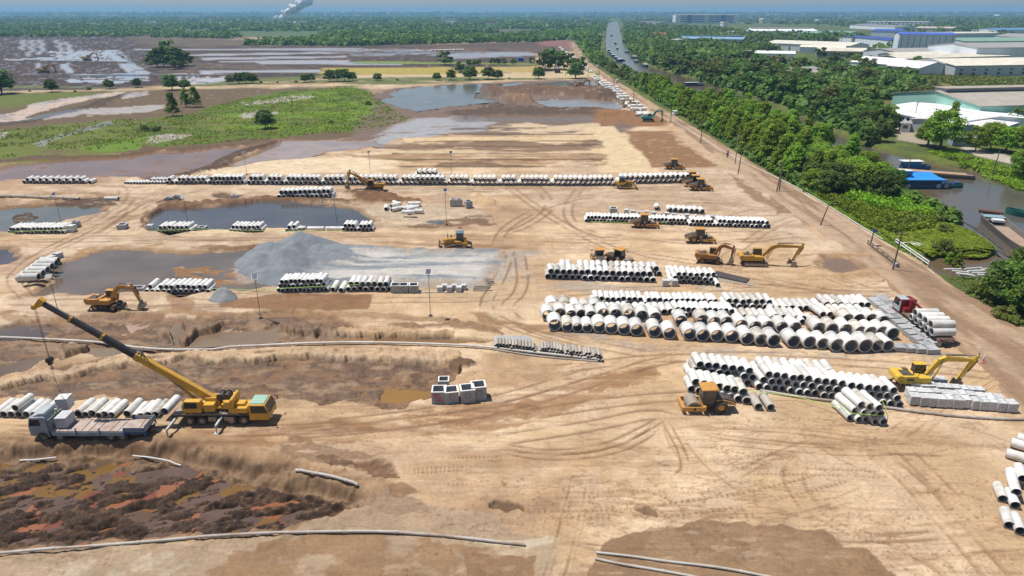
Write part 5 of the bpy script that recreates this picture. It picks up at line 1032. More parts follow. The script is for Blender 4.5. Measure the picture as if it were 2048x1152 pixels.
# ---------------- flatbed truck
tk=thing('flatbed_truck',"grey blue flatbed truck with open drop sides in front of the pipes",'truck',(gp(184,882).x,64.9,0),R(180))
wheelset(tk,(5.2,3.4,-2.2,-3.45),1.10,.54,.34,STEEL)
c=MB(); c.box((-.6,0,.85),(11.6,.9,.35)); c.box((.4,-1.0,.62),(2.2,.25,.35),1); c.box((.4,1.0,.62),(2.2,.25,.35),1); c.box((-4.9,0,.8),(1.2,2.2,.3)); c.build('chassis',[BLK,BLK],tk)
c=MB(); c.box((-.95,0,1.25),(10.3,2.45,.14)); c.build('deck',mat('dusty_deck',(.46,.38,.33),.85,.0,.2,1.0,dirt=(.28,.19,.14),dstr=.9),tk)
for x in(3.4,2.4,.9,.0,-.9,-2.3,-3.2,-5.2): c=MB(); c.box((x,.1,1.335),(.06,2.2,.03),rz=R(rk.uniform(-5,5))); c.build('lashing_bar',mat('rust_bar',(.12,.05,.03),.8),tk)
for sy in(-1,1):
    for x0,x1 in((4.15,1.5),(1.4,-1.1),(-1.2,-3.75)):
        c=MB(); c.box(((x0+x1)/2,sy*1.27,.98),(x0-x1,.05,.50)); c.build('drop_side',TRKB,tk,.01)
    c=MB(); c.box((-4.95,sy*1.25,1.52),(2.2,.05,.45))
    for i in range(9): c.box((-4.0-i*.24,sy*1.28,1.52),(.06,.03,.4),1)
    c.build('raised_side',[TRKB,BLU],tk)
    c=MB()
    for x in(1.45,-1.15,-3.82,-6.05): c.box((x,sy*1.27,1.2),(.1,.10,1.0))
    c.box((-4.95,sy*1.2,1.1),(2.3,.1,.22)); c.build('side_post',BLU,tk)
c=MB(); c.box((-6.1,0,1.55),(.06,2.4,.75)); c.build('tailgate',TRKB,tk,.01); c=MB(); c.box((-6.0,0,.75),(.1,2.2,.2)); c.build('rear_bumper',BLU,tk)
c=MB(); c.box((4.25,0,2.0),(.08,2.45,1.4)); 
for i in range(6): c.box((4.18,-1.0+i*.4,2.0),(.08,.06,1.4))
c.build('headboard',TRKB,tk)
c=MB(); c.prism([(4.5,.75),(6.25,.6),(6.62,.65),(6.62,1.9),(6.3,3.0),(4.75,3.08),(4.45,2.95)],-1.22,1.22); kb=c.build('cab',TRKB,tk,.08)
c=MB(); c.prism([(4.6,3.0),(6.0,3.06),(5.2,3.42),(4.6,3.46)],-1.05,1.05); c.build('roof_fairing',mat('truck_roof',(.40,.43,.45),.5),kb,.06)
c=MB(); c.hexa([(6.63,-1.08,1.95),(6.66,-1.08,1.95),(6.66,1.08,1.95),(6.63,1.08,1.95),(6.35,-1.08,2.85),(6.38,-1.08,2.85),(6.38,1.08,2.85),(6.35,1.08,2.85)])
for sy in(-1,1): c.prism([(5.2,1.95),(6.45,1.95),(6.22,2.75),(5.2,2.75)],sy*1.21,sy*1.235)
c.build('window',GLASS,kb)
for sy in(-1,1):
    c=MB()
    for i in range(8): a0=R(i*22.5); a1=R((i+1)*22.5); c.prism([(5.2+.66*math.cos(a0),.56+.66*math.sin(a0)),(5.2+.76*math.cos(a0),.56+.76*math.sin(a0)),(5.2+.76*math.cos(a1),.56+.76*math.sin(a1)),(5.2+.66*math.cos(a1),.56+.66*math.sin(a1))],sy*1.0,sy*1.26)
    c.prism([(5.2+.64*math.cos(R(i*15)),.5+.64*math.sin(R(i*15))) for i in range(13)],sy*1.215,sy*1.228,1); c.build('wheel_arch',[TRKB,BLK],kb)
c=MB()
for sy in(-1,1): c.box((6.64,sy*.85,.95),(.05,.45,.2))
c.build('headlight',WHT,kb); c=MB(); c.ring([(3.8,1.30-2.6,1.25),(3.7,1.33-2.7,.8),(3.4,-1.36,.7),(3.2,-1.32,1.1),(2.95,-1.33,1.25),(2.8,-1.36,.6),(2.75,-1.4,.1)],.025,5); c.build('rope',mat('pink_rope',(.55,.3,.24),.9),tk)
t=thing('block_pallet',"grey block pallet standing on the truck deck behind the cab",'block pallet',(gp(184,882).x-3.3,65.0,1.34),R(2)); t.scale=(.9,.85,.9)
b=MB()
for i in range(3):
    for j in range(4):
        for k_ in range(5): b.box((-.45+i*.46,-.75+j*.5,.16+k_*.28),(.44,.48,.26))
b.build('block',mat('kerb_grey',(.46,.46,.46)),t); b=MB(); b.box((0,0,.05),(1.45,2.0,.08)); b.build('pallet',WOOD,t)
b=MB()
def person(label,loc,rz,vest,pose='stand',helmet=True,trou=(.05,.05,.07),s=1.0):
    """one continuous skinned body, clothing as thin shells over it"""
    t=thing('person',label,'person',loc,R(rz)); t.scale=(s,s,s)
    le=.25 if pose=='lean' else 0.0
    J=[(0,0,.95,.13),(le*.35,0,1.2,.145),(le*.8,0,1.42,.155),(le*1.05,0,1.53,.06),(le*1.15,0,1.60,.075),(le*1.2+.02,0,1.70,.095),(le*1.2+.0,0,1.77,.07),
       (le*.8,.2,1.42,.06),(le+.12,.27,1.15,.045),(le+.35,.22,1.05,.035),(le+.43,.21,1.04,.04),(le*.8,-.2,1.42,.06),(le+.06,-.27,1.15,.045),(le+.3,-.24,1.0,.035),(le+.38,-.23,.99,.04),
       (0,.1,.88,.09),(.05,.12,.5,.065),(-.02,.12,.08,.045),(.13,.13,.04,.04),(0,-.1,.88,.09),(.1,-.12,.5,.065),(.05,-.12,.08,.045),(.2,-.13,.04,.04)]
    E=[(0,1),(1,2),(2,3),(3,4),(4,5),(5,6),(2,7),(7,8),(8,9),(9,10),(2,11),(11,12),(12,13),(13,14),(0,15),(15,16),(16,17),(17,18),(0,19),(19,20),(20,21),(21,22)]
    vs=[j[:3] for j in J]; rs=[j[3] for j in J]
    for hi,sy in((10,1),(14,-1)):
        hx_,hy,hz=vs[hi]
        for q in range(4):
            i0=len(vs); vs+= [(hx_+.05,hy+(q-1.5)*.018,hz-.012),(hx_+.085-.006*abs(q-1.5),hy+(q-1.5)*.022,hz-.045)]; rs+=[.010,.008]; E+=[(hi,i0),(i0,i0+1)]
        i0=len(vs); vs.append((hx_+.02,hy-sy*.045,hz-.02)); rs.append(.011); E.append((hi,i0))
    me=bpy.data.meshes.new('body'); me.from_pydata(vs,E,[]); o=bpy.data.objects.new('body',me); COL.objects.link(o); o.parent=t
    o.modifiers.new('skin','SKIN'); 
    for i,r in enumerate(rs): me.skin_vertices[0].data[i].radius=(r,r*(1.25 if i in(1,2,0) else 1))
    me.skin_vertices[0].data[0].use_root=True
    sb=o.modifiers.new('sub','SUBSURF'); sb.levels=1; sb.render_levels=1
    skin=mat('skin',(.35,.2,.13),.6)
    dg=bpy.context.evaluated_depsgraph_get(); m2=bpy.data.meshes.new_from_object(o.evaluated_get(dg)); o.modifiers.clear(); o.data=m2; m2.name='body'
    m2.materials.clear(); 
    for q in (skin,mat('trousers_%d'%int(trou[0]*100),trou,.9),mat('vest_%d'%int(vest[0]*100),vest,.8),BLK): m2.materials.append(q)
    for p in m2.polygons:
        c=p.center; p.use_smooth=True
        p.material_index=0 if c.z>1.5 or (abs(c.y)>.17 and c.z<1.1 and c.x>le+.28) else (3 if c.z<.09 else (1 if c.z<.95 else 2))
    h=MB()
    if helmet: h.lathe([(0,.125),(.03,.125),(.08,.11),(.12,.06),(.13,0.001)],(le*1.2+.01,0,1.74),14,0,'z'); h.lathe([(-.005,.15),(.01,.15),(.01,.11)],(le*1.2+.03,0,1.74),14,0,'z'); h.build('helmet',WHT,t)
    else: h.lathe([(0,.1),(.05,.1),(.09,.07),(.11,.001)],(le*1.2+.0,0,1.72),12,0,'z'); h.build('hair',BLK,t)
    f=MB(); fx=le*1.2+.105
    f.box((fx+.005,0,1.69),(.03,.022,.05)); f.build('nose',skin,t); f=MB(); f.box((fx-.003,.035,1.71),(.012,.022,.012)); f.box((fx-.003,-.035,1.71),(.012,.022,.012)); f.build('eye',BLK,t); f=MB(); f.box((fx-.008,0,1.645),(.012,.045,.008)); f.build('mouth',RED,t)
    f=MB(); f.box((le*1.2,.095,1.69),(.04,.02,.06)); f.box((le*1.2,-.095,1.69),(.04,.02,.06)); f.build('ear',skin,t)
    return t
person("person in lime green vest and white helmet leaning by the truck cab",(gp(184,882).x-4.55,65.2,1.33),20,(.35,.6,.05),'lean')
# ---------------- red truck loaded with pipes
rt=thing('pipe_truck',"red cabbed lorry loaded with two tiers of concrete pipes",'truck',(61.2,92.6,0),R(91))
wheelset(rt,(4.6,3.2,-2.6,-4.0),1.05,.52)
c=MB(); c.box((-.6,0,.85),(11.4,.9,.4)); c.build('chassis',BLK,rt); c=MB(); c.box((-1.3,0,1.2),(9.2,2.5,.18)); c.build('deck',mat('rust_deck',(.2,.12,.08),.8),rt)
c=MB(); c.box((-5.92,0,.98),(.08,2.5,.5)); c.build('tail_panel',mat('tail_red',(.45,.08,.05),.6,0,.2,4,dirt=(.6,.55,.5),dstr=1),rt)
for i in range(6): c=MB(); c.box((-5.97,-1.05+i*.42,1.0),(.03,.2,.14)); c.build('tail_lamp',WHT if i%2 else RED,rt)
c=MB(); c.prism([(3.9,.7),(6.0,.65),(6.15,1.8),(5.85,2.9),(3.9,3.0)],-1.2,1.2); kb=c.build('cab',RED,rt,.08)
c=MB(); c.box((4.9,.55,3.02),(1.7,1.3,.12)); c.box((4.9,1.23,1.9),(1.8,.05,1.6)); c.build('cab_cover',mat('grey_white',(.45,.5,.5),.6),kb,.03); 
for y0,y1 in((1.2,1.27),(-1.23,-1.2)):
    c=MB(); c.prism([(4.3,1.9),(5.9,1.9),(5.7,2.7),(4.3,2.7)],y0,y1); c.build('window',GLASS,kb)
c=MB(); c.beam((3.3,0,1.3),(3.3,0,3.3),.5,.5); c.beam((3.3,0,3.2),(2.0,-.8,2.4),.3,.3); c.box((3.4,.5,1.6),(.7,1.0,.7)); c.build('loader_crane',RED,rt,.03)
gt='pipes carried on the red lorry'
for i in range(5): 
    o=bpy.data.objects.new('concrete_pipe',pipe_mesh(.5 if i else .62,3.2,False,CONC)); COL.objects.link(o); o.location=(61.2-1.6,87.6+i*1.35,1.3+(.5 if i else .62)); o.rotation_euler=(0,0,R(-90)); tag(o,f"white pipe on the red lorry, {ORD[i]} from the tail in the lower tier",'concrete pipe',gt)
for i in range(4):
    o=bpy.data.objects.new('concrete_pipe',pipe_mesh(.62,3.3,False,CONC)); COL.objects.link(o); o.location=(61.2-1.65,88.1+i*1.36,2.83); o.rotation_euler=(0,0,R(-90)); tag(o,f"white pipe on the red lorry, {ORD[i]} from the tail in the upper tier",'concrete pipe',gt)
# ---------------- light masts and poles
def mast(px,y0,y1,label,sc=1.0):
    p=gp(px,y1); hh=max(6.0,aty(px,y0,p.y).z); t=thing('solar_light_mast',label,'light mast',(p.x,p.y,terr(p.x,p.y)-.05),R(rk.uniform(-15,15)),'solar light masts on the yard')
    b=MB(); b.cyl((0,0,0),(0,0,hh),.05,.035,8); b.box((0,0,.1),(.5,.5,.3)); b.build('pole',mat('mast_dark',(.10,.09,.085),.7),t)
    b=MB(); b.box((0,-.1,hh-.05),(.75,.9,.05),rx=R(28)); b.build('solar_panel',mat('solar_blue',(.02,.03,.08),.2),t); b=MB(); b.box((0,-.1,hh-.09),(.85,1.0,.04),rx=R(28)); b.build('panel_frame',WHT,t)
    b=MB(); b.box((.1,-.35,hh-.7),(.4,.3,.14),rx=R(-25)); b.build('lamp',WHT,t)
for a in((521,547,632,"light mast rising between brown pond and slim heap"),(861,541,632,"light mast standing at the right of the kerb bundles"),(118,552,628,"light mast in the corner of the brown pond"),(893,381,452,"light mast on grey ground beside the chamber trio"),(378,386,458,"light mast standing in the blue pond, left end"),(124,388,452,"light mast in the left pond"),(673,386,441,"light mast at the right end of the blue pond"),(494,303,350,"light mast behind the far pipe row, left one"),(741,303,351,"light mast behind the far pipe row, middle one"),(903,303,349,"light mast behind the far row, right one")): mast(*a)
def upole(px,y0,y1,label,arm=True,lean=0,conc=False,lamp=False):
    p=gp(px,y1); hh=aty(px,y0,p.y).z; t=thing('utility_pole',label,'utility pole',(p.x,p.y,-.1),0,'poles along the haul road'); t.rotation_euler=(0,R(lean),R(rk.uniform(-20,20)))
    b=MB(); b.cyl((0,0,0),(0,0,hh),.17,.11,8); b.build('pole',CONCO if conc else POLE,t)
    if arm:
        b=MB(); b.beam((-1.0,0,hh-.5),(1.0,0,hh-.5),.09,.11); b.beam((-.7,0,hh-1.2),(.7,0,hh-1.2),.09,.11)
        for x in(-.9,0,.9): b.cyl((x,0,hh-.45),(x,0,hh-.15),.06,n=6)
        b.build('crossarm',POLE,t)
    if lamp: b=MB(); b.box((.2,0,hh),(.9,1.1,.06),rx=R(20)); b.build('solar_panel',mat('solar_blue',(.02,.03,.08)),t); b=MB(); b.box((.8,0,hh-.3),(.8,.25,.1)); b.build('lamp',WHT,t)
for a in((1785,462,541,"dark wooden pole at the culvert crossing beside the fence",True,1.5),(1740,460,492,"short post with solar lamp at the left of the culvert",False,3,False,True),(1558,320,383,"wooden pole with crossarms beside the road bend",True,0),(1553,336,384,"thin post next to the crossarmed pole",False,4),(1470,268,328,"pale concrete pole at the left of the road",False,0,True),(1476,300,348,"leaning rod beside the pale concrete pole",False,3),(1401,240,287,"wooden pole near the road, left of the plantation"),(1341,206,245,"wooden pole between teal excavator and van"),(1266,178,212,"dark pole among the white roadside pipes, nearest one"),(1227,158,186,"dark pole among the white roadside pipes, middle one"),(1197,142,170,"dark pole among the white roadside pipes, farthest one"),(1176,133,153,"pole on the sand left of the road"),(1184,100,115,"small pole at the far works left of the road"),(1131,128,152,"small pole by the trees near the field edge"),
 (1640,408,452,"thin leaning rod at the road edge",False,14),(1825,203,255,"power pole in front of the white roofed shed"),(1857,215,290,"power pole on the landing by the canal"),(1985,300,345,"pole by the concrete track across the canal",False,6),(1973,232,262,"power pole, left of the pair before the small white roofs"),(1980,236,258,"power pole, right of the pair before the small white roofs"),(1816,318,342,"mooring post in the canal behind the blue boat",False)): upole(*a)
# ---------------- rails, ribbon barrier, van, motorbikes
def rail(pts,label,m,hh=1.0,name='guard_rail'):
    t=thing(name,label,'guard rail',(gp(*pts[0]).x,gp(*pts[0]).y,0)); o0=t.location; P=[gp(*p)-o0 for p in pts]; b=MB(); c=MB()
    for a,q in zip(P,P[1:]):
        for zz in(hh,hh*.5): b.cyl(a+Vector((0,0,zz)),q+Vector((0,0,zz)),.09,n=6)
        k=max(1,int((q-a).length/2.2))
        for i in range(k+1): x=a.lerp(q,i/k); c.box((x.x,x.y,hh*.5-.2),(.16,.16,hh+.4))
    b.build('rail',m,t); c.build('post',m,t)
rail([(1735,490),(1795,537)],"dark pipe guard rail on the yard side of the culvert",STEEL); rail([(1790,487),(1856,533)],"white guard rail on the canal side of the culvert",WHT)
b=MB(); b.box((0,0,.45),(.9,.9,.9),tx=.8); o=b.build('cabinet',CONCG,None,.03,"small grey cabinet at the foot of the wooden pole"); o.location=gp(1791,535); tag(o,cat='cabinet')
van=thing('parked_van',"white van parked at the edge of the plantation",'van',(75.0,322,.1),R(95)); wheelset(van,(-1.4,1.4),.85,.34,.22,WHT)
b=MB(); b.prism([(-2.3,.3),(2.3,.3),(2.35,1.0),(1.6,1.15),(1.0,1.95),(-2.25,2.0)],-.9,.9); vb=b.build('body',WHT,van,.06); b=MB(); b.prism([(-2.0,1.2),(1.3,1.2),(.85,1.8),(-2.0,1.82)],-.92,.92); b.build('window',GLASS,vb)
van2=copy_tree(van); van2.location=(70.5,478,.1); van2['label']="white van on the road beyond the line of pipes"
van3=copy_tree(van); van3.location=(73,610,.1); van3['label']="small white vehicle far along the haul road"
def moto(loc,rz,label):
    t=thing('motorbike',label,'motorbike',loc,R(rz),'motorbikes at the roadside')
    for x in(-.6,.6): b=MB(); b.wheel((x,0,.3),.3,.1,14); b.build('wheel',TYR,t)
    b=MB(); b.box((0,0,.55),(.8,.22,.3)); b.box((-.25,0,.78),(.6,.26,.1)); b.cyl((.6,0,.3),(.4,0,1.0),.04,n=6); b.cyl((.4,-.3,1.0),(.4,.3,1.0),.03,n=6); b.build('frame',RED,t,.02)
for i,(x,y,l) in enumerate([(70,222,"first dark motorbike on the haul road"),(71.5,226,"second dark motorbike on the haul road, farther away")]):
    moto((x,y,.2),85,l); person(f"person in dark clothes riding the {'first' if i==0 else 'farther'} motorbike",(x-.1,y-.2,.3),88,(.05,.06,.1),'lean',False,s=.9)
br=thing('barrier',"red and white barrier posts at the edge of the sandy yard",'barrier',gp(1966,724))
for i,(dx,dy) in enumerate(((0,0),(-.4,-.5),(.1,1.2))):
    b=MB(); b.cyl((dx,dy,0),(dx,dy,.15),.25,n=8); b.cyl((dx,dy,.1),(dx,dy,1.1),.09,n=8,m=1); b.cyl((dx,dy,.5),(dx,dy,.7),.1,n=8); b.build('post',[mat('barrier_red',(.6,.03,.04),.6),WHT],br)
b=MB(); b.ring([gp(1963,722,.9),gp(1950,723,.5),gp(1936,722,.7)],.03,5,1); tag(b.build('barrier_tape',[WHT,WHT]),"white and red tape strung left of the barrier posts",'barrier tape')
lime=mat('lime_tape',(.45,.75,.10),.6)
for i,(pts,l) in enumerate([([(1384,762,1.2),(1440,775,1.4),(1500,782,1.3),(1590,792,.6),(1700,822,.9)],"lime tape strung across the front pipe stack"),([(1676,806,1.0),(1700,826,1.6),(1768,832,1.2),(1775,826,.2),(1764,800,1.2)],"lime tape looped round the small pile"),([(425,577,1.2),(500,580,.8),(556,577,1.3),(690,570,1.4),(790,566,1.2)],"lime tape along the pond side pipes and chambers"),([(0,466,.6),(60,462,1.0),(150,458,1.0)],"lime tape in front of the left pond pipes"),([(300,462,.8),(400,458,.9),(560,462,.8),(690,461,.8)],"lime tape along the blue pond pipes"),([(1180,443,.5),(1300,446,.5),(1370,442,.8)],"lime tape along the long white row")]):
    b=MB(); b.ring([gp(*p) for p in pts],.035,4); tag(b.build('barrier_tape',lime),l,'barrier tape')
# ---------------- vegetation
def leafmat(name,c1,c2,c3=None,tr=.3,rnd=.3):
    m,t,b=newmat(name); N=t.nodes.new; L=t.links.new
    tc=N("ShaderNodeTexCoord"); oi=N("ShaderNodeObjectInfo"); at=N("ShaderNodeAttribute"); at.attribute_name='tone'
    mx=N("ShaderNodeMix"); mx.data_type='RGBA'; mx.inputs[6].default_value=(*c1,1); mx.inputs[7].default_value=(*c2,1); L(at.outputs['Fac'],mx.inputs[0])
    hs=N("ShaderNodeHueSaturation"); mv=N("ShaderNodeMapRange"); mv.inputs[3].default_value=1-rnd; mv.inputs[4].default_value=1+rnd*1.2; L(oi.outputs['Random'],mv.inputs[0]); L(mv.outputs[0],hs.inputs['Value']); L(mx.outputs[2],hs.inputs['Color'])
    mh=N("ShaderNodeMapRange"); mh.inputs[3].default_value=.47; mh.inputs[4].default_value=.515; L(oi.outputs['Random'],mh.inputs[0]); L(mh.outputs[0],hs.inputs['Hue'])
    L(hs.outputs[0],b.inputs['Base Color']); b.inputs['Roughness'].default_value=.6; b.inputs['Specular IOR Level'].default_value=.25
    tl=N("ShaderNodeBsdfTranslucent"); L(hs.outputs[0],tl.inputs[0]); ms=N("ShaderNodeMixShader"); ms.inputs[0].default_value=tr; L(b.outputs[0],ms.inputs[1]); L(tl.outputs[0],ms.inputs[2])
    L(ms.outputs[0],t.nodes["Material Output"].inputs[0]); return m
LF_A=leafmat('leaf_acacia',(.10,.20,.015),(.27,.42,.03)); LF_D=leafmat('leaf_dark',(.045,.105,.016),(.15,.25,.035)); LF_O=leafmat('leaf_olive',(.10,.14,.028),(.23,.27,.05)); LF_Y=leafmat('leaf_lily',(.13,.23,.012),(.27,.38,.03))
BARK=mat('bark',(.13,.10,.07),.9,0,.2,2)
def leaf_faces(P,nrm,sz,rg,asp=1.0,up=.35):
    """a quad at each point, tilted at random round the given normal"""
    n=len(P); a=rg.normal(size=(n,3)); a=a/np.linalg.norm(a,axis=1)[:,None]
    nn=nrm+a*.75; nn[:,2]+=up; nn/=np.linalg.norm(nn,axis=1)[:,None]
    t=np.cross(nn,rg.normal(size=(n,3))); t/=np.linalg.norm(t,axis=1)[:,None]; b=np.cross(nn,t)
    s=(sz*(.6+.8*rg.random(n)))[:,None]*.5
    t=t*s*asp; b=b*s
    V=np.stack([P-t-b*.6,P+t*.3-b,P+t+b*.5,P-t*.2+b],1).reshape(-1,3)
    return V,np.arange(4*n).reshape(n,4)
def crown(seed,shape,nb,nl,leaf,w,h,base,mtl):
    rg=np.random.default_rng(seed); PS=[];NS=[];T=[]
    for i in range(nb):
        u=rg.random(); 
        if shape=='cone':   # plantation acacia: tapering irregular column
            z=base+(h-base)*(.05+.9*u); rr=w*.5*(1-((z-base)/(h-base))**1.7)*.95+.25
        elif shape=='dome': z=base+(h-base)*(.15+.8*u); rr=w*.5*math.sqrt(max(.05,1-((z-base-(h-base)*.35)/((h-base)*.68))**2))
        else: z=base+(h-base)*u**1.6*.8; rr=w*.5*(1-.5*(z/h)**2)
        th=rg.random()*6.283; q=rr*math.sqrt(.15+.85*rg.random()); c=np.array([math.cos(th)*q,math.sin(th)*q,z]); br=w*(.10+.11*rg.random())
        k=int(nl*(.6+.8*rg.random())); d=rg.normal(size=(k,3)); d/=np.linalg.norm(d,axis=1)[:,None]; d[:,2]=np.where(d[:,2]<-.35,-d[:,2],d[:,2])
        rad=br*(.55+.5*rg.random(k))[:,None]; PS.append(c+d*rad*np.array([1,1,.75])); NS.append(d); T.append(np.clip(rg.random()*.55+.45*rg.random(k)*(.4+.6*(d[:,2]>0)),0,1))
    P=np.vstack(PS);Nn=np.vstack(NS);T=np.concatenate(T)
    V,Fq=leaf_faces(P,Nn,np.full(len(P),leaf),rg); return npmesh('crown',V,Fq,[mtl],smooth=False,attrs={'tone':np.repeat(T,4)})
def trunk(seed,h,r,base,w,stems=1):
    rg=random.Random(seed); b=MB()
    for s in range(stems):
        dx,dy=(rg.uniform(-.5,.5)*stems,rg.uniform(-.5,.5)*stems) if stems>1 else (rg.uniform(-.3,.3),rg.uniform(-.3,.3))
        b.ring([(0,0,-.6),(dx*.3,dy*.3,h*.3),(dx*.8,dy*.8,h*.6),(dx,dy,h*.88)],[r,r*.8,r*.5,r*.15],7)
        for i in range(5):
            z=h*rg.uniform(.25,.75); th=rg.uniform(0,6.28); l=w*rg.uniform(.2,.42); b.ring([(dx*.5,dy*.5,z),(math.cos(th)*l*.5,math.sin(th)*l*.5,z+l*.35),(math.cos(th)*l,math.sin(th)*l,z+l*.55)],[r*.4,r*.25,r*.08],5)
    return b.mesh('trunk',BARK)
KINDS={}
def kind(k,n,**a):
    KINDS[k]=[(crown(100*len(KINDS)+i,a['shape'],a['nb'],a['nl'],a['leaf'],a['w'],a['h'],a['base'],a['m']),trunk(i,a['h'],a['r'],a['base'],a['w'],a.get('st',1))) for i in range(n)]
kind('acacia',6,shape='cone',nb=80,nl=78,leaf=.34,w=5.6,h=10.5,base=1.0,r=.16,m=LF_A)
kind('broad',5,shape='dome',nb=75,nl=70,leaf=.5,w=9.5,h=9.0,base=1.2,r=.25,m=LF_D,st=2)
kind('bush',4,shape='bush',nb=34,nl=50,leaf=.32,w=4.4,h=3.0,base=.2,r=.08,m=LF_O,st=2)
kind('broadl',3,shape='dome',nb=90,nl=95,leaf=.42,w=10,h=9.5,base=1.2,r=.28,m=LF_A,st=2)
kind('fard',5,shape='dome',nb=26,nl=34,leaf=1.25,w=11,h=10,base=.6,r=.3,m=LF_D)
kind('faro',3,shape='dome',nb=26,nl=34,leaf=1.2,w=11,h=9,base=.6,r=.3,m=LF_O)
rt_=random.Random(77)
def tree(k,x,y,s,label,cat='tree',group=None,z=None,name=None,sz=1.0):
    cm,tm=rt_.choice(KINDS[k]); z=terr(x,y) if z is None else z
    t=bpy.data.objects.new(name or {'acacia':'acacia_tree','bush':'shrub'}.get(k,'broadleaf_tree'),None); COL.objects.link(t); t.empty_display_size=.3
    t.location=(x,y,z-.1); t.rotation_euler=(0,0,rt_.uniform(0,6.28)); t.scale=(s*rt_.uniform(.9,1.1),s*rt_.uniform(.9,1.1),s*sz*rt_.uniform(.9,1.1)); tag(t,label,cat,group)
    o=bpy.data.objects.new('crown',cm); COL.objects.link(o); o.parent=t; o=bpy.data.objects.new('trunk',tm); COL.objects.link(o); o.parent=t; return t
def inpoly(x,y,P):
    return sdf(np.array([x]),np.array([y]),P)[0]<0
def scatter(P,n,mind,seed):
    rg=random.Random(seed); xs=[p[0] for p in P];ys=[p[1] for p in P]; out=[];tr_=0
    while len(out)<n and tr_<n*60:
        tr_+=1; x=rg.uniform(min(xs),max(xs)); y=rg.uniform(min(ys),max(ys))
        if not inpoly(x,y,P): continue
        if any((x-a)**2+(y-b)**2<mind*mind for a,b in out): continue
        out.append((x,y))
    return out
# the plantation between road and canal (X 79-103)
cnt=0
for x,y in scatter([(79.5,188),(90,182),(100,190),(103,225),(102,300),(97,380),(90,440),(80,440),(79,330)],280,3.25,5):
    tall=1.0 if y>200 else .85
    if y>335 and x>87: tall=.58
    k='acacia' if (y>215 or x<88) else rt_.choice(['acacia','broadl','broad'])
    tree(k,x,y,rt_.uniform(.8,1.12)*tall*(.72 if k!='acacia' else 1),f"bright green feathery tree, {'road side' if x<87 else ('middle' if x<95 else 'canal side')} of the belt, {'nearest' if y<230 else ('second' if y<275 else ('third' if y<335 else 'farthest'))} stretch",'tree','trees of the belt between haul road and canal')
for x,y in scatter([(80,172),(96,166),(102,176),(103,200),(92,196),(81,190)],20,4.2,6): tree(rt_.choice(['broad','broadl']),x,y,rt_.uniform(.6,.85),f"dark leafy tree, near end of the roadside belt, {'road' if x<90 else 'canal'} side{' front' if y<178 else ''}",'tree','dark trees at the near end of the belt')
for x,y in scatter([(78.5,142),(99,138),(101,160),(99,170),(79,176)],16,4,7): tree('bush',x,y,rt_.uniform(.45,.7),"low olive shrub on the reedy bank by the canal",'shrub','shrubs on the reedy canal bank')
for x,y in scatter([(79,440),(95,440),(86,560),(84,640),(88,760),(98,930),(94,930),(78,700),(77,520)],46,7,8): tree(rt_.choice(['fard','faro']),x,y,rt_.uniform(.45,.75),"green tree farther along the strip between road and canal",'tree','trees farther along the road strip')
# bottom right clump by the road
for px,py,s,k in ((2005,590,.75,'broad'),(2035,600,.8,'broad'),(2060,570,.85,'broad'),(2040,560,.7,'broad'),(1975,592,.45,'bush'),(2070,620,.8,'broad'),(2030,632,.6,'bush'),(2100,600,.9,'broad'),(1955,575,.8,'bush'),(2010,620,.8,'bush'),(2130,640,.9,'broad'),(2085,655,.7,'bush')):
    p=gp(px,py+16); tree(k,p.x,p.y,s,"dark bushy tree beside the road at the right edge" if k=='broad' else "low shrub under the dark trees at the right edge",'tree' if k=='broad' else 'shrub','trees beside the road at the right edge')
p=gp(1900,515);tree('acacia',p.x,p.y,.33,"thin young tree on the lagoon bank, left of two",'tree'); p=gp(1917,522);tree('acacia',p.x,p.y,.38,"thin young tree on the lagoon bank, right of two",'tree')
p=gp(1893,500);tree('bush',p.x,p.y,.85,"rounded olive bush at the edge of the lily mat",'shrub'); p=gp(1875,498);tree('bush',p.x,p.y,.6,"brownish bush at the edge of the lily mat",'shrub')
# across the canal: woodland, single trees first
for px,py,s,k,l in ((1880,300,1.25,'broadl',"big spreading light green tree on the far canal bank"),(1900,262,1.0,'acacia',"tall slender tree in front of the white roofed shed"),(1855,292,.8,'broadl',"round tree at the left of the big spreading tree"),(1760,283,.75,'broad',"clump of banana like plants at the landing"),(1735,285,.7,'broad',"dark tree left of the landing"),(1725,262,.9,'broad',"dark tall tree left of the white roofed shed"),(1950,303,.8,'broadl',"tree behind the grass strip across the canal"),(1980,300,.85,'broadl',"second tree in the hedge row across the canal"),(2010,305,.85,'broadl',"third tree in the hedge row across the canal"),(2045,308,.95,'broadl',"tree at the right end of the hedge row"),(2075,312,.95,'broadl',"tree past the right end of the hedge row"),(2046,352,.75,'broadl',"tree hanging over the canal at the right edge"),(1905,320,.55,'bush',"shrub on the far bank below the big tree"),(1940,322,.5,'bush',"second shrub on the far bank below the hedge"),(1960,330,.4,'bush',"small shrub on the far bank by the concrete track")):
    p=gp(px,py); tree(k,p.x,p.y,s,l,'shrub' if k=='bush' else 'tree')
wood=[(133,262),(138,350),(139,440),(136,520),(129,600),(128,680),(140,800),(175,800),(184,640),(192,540),(184,405),(165,300),(150,262)]
for x,y in scatter(wood,160,5.6,12): tree(rt_.choice(['broad','fard','fard','faro']),x,y,rt_.uniform(.85,1.2)*(.75 if y<300 else 1),f"dark leafy tree, {'canal side' if x<145 else ('middle' if x<165 else 'back')} of the far bank wood, {'near' if y<380 else ('centre' if y<520 else 'far')} part",'tree','trees of the wood on the far canal bank')
wood2=wpx("1690,200 1640,184 1560,168 1480,158 1430,140 1380,122 1420,116 1560,122 1700,132 1790,140 1850,160 1830,185 1780,200")
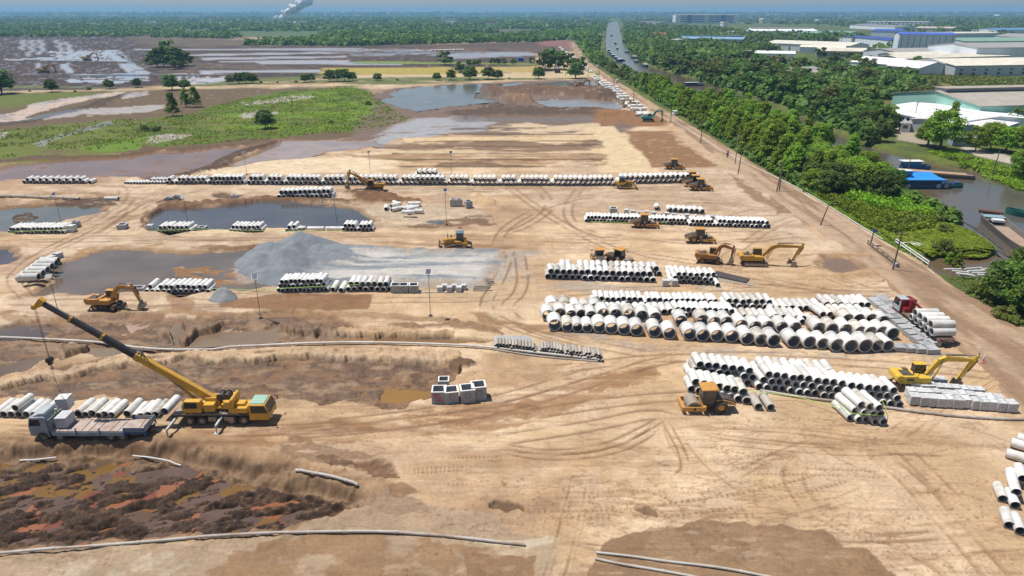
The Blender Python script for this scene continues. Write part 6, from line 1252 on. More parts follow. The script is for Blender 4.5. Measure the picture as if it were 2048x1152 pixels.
for x,y in scatter(wood2,62,11,13): tree(rt_.choice(['fard','faro','bush','faro']),x,y,rt_.uniform(.7,1.1),"green tree or thicket in the rough ground before the warehouses",'tree','trees of the rough ground before the warehouses')
for x,y in scatter(wpx("1640,150 1720,148 1860,165 1900,200 1830,205 1700,205"),60,8,15): tree('bush',x,y,rt_.uniform(1,1.7),"low shrub in the olive meadow beyond the canal",'shrub','shrubs of the olive meadow')
for i,(px,py) in enumerate([(1800,128),(1830,140),(1700,116),(1740,112),(1640,112),(1770,80),(1815,105),(1850,118),(1560,112),(1500,116)]): p=gp(px,py+4); tree('fard',p.x,p.y,rt_.uniform(.7,1.1),f"tree standing against the warehouses, {ORD[i]} of the scattered row",'tree','trees standing against the warehouses')
# left side trees (photo position, height factor)
L_=[(347,232,1.0,'acacia',"tall slender tree in the green meadow, left of a pair"),(372,214,.85,'acacia',"slim tree in the green meadow, middle of three"),(392,214,1.0,'acacia',"wide tall tree in the green meadow, right of three"),(531,257,.75,'broad',"round dark tree alone in the bright meadow"),(104,184,.75,'broad',"grey green tree beside the far track"),(219,178,.62,'broad',"small tree on the far track, left middle"),(4,188,1.45,'broad',"large dark tree at the left edge"),(-25,190,1.5,'broad',"large dark tree just past the left edge"),(275,175,.6,'broad',"bush on the far track by the white water"),(345,180,.9,'broad',"round tree at the start of the meadow"),(370,180,.7,'broad',"smaller round tree at the start of the meadow"),(60,183,.4,'bush',"low bush on the far track, left"),(150,184,.4,'bush',"low bush on the far track"),(178,180,.6,'bush',"low bush near the small tree"),(737,210,.8,'bush',"small bush at the meadow tip by the grey pond"),(662,246,.5,'bush',"tiny bush in the bright meadow, right part"),(290,262,.9,'bush',"bush on the muddy edge, left one"),(312,262,.9,'bush',"bush on the muddy edge, right one")]
for i,(px,sc) in enumerate([(460,.6),(478,.75),(492,.75),(505,.7),(522,.5),(555,.4),(592,.5),(610,.6),(622,.6),(660,.8),(675,.85),(690,.85),(705,.6),(755,.6),(795,.5),(874,.6),(902,.7),(940,.95),(976,.9),(996,.7),(1018,.4),(1077,.9),(1151,1.1)]): L_.append((px,168-i*.5,sc,'broad' if sc>.5 else 'bush',f"tree in the broken hedge line across the fields, {ORD[i]} from left"))
for i,(px,py,sc) in enumerate([(890,130,1.2),(921,144,.8),(938,131,.5),(950,131,.5),(958,131,.5),(985,129,.55),(996,129,.55),(1008,129,.5),(1028,128,.55),(1065,127,.6),(1090,140,1.3),(1110,138,1.5),(1128,140,1.3),(1097,132,1.2),(1140,130,.9),(1160,138,1.0)]): L_.append((px,py,sc,'fard',f"field tree beyond the grey pond, {ORD[i]} from left"))
for i,(px,py,sc) in enumerate([(315,134,1.3),(328,134,1.5),(345,134,1.9),(362,133,1.6),(376,131,1.1),(300,128,.8),(352,138,1.3)]): L_.append((px,py,sc,'fard',f"tree of the dark clump in the plough land, {ORD[i]} counted loosely from left"))
for px,py,s,k,l in L_:
    p=gp(px,py); tree(k,p.x,p.y,s,l,'shrub' if k=='bush' else 'tree','field trees on the left')
# palms
def palm(px,py,hh,label,group=None):
    p=gp(px,py); t=thing('palm_tree',label,'palm tree',(p.x,p.y,0),rt_.uniform(0,6),group); b=MB(); b.ring([(0,0,0),(.2,0,hh*.5),(.1,.1,hh)],[.22,.17,.13],7); b.build('trunk',BARK,t); V=[];Fc=[];T=[]
    for i in range(20):
        a=i*2.4; el=rt_.uniform(-.2,1.2); d=Vector((math.cos(a),math.sin(a),0)); pr=None
        for j in range(7):
            u=j/6*3.4; q=Vector((.1,.1,hh))+d*(u*math.cos(el*.8))+Vector((0,0,u*math.sin(el)-.13*u*u)); s_=Vector((-d.y,d.x,0))*(.5*math.sin(math.pi*(j+.4)/7))
            if pr:
                n=len(V); V+=[pr[0]-pr[1]-Vector((0,0,.2)),pr[0],q,q-s_-Vector((0,0,.2)),pr[0]+pr[1]-Vector((0,0,.2)),q+s_-Vector((0,0,.2))]; Fc+=[(n,n+1,n+2,n+3),(n+1,n+4,n+5,n+2)]
            pr=(q,s_)
    me=npmesh('crown',np.array([tuple(v) for v in V]),np.array(Fc),[LF_D],smooth=False,attrs={'tone':np.random.default_rng(1).random(len(V))}); link('crown',me,t); return t
pm0=palm(2026,262,8,"fan palm beside the small white roofs at right"); 
for i in range(24):
    c=copy_tree(pm0); p=gp(1608+i*5.2+rt_.uniform(-2,2),88+rt_.uniform(-2,4)); c.location=(p.x,p.y,0); c.rotation_euler=(0,0,rt_.uniform(0,6)); s=rt_.uniform(1.3,1.9); c.scale=(s,s,s); tag(c,"dark palm in the palm row behind the pale factory roofs",group='palms behind the pale factory roofs')
# reeds, lily mat, grass: cover nobody could count
def cover(name,label,P,n,leaf,hmax,mtl,seed,asp=1.0,up=1.0,vert=False,zf=None,cat=None,zoff=0,thr=0):
    rg=np.random.default_rng(seed); xs=[p[0] for p in P];ys=[p[1] for p in P]; x=rg.uniform(min(xs),max(xs),n*3);y=rg.uniform(min(ys),max(ys),n*3)
    k=sdf(x+(fbm(x/4,y/4,3,seed)-.5)*3,y+(fbm(x/4,y/4,3,seed+3)-.5)*3,P)<0; k&=fbm(x/7,y/7,3,seed+20,.6)>thr; x=x[k][:n];y=y[k][:n]; n=len(x); cl=fbm(x/3,y/3,4,seed+8,.6)
    z=np.array([max(terr(a,b),-1.0) for a,b in zip(x,y)])+zoff; hh=hmax*(.25+1.1*cl)*rg.random(n)
    Pp=np.stack([x,y,z+hh],1); nr=np.zeros((n,3)); nr[:,2]=.1 if vert else 1
    V,Fq=leaf_faces(Pp,nr,np.full(n,leaf),rg,asp,0.0 if vert else up)
    tone=np.clip(cl*1.6-.4+rg.random(n)*.4,0,1)
    return tag(link(name,npmesh(name,V,Fq,[mtl],smooth=False,attrs={'tone':np.repeat(tone,4)})),label,cat or name.replace('_',' '),kind='stuff')
cover('reeds',"tall green reeds and taro leaves covering the canal bank",wpx("1625,378 1660,392 1740,420 1800,425 1850,425 1890,440 1860,462 1790,470 1740,455 1700,430 1640,395"),17000,.42,1.7,LF_A,3,1.0,vert=True)
cover('reeds',"bright reeds right of the shrubs at the bend of the canal",wpx("1700,380 1780,390 1840,410 1880,432 1850,440 1760,425 1690,400"),9000,.5,2.2,LF_A,4,vert=True)
cover('water_hyacinth',"bright green mat of water hyacinth spreading into the canal",wpx("1700,440 1790,470 1870,455 1905,450 1950,470 1990,485 1995,500 1960,508 1890,505 1850,510 1830,500 1760,468"),26000,.36,.5,LF_Y,5,up=1.5,zoff=.15)
cover('bank_grass',"short green grass and weeds along the road verge",[(77.6,127),(84,127),(92,140),(98,150),(82,172),(78,200),(77.2,150)],16000,.22,.35,LF_A,6,vert=True)
cover('bank_grass',"weeds on the verge below the dark trees at right",[(78.5,60),(110,60),(110,96),(95,108),(80,114),(77.8,114),(77.8,90)],20000,.25,.5,LF_O,7,vert=True)
cover('bank_grass',"grass on the far bank in front of the concrete track",wpx("1855,305 1900,320 1960,340 2040,372 2100,395 2100,360 2040,345 1960,318 1900,300"),9000,.5,.8,LF_Y,8,vert=True)
cover('meadow_grass',"patchy bright tufts of the wet meadow on the left",wpx("165,300 240,270 310,240 400,222 450,205 520,190 620,178 700,172 745,186 775,212 830,240 720,262 560,278 470,283 410,290 330,292 230,300"),6000,.6,.4,LF_Y,9,vert=True,thr=.45)
cover('meadow_grass',"darker green tufts scattered through the bright meadow",wpx("165,300 240,270 310,240 400,222 450,205 520,190 620,178 700,172 745,186 775,212 830,240 720,262 560,278 470,283 410,290 330,292 230,300"),6000,.55,.35,LF_A,19,vert=True,thr=.5)
cover('meadow_grass',"olive scrub tufts west of the bright meadow",wpx("-200,300 0,262 250,238 330,245 300,262 200,290 0,318 -200,330"),2500,.6,.5,LF_O,10,vert=True,thr=.5)
cover('meadow_scrub',"rough scrub of the meadow beyond the canal wood",wpx("1640,150 1720,146 1870,160 1910,172 2100,170 2100,160 1900,150 1760,138"),16000,1.2,1.2,LF_O,11,vert=True)
# far woods as one mass each
def farwood(name,label,polys,seed,mtl):
    rg=np.random.default_rng(seed); VS=[];FS=[];TS=[];b0=0
    for P,dens,size,hgt in polys:
        Pw=wpx(P) if isinstance(P,str) else P; xs=[p[0] for p in Pw];ys=[p[1] for p in Pw]
        n=int(dens); x=rg.uniform(min(xs),max(xs),n*4); 
        y=1/rg.uniform(1/max(ys)**1.0,1/min(ys)**1.0,n*4)
        k=(sdf(x,y,Pw)<0)&(fbm(x/90,y/160,3,seed)>(.38 if size>8.5 and hgt>9.5 else .25)); x=x[k][:n];y=y[k][:n]; n=len(x)
        sc=size*np.maximum(1,y/1500)**.5*(.6+.8*rg.random(n)); kk=16
        d=rg.normal(size=(n,kk,3)); d/=np.linalg.norm(d,axis=2)[:,:,None]; d[:,:,2]=np.abs(d[:,:,2])
        hh=hgt*(.55+.7*rg.random(n))*(.7+.6*fbm(x/60,y/60,3,seed+4))
        Pp=np.stack([x[:,None]+d[:,:,0]*sc[:,None]*.5,y[:,None]+d[:,:,1]*sc[:,None]*.5,d[:,:,2]*hh[:,None]*.95],2).reshape(-1,3)
        V,Fq=leaf_faces(Pp,d.reshape(-1,3),np.repeat(sc*.42,kk),rg,1.0,.2)
        VS.append(V);FS.append(Fq+b0);b0+=len(V);TS.append(np.repeat(np.repeat(rg.random(n),kk)*.6+.4*rg.random(n*kk),4))
    return tag(link(name,npmesh(name,np.vstack(VS),np.vstack(FS),[mtl],smooth=False,attrs={'tone':np.concatenate(TS)})),label,'woodland',kind='stuff')
farwood('distant_woodland',"blue green woodland across the plain to the left horizon",[("480,90 700,92 900,87 1070,84 1140,80 1185,82 1195,60 1100,64 1000,74 800,76 640,80",1500,9,9),("1150,84 1185,130 1200,128 1196,96 1215,50 1195,50",260,9,9),("-300,74 250,74 480,78 480,68 250,67 -300,68",600,10,9),
  ("-600,62 600,63 1000,58 1195,58 1222,42 900,44 500,48 -600,50",2600,14,10),("-1500,47 500,46 1000,43 1222,40 1228,33.5 500,35 -1500,36",3600,20,11),("-3500,35 1228,33 1232,28.5 -3500,28.8",4200,55,13),("640,76 900,70 1000,66 900,62 640,66",500,12,9)],21,LF_D)
farwood('distant_woodland',"dark green woodland across the plain to the right horizon",[("1265,92 1300,104 1400,118 1500,112 1560,104 1500,98 1380,92 1300,76 1262,70",750,9,10),("1255,60 1300,72 1345,82 1500,92 1640,90 1700,76 1500,66 1400,56 1300,48 1244,44",1300,10,10),("1240,42 1340,46 1500,48 1640,50 1900,70 2300,72 2300,44 1240,37",1300,14,10),
  ("1236,36 2600,44 3800,40 3800,34 1236,33",2600,24,12),("1234,33 4200,34 4200,28.6 1234,28.6",4200,55,13),("1700,92 1800,100 1780,112 1640,108",160,10,10),("1790,45 1850,48 2100,52 2100,42 1860,38",360,14,18)],23,LF_D)
farwood('undergrowth',"dense undergrowth and low crowns filling the canal side woods",[([(133,258),(138,350),(138,430),(127,620),(133,714),(150,907),(180,907),(188,560),(184,405),(165,300)],1700,5.5,5.5),([(78.5,185),(99,180),(103,225),(99,400),(90,480),(86,560),(84,640),(78.5,640),(78.5,420)],1900,3.6,3.4),("1690,200 1640,184 1560,168 1480,158 1430,140 1380,122 1420,116 1560,122 1700,132 1790,140 1850,160 1830,185 1780,200",1500,6,4.5),([(78.5,640),(86,640),(104,930),(146,1300),(138,1300),(98,1000)],320,6,4),([(127,640),(129,714),(150,907),(191,1226),(232,1500),(292,1950),(420,1950),(330,1300),(260,800),(200,640)],1500,9,9),([(78,150),(100,146),(102,178),(79,185)],600,2.6,2.4)],31,LF_D)
# ---------------- buildings beyond the canal
def wallm(n,c): return mat('wall_'+n,c,.8,0,.12,.12,dirt=tuple(q*.75 for q in c),streak=True)
def roofm(n,c):
    return mat('roof_'+n,c,.6,0,.12,.16,dirt=(c[0]*.66+.02,c[1]*.60+.01,c[2]*.54),dstr=.75)
def bldg(x0,y0,x1,y1,h,D,rise,label,wall,roof,ridge='x',cat='warehouse',name='warehouse',monitor=False,win=0,bands=0,eave=.5,base=0,skew=0,lou=None,wm=None):
    a=gp(x0,y0,h); b_=gp(x1,y1,h); d=(b_-a); d.z=0; Lx=d.length; ux=d.normalized(); ang=math.atan2(ux.y,ux.x)
    t=thing(name,label,cat,(a.x,a.y,0),ang)
    W=MB(); W.box((Lx/2,D/2,h/2-.1),(Lx,D,h+.2-.2))
    if ridge=='x':
        for x in(.0,Lx): W.add([(x-.001 if x else .001,0,h-.1),(x-.001 if x else .001,D,h-.1),(x-.001 if x else .001,D/2,h+rise-.05)],[(0,1,2)])
    else:
        for y in(.001,D-.001): W.add([(0,y,h-.1),(Lx,y,h-.1),(Lx/2,y,h+rise-.05)],[(0,1,2)])
    W.build('wall',wallm(*wall),t,0,None,0)
    Rf=MB(); e=eave
    if ridge=='x':
        pr=[(-e,h-.02),(D/2,h+rise),(D+e,h-.02),(D+e,h+.2),(D/2,h+rise+.25),(-e,h+.2)]
        n=6; vs=[(-e,y,z) for y,z in pr]+[(Lx+e,y,z) for y,z in pr]
    else:
        pr=[(-e,h-.02),(Lx/2,h+rise),(Lx+e,h-.02),(Lx+e,h+.2),(Lx/2,h+rise+.25),(-e,h+.2)]; vs=[(x,-e,z) for x,z in pr]+[(x,D+e,z) for x,z in pr]
    Rf.add(vs,[(0,1,4,5),(1,2,3,4),(11,10,7,6),(10,9,8,7),(0,6,7,1),(1,7,8,2),(2,8,9,3),(3,9,10,4),(4,10,11,5),(5,11,6,0)])
    rf=Rf.build('roof',roofm(*roof),t,0,None,0)
    S=MB()
    if ridge=='x':
        k=int(Lx/3.0)
        for i in range(k): 
            x=(i+.5)*Lx/k; S.hexa([(x-.07,-e,h+.2),(x+.07,-e,h+.2),(x+.07,D/2,h+rise+.25),(x-.07,D/2,h+rise+.25),(x-.07,-e,h+.3),(x+.07,-e,h+.3),(x+.07,D/2,h+rise+.35),(x-.07,D/2,h+rise+.35)])
    if S.v: S.build('roof_rib',mat('rib_grey',(.45,.46,.46),.6),rf,0,None,0)
    if monitor:
        m_=MB(); 
        if ridge=='x': m_.box((Lx/2,D/2,h+rise+.7),(Lx*.94,D*.12,1.2)); m_.prism([(0,0),(1,0),(1,1)],0,.01)
        else: m_.box((Lx/2,D/2,h+rise+.7),(Lx*.12,D*.94,1.2))
        m_.v=m_.v[:8]; m_.f=m_.f[:6]; m_.m=m_.m[:6]; mo=m_.build('roof_monitor',wallm('shade_grey',(.3,.32,.34)),rf)
        c=MB()
        if ridge=='x': c.box((Lx/2,D/2,h+rise+1.4),(Lx*.95,D*.17,.15))
        else: c.box((Lx/2,D/2,h+rise+1.4),(Lx*.17,D*.95,.15))
        c.build('monitor_cap',roofm(*roof),mo)
    for i in range(win):
        x=(i+.5)*Lx/win; q=MB(); wz=h*.62 if lou is None else lou; q.box((x,-.03,wz),(min(2.4,Lx/win*.5),.12,1.1)); wo=q.build('window',GLASS,t); q=MB(); q.box((x,-.12,wz-.7),(min(2.8,Lx/win*.58),.3,.12)); q.build('sill',WHT,wo)
        if h>6 and cat=='factory hall': q=MB(); q.box((x,-.5,2.9),(min(3,Lx/win*.6),1.1,.1)); q.build('awning',WHT,wo); q=MB(); q.box((x,-.05,1.9),(min(2.2,Lx/win*.45),.1,1.6)); q.build('window',GLASS,wo)
    for i in range(bands):
        x=(i+.5)*Lx/bands; q=MB(); q.box((x,-.06,h*.5),(wm or .7,.14,h*.86)); q.build('wall_strip',mat('strip_grey',(.16,.19,.23),.6),t)
    for i in range(2 if D>20 else 0):
        y=D*(i+.5)/2; q=MB(); q.box((-.06,y,2.2),(.14,4,4.2)); q.build('door',mat('door_grey',(.25,.27,.3)),t)
    return t
WH=('white',(.80,.80,.80)); CR=('cream',(.74,.70,.58)); GY=('grey',(.36,.35,.33)); GN=('pale_green',(.34,.58,.48)); BL=('blue',(.06,.18,.55)); LB=('light_blue',(.22,.40,.55)); WG=('wall_grey',(.45,.47,.50)); PW=('pale_white',(.74,.78,.84)); TN=('tan_grey',(.44,.40,.34)); TQ=('turquoise',(.28,.5,.5)); MG=('mid_green',(.18,.36,.26)); NV=('royal_blue',(.03,.10,.50))
bldg(1741,217,1895,247,5.0,44,2.0,"long shed with a shining white corrugated roof beside the canal",PW,('bright_white',(.80,.84,.82)),win=14,lou=3.6)
bldg(1962,213,2260,205,8,52,3.5,"pale warehouse with tan roof and turquoise gable behind the white shed",('turquoise_wall',(.34,.60,.52)),TN,monitor=True)
bldg(1895,247,2060,224,4.5,14,.8,"lean roofed extension joining the white shed on the right",WG,WH); bldg(1925,252,1990,262,4,13,1.2,"small white roofed house below the extension",('blue_grey',(.25,.33,.42)),WH,cat='house',name='small_house'); bldg(1985,262,2060,238,4.5,13,1.5,"second white roofed house at the right edge",('blue_grey',(.25,.33,.42)),WH,cat='house',name='small_house')
bldg(1908,275,1955,277,3,6,.5,"low blue walled hut half hidden behind trees",('blue_grey',(.25,.33,.42)),WH,cat='hut',name='small_hut'); bldg(1803,247,1822,248,3.2,5,.6,"tiny white gatehouse with a red sign by the landing",WH,GY,cat='hut',name='gatehouse',win=1)
b=MB(); b.box((0,0,0),(3.2,.2,2.2)); o=b.build('sign_board',mat('sign_red',(.5,.1,.06),.6,0,.3,3,dirt=(.6,.4,.3),dstr=.9),None,.03,"red sign board above the gatehouse roof"); o.location=gp(1822,240)+Vector((0,0,5)); tag(o,cat='sign')
bldg(1912,132,2300,126,7.5,50,3.5,"long cream factory hall with awnings and small windows",('factory_white',(.62,.64,.66)),CR,cat='factory hall',win=16,monitor=False)
bldg(1838,137,1905,135,5.5,30,4.0,"white gabled hall at the left end of the cream factory",WH,WH,'y'); bldg(1782,130,1838,128,5.5,40,4.0,"second white gabled hall with an arched front",WH,WH,'y')
bldg(1800,118,2020,112,7,26,2.5,"long cream roof behind the gabled halls",WG,CR); bldg(1790,111,1960,107,7,20,2.0,"second long cream roof behind the gabled halls",WG,CR)
bldg(1795,106,1990,103,8,46,3.0,"wide grey roofed hall before the blue halls",PW,GY); bldg(1955,96,2350,92,14,60,3.0,"large grey hall with a dark louvre band at right",PW,GY,bands=0)
bldg(1930,83,2300,80,12,60,3,"green roofed hall behind the large grey hall",PW,MG)
bldg(1800,69,1913,70,21,34,2,"tall white hall with royal blue roof and dark strips",PW,NV,bands=9,wm=.5,win=0); bldg(1743,61,1802,62,19,34,2,"tall white hall with royal blue roof at the back",PW,NV,bands=12,wm=.35); bldg(1680,73,1808,83,11,40,2,"lower white hall with royal blue roof and ribbed wall",PW,NV,bands=20,wm=.3); bldg(1808,84,1852,88,11,30,1,"plain white annex at the foot of the tall blue roofed hall",PW,GY,bands=4)
bldg(1530,86,1700,92,8,48,3,"wide cream roof left of the palm row",PW,('bright_cream',(.72,.70,.60))); bldg(1600,94,1690,96,6,20,2,"low cream roof under the palm row",PW,CR)
bldg(1636,102,1772,104,6,22,3,"long pale roof with brown end wall before the palms",TN,CR); bldg(1770,112,1810,113,6,20,2,"reddish brown roof by the gabled halls",TN,('brown',(.22,.12,.09)))
bldg(1380,108,1470,110,5,22,2,"white roofed shed behind the cypress row, left",WH,('bright_white',(.80,.84,.82))); bldg(1478,106,1590,108,5,26,2,"white roofed shed behind the cypress row, right",WH,('bright_white',(.80,.84,.82)))
bldg(1352,77,1486,79,8,40,3,"long light blue roofed hall with white end",('blue_wall',(.3,.45,.6)),LB,monitor=True); bldg(1343,79,1353,80,9,20,1,"white block at the end of the light blue hall",WH,WH)
bldg(1506,62,1636,62,9,60,4,"bright white factory roof with roof monitor",PW,('bright_white',(.80,.84,.82)),monitor=True); bldg(1560,64,1638,67,7,30,2.5,"pale turquoise roof in front of the bright white factory",PW,TQ); bldg(1640,64,1700,66,7,30,2.5,"second turquoise roof right of the first",PW,TQ)
bldg(1453,63,1475,64,8,14,1,"small white building left of the bright factory",WH,WH); bldg(1312,71,1334,71,7,26,4,"pavilion with a bright red hipped roof",PW,('red_tile',(.45,.07,.06)),cat='house',name='pavilion')
bldg(1270,44,1316,45,8,80,3,"low pale factory near the canal end",PW,GY); bldg(1700,50,1790,54,9,70,3,"long pale factory roof behind the blue halls",PW,('pale_grey',(.6,.6,.62))); bldg(1735,43,1855,44,16,60,1,"white multi storey factory on the right horizon",PW,WH,bands=14,wm=3); bldg(1830,56,1905,57,9,70,3,"low tan roof right of the pale factory",TN,('tan_pale',(.55,.5,.45)))
bldg(1995,60,2200,58,9,60,3,"bright blue roof far at the right edge",PW,('sky_blue',(.05,.25,.6))); bldg(1820,68,2000,66,7,50,2,"cream roofs before the dark tree group",PW,CR); bldg(1990,72,2070,76,9,40,4,"grey pitched roof at the right beyond the green hall",PW,GY)
bldg(1505,144,1570,147,3.5,12,1.2,"grey fibre roofed shed in the wood, left one",TN,GY,cat='shed',name='shed'); bldg(1572,147,1640,145,3.5,11,1.6,"pair roofed grey shed in the wood, right one",TN,TN,cat='shed',name='shed'); bldg(1590,141,1640,138,3.5,12,1.5,"small grey shed behind the paired sheds",TN,GY,cat='shed',name='shed')
bldg(1495,122,1510,123,5,8,2,"small house with tiled orange roof in the trees, left",WH,('orange_tile',(.40,.16,.08)),cat='house',name='small_house'); bldg(1552,121,1570,122,5,8,2,"small house with tiled orange roof in the trees, right",WH,('orange_tile',(.40,.16,.08)),cat='house',name='small_house')
of=bldg(1352,29.6,1478,29.6,34,60,.6,"large multi storey office factory with blue glass bands on the horizon",PW,WH,cat='office block',name='office_block')
a=gp(1352,29.6,34); Lx=(gp(1478,29.6,34)-a).length
for i in range(4): b=MB(); b.box((Lx/2,-.4,8+i*7),(Lx*.84,.8,3.6)); b.build('glass_band',mat('blue_glass',(.05,.12,.25),.2),of)
for i in range(3): b=MB(); b.box((Lx*(.22+i*.27),-.7,17),(Lx*.07,1.2,33)); b.build('stair_tower',WHT if i==1 else mat('blue_glass',(.05,.12,.25)),of)
bldg(1036,116,1047,116,3,8,.3,"small bright blue container hut on the field",('container_blue',(.02,.12,.5)),('container_blue2',(.03,.14,.45)),cat='container',name='site_container'); bldg(1110,138,1121,138,3,6,1,"dark little hut among the field trees",('dark_wall',(.08,.07,.07)),('dark_roof',(.12,.11,.11)),cat='hut',name='small_hut')
for i in range(9): # cypress row before the white sheds
    p=gp(1385+i*[24][0]+rt_.uniform(-5,5),116); t=tree('acacia',p.x,p.y,.85,"dark columnar tree standing before the white roofed sheds",'tree','columnar trees before the white sheds'); t.scale=(.42,.42,1.25); 
hrg=random.Random(31); hm=[MB() for _ in range(2)]
hm[0].box((0,0,2),(12,8,4)); hm[1].prism([(-6.5,4),(6.5,4),(6.0,5.2),(-6.0,5.2)],-4.4,4.4)
hw=hm[0].mesh('wall',wallm('white',(.70,.70,.70))); hr=[hm[1].mesh('roof',roofm(*q)) for q in (WH,('red_tile',(.45,.07,.06)),CR,LB)]
for i in range(64):
    py=hrg.choice([29.2,30,31,32.5,34,37,41,46,52]); px=hrg.uniform(-60,2080) if py<44 else hrg.choice([hrg.uniform(250,1100),hrg.uniform(1260,1700)]); p=gp(px,py)
    if 1195<px<1250: continue
    t=thing('distant_house',f"small pale house among the far trees, {'left' if px<700 else ('centre' if px<1200 else 'right')} part, {'near the horizon' if py<33 else 'below the horizon'}",'house',(p.x,p.y,0),hrg.uniform(-.6,.6),'houses among the far trees'); s=1+p.y/2600*hrg.uniform(.7,1.5); t.scale=(s*hrg.uniform(.8,1.8),s,s*1.25)
    for n_,m_ in(('wall',hw),('roof',hr[hrg.choice([0,0,0,1,2,3])])): link(n_,m_,t)
# ---------------- boats
def hull(L_,W_,hh,bow=.25,stern=.9,m=0,b=None,floor=.35,sheer=.5):
    b=b or MB(); n=14; out=[];inn=[]
    for i in range(n+1):
        u=i/n; x=(u-.5)*L_; wv=W_/2*(math.sin(min(1,u/ bow)*math.pi/2)**.7 if u<bow else 1-(1-stern)*max(0,(u-.75)/.25)); wv=max(wv,.06); z=hh+sheer*(abs(u-.5)*2)**2.5; out.append((x,wv,z)); inn.append((x+(.15 if i==0 else (-.15 if i==n else 0)),max(.03,wv-.16),z))
    P=[]
    for s in(1,-1):
        for (x,wv,z),(x2,w2,z2) in zip(out,inn): P.append([(x,s*wv*.8,-.3),(x,s*wv,z),(x2,s*w2,z2),(x2,s*w2*.9,floor)])
    for s in(0,1):
        Q=P[s*(n+1):(s+1)*(n+1)]; vs=[v for q in Q for v in q]; fs=[]
        for i in range(n):
            for j in range(3): a=i*4+j; c=a+4; fs.append((a,c,c+1,a+1))
        b.add(vs,fs,m)
    vs=[P[i][3] for i in range(n+1)]+[P[n+1+i][3] for i in range(n+1)]; b.add(vs,[(i,i+1,n+2+i,n+1+i) for i in range(n)],m)
    for i in(0,n): b.add([P[i][0],P[i][1],P[n+1+i][1],P[n+1+i][0]],[(0,1,2,3)],m); b.add([P[i][3],P[i][2],P[n+1+i][2],P[n+1+i][3]],[(0,1,2,3)],m)
    return b
OLDW=mat('old_hull_wood',(.13,.11,.095),.85,0,.2,1.0,dirt=(.22,.20,.18)); BRD=mat('barge_deck',(.30,.20,.14),.8,0,.2,.5,dirt=(.36,.28,.2)); GHL=mat('green_hull',(.02,.14,.12),.5,0,.2,1); BHL=mat('blue_hull',(.02,.09,.22),.5,0,.2,1,dirt=(.12,.14,.16))
def boat(loc,rz,name,label): return thing(name,label,'boat',loc,R(rz),'boats on the canal')
ba=gp(1972,442,-1.1);bc=gp(2060,515,-1.1); ang=math.degrees(math.atan2(bc.y-ba.y,bc.x-ba.x)); mid=ba.lerp(bc,.5)
t=boat((mid.x+.6,mid.y,-1.1),ang,'cargo_barge',"long weathered grey cargo barge with open hold at the right"); Lb=(bc-ba).length+4
hull(Lb,4.8,1.5,.12,.85,b=None,floor=.5).build('hull',OLDW,t)
b=MB(); b.box((-Lb/2+4.2,0,1.75),(2.6,4.2,.15)); b.box((-Lb/2+6.2,.3,1.4),(2.2,2.4,.5),1); b.build('deck_board',[mat('faded_teal',(.22,.34,.36),.7),WHT],t); b=MB(); b.cyl((-Lb/2+1.0,-2.2,2.1),(-Lb/2+1.8,2.6,2.0),.5,n=10); b.build('rolled_tarp',mat('rust_brown',(.16,.08,.06),.85),t)
b=MB(); b.box((2,0,.7),(Lb*.5,3.0,.3)); b.build('cargo_floor',BRD,t)
p=gp(2042,432,-1.1); t=boat((p.x+2,p.y-1,-1.1),-40,'green_boat',"dark green boat entering at the right edge"); hull(11,3.2,1.1,.3,.8).build('hull',GHL,t); b=MB(); b.box((2.5,0,1.6),(3.0,2.2,1.3),tx=.9); b.build('cabin',mat('faded_green',(.1,.3,.27),.6),t,.05)
p=gp(1842,374,-1.1); t=boat((p.x,p.y+.5,-1.1),0,'fuel_barge',"blue covered barge with tyres moored under the dark trees"); hull(14.5,4.6,1.1,.05,.95).build('hull',BHL,t)
b=MB(); b.prism([(-7.2,2.3),(5.5,2.3),(5.6,2.42),(-7.2,2.42)],-2.5,.8); b.hexa([(-7.2,.8,2.3),(5.5,.8,2.3),(4.0,3.5,3.3),(-7.0,3.5,3.3),(-7.2,.8,2.42),(5.5,.8,2.42),(4.0,3.5,3.42),(-7.0,3.5,3.42)]); b.build('canopy',mat('blue_canopy',(.03,.27,.70),.5,0,.12,.7),t)
b=MB(); b.box((-.5,.5,1.55),(10.5,3.0,1.2)); 
for x in(-6,-2,2,5.2): b.box((x,-2.2,1.7),(.12,.12,1.2))
b.build('cabin',mat('cabin_blue_grey',(.12,.20,.30),.6,0,.2,1.5),t)
for x in(-6.4,-4.8,3.6,5.8): b=MB(); b.lathe([(-.12,.3),(-.12,.52),(.12,.52),(.12,.3)],(x,-2.42,.7),14,0,'y',True); b.build('tyre_fender',WHT,t)
b=MB(); b.box((-4.5,1.8,3.7),(4.5,1.8,.8)); b.build('wheelhouse',mat('cabin_blue_grey',(.12,.20,.30)),t)
b=MB(); b.box((-4.8,2.0,4.15),(5.2,2.4,.12)); b.build('wheelhouse_roof',mat('pale_blue_roof',(.55,.66,.68),.6),t)
p=gp(1872,352,-1.1); t=boat((p.x-1,p.y+1,-1.1),-24,'sand_barge',"flat rusty barge lying behind the blue covered one"); hull(22,4.2,.9,.1,.8,floor=.75,sheer=.2).build('hull',OLDW,t); b=MB(); b.box((0,0,1.0),(18,3.2,.25)); b.build('deck',mat('tan_deck',(.42,.27,.18),.8,0,.2,.6),t)
p=gp(1898,374,-1.1); t=boat((p.x,p.y,-1.1),178,'small_boat',"small dark motor boat moored at the end of the blue barge"); hull(7.5,2.0,.7,.3,.7).build('hull',GHL,t); b=MB(); b.box((-1.8,0,1.1),(1.6,1.3,.7)); b.build('engine_box',BHL,t)
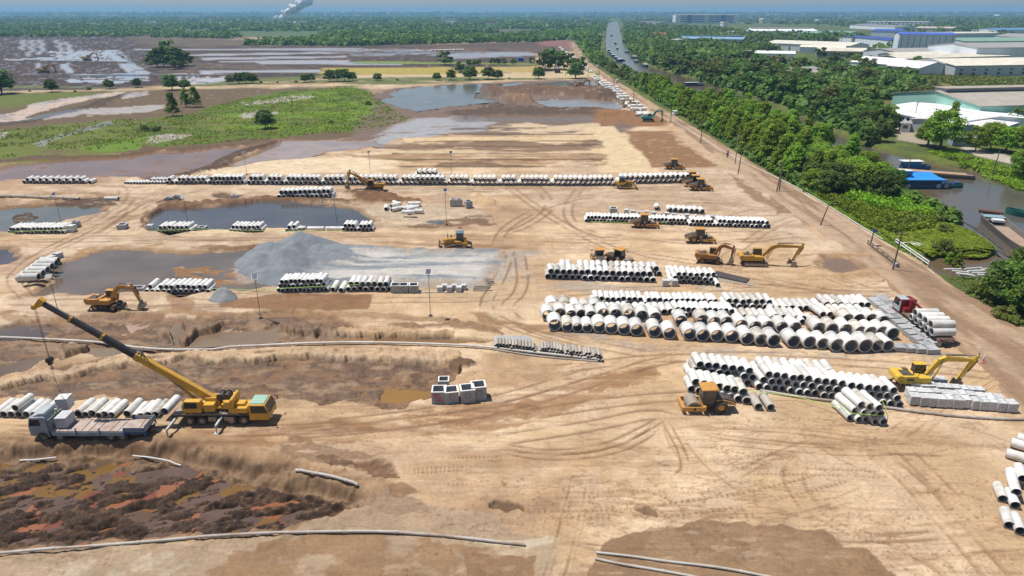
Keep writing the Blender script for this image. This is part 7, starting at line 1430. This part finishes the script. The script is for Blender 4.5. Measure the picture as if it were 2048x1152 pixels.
p=gp(1826,340,-1.1); t=boat((p.x,p.y,-1.1),0,'tug_boat',"blue boat with white roof half hidden by the trees"); hull(9,3.2,1.2,.2,.9).build('hull',BHL,t); b=MB(); b.box((-1,0,1.9),(5,2.4,1.6)); b.build('cabin',mat('canopy_blue',(.04,.25,.5),.6),t,.05); b=MB(); b.box((-1,0,2.85),(6.4,3.0,.14)); b.build('cabin_roof',mat('white_roof_worn',(.7,.7,.66),.6),t)
sb=boat((121,900,-1.1),82,'river_boat',"dark house boat moored far up the canal, left bank"); sb.scale=(.9,.9,.6); hull(16,4.5,1.2,.2,.9).build('hull',BHL,sb); b=MB(); b.box((-1,0,2.4),(9,3.2,2.6)); b.build('cabin',mat('cabin_dark',(.06,.09,.14),.6),sb,.05); b=MB(); b.box((-1,0,3.8),(10,3.8,.2)); b.build('cabin_roof',mat('pale_blue_roof',(.55,.66,.68)),sb)
for i,(x,y,rz,s) in enumerate([(117,860,80,1),(114,825,84,1.1),(111,790,80,1.2),(109,755,85,1.0),(107,710,60,1.3),(129,760,95,1.2),(139,870,100,1),(160,1120,82,1.2),(140,960,84,.9),(119,640,90,1.2),(120,470,10,1.1),(104,665,82,.8),(205,1500,80,1.3),(124,410,100,1.0),(121,700,88,1.0)]):
    c=copy_tree(sb); c.location=(x,y,-1.1); c.rotation_euler=(0,0,R(rz)); c.scale=(s*.85,s*.8,s*.5); c['label']=f"dark boat on the far canal, {ORD[i]} of the moored and passing ones"
# ---------------- haze and smoke
def volmat(name,dens,col,an=0.0):
    m=bpy.data.materials.new(name); m.use_nodes=True; t=m.node_tree; t.nodes.remove(t.nodes["Principled BSDF"]); v=t.nodes.new("ShaderNodeVolumePrincipled"); v.inputs['Color'].default_value=(*col,1); v.inputs['Density'].default_value=dens; v.inputs['Anisotropy'].default_value=an; t.links.new(v.outputs[0],t.nodes["Material Output"].inputs['Volume']); return m,v,t
sp=gp(552,42); sx,sy=sp.x,sp.y; b=MB(); rs_=random.Random(3)
ms=bmesh.new()
for i in range(46):
    u=(i/45)**1.15; c=Vector((sx+u*185+rs_.uniform(-12,12)*(1+u),sy+rs_.uniform(-20,20),u*104+4+rs_.uniform(-8,8))); r_=7+u*17*rs_.uniform(.7,1.3)
    m_=bmesh.ops.create_icosphere(ms,subdivisions=2,radius=r_,matrix=Matrix.Translation(c)); 
    for v in m_['verts']: v.co=c+(v.co-c)*(1+.35*(vn(np.array([v.co.x/r_*1.3]),np.array([v.co.z/r_*1.3+v.co.y/r_]),i)[0]-.5))
me=bpy.data.meshes.new('smoke_plume'); ms.to_mesh(me); ms.free(); sm,t_,b_=newmat('smoke_puff'); b_.inputs['Base Color'].default_value=(.95,.95,.94,1); b_.inputs['Roughness'].default_value=1; b_.inputs['Specular IOR Level'].default_value=0; tr=t_.nodes.new('ShaderNodeBsdfTransparent'); lw=t_.nodes.new('ShaderNodeTexNoise'); lw.inputs['Scale'].default_value=.06; lr=t_.nodes.new('ShaderNodeMapRange'); lr.inputs[1].default_value=.35; lr.inputs[2].default_value=.65; lr.inputs[3].default_value=.08; lr.inputs[4].default_value=.6; tcc=t_.nodes.new('ShaderNodeTexCoord'); t_.links.new(tcc.outputs['Object'],lw.inputs['Vector']); t_.links.new(lw.outputs[0],lr.inputs[0]); mxs=t_.nodes.new('ShaderNodeMixShader'); t_.links.new(lr.outputs[0],mxs.inputs[0]); t_.links.new(b_.outputs[0],mxs.inputs[1]); t_.links.new(tr.outputs[0],mxs.inputs[2]); t_.links.new(mxs.outputs[0],t_.nodes['Material Output'].inputs[0]); me.materials.append(sm)
tag(link('smoke_plume',me),"pale smoke plume drifting right from a fire in the far woods",'smoke',kind='stuff')
hz=volmat('haze_air',.00012,(.36,.68,1.0),.1)[0]
b=MB(); b.box((0,12490,64),(32000,25500,136)); o=b.build('haze',hz,None,0,None,0); tag(o,"pale blue haze lying over the whole plain",'haze',kind='stuff')
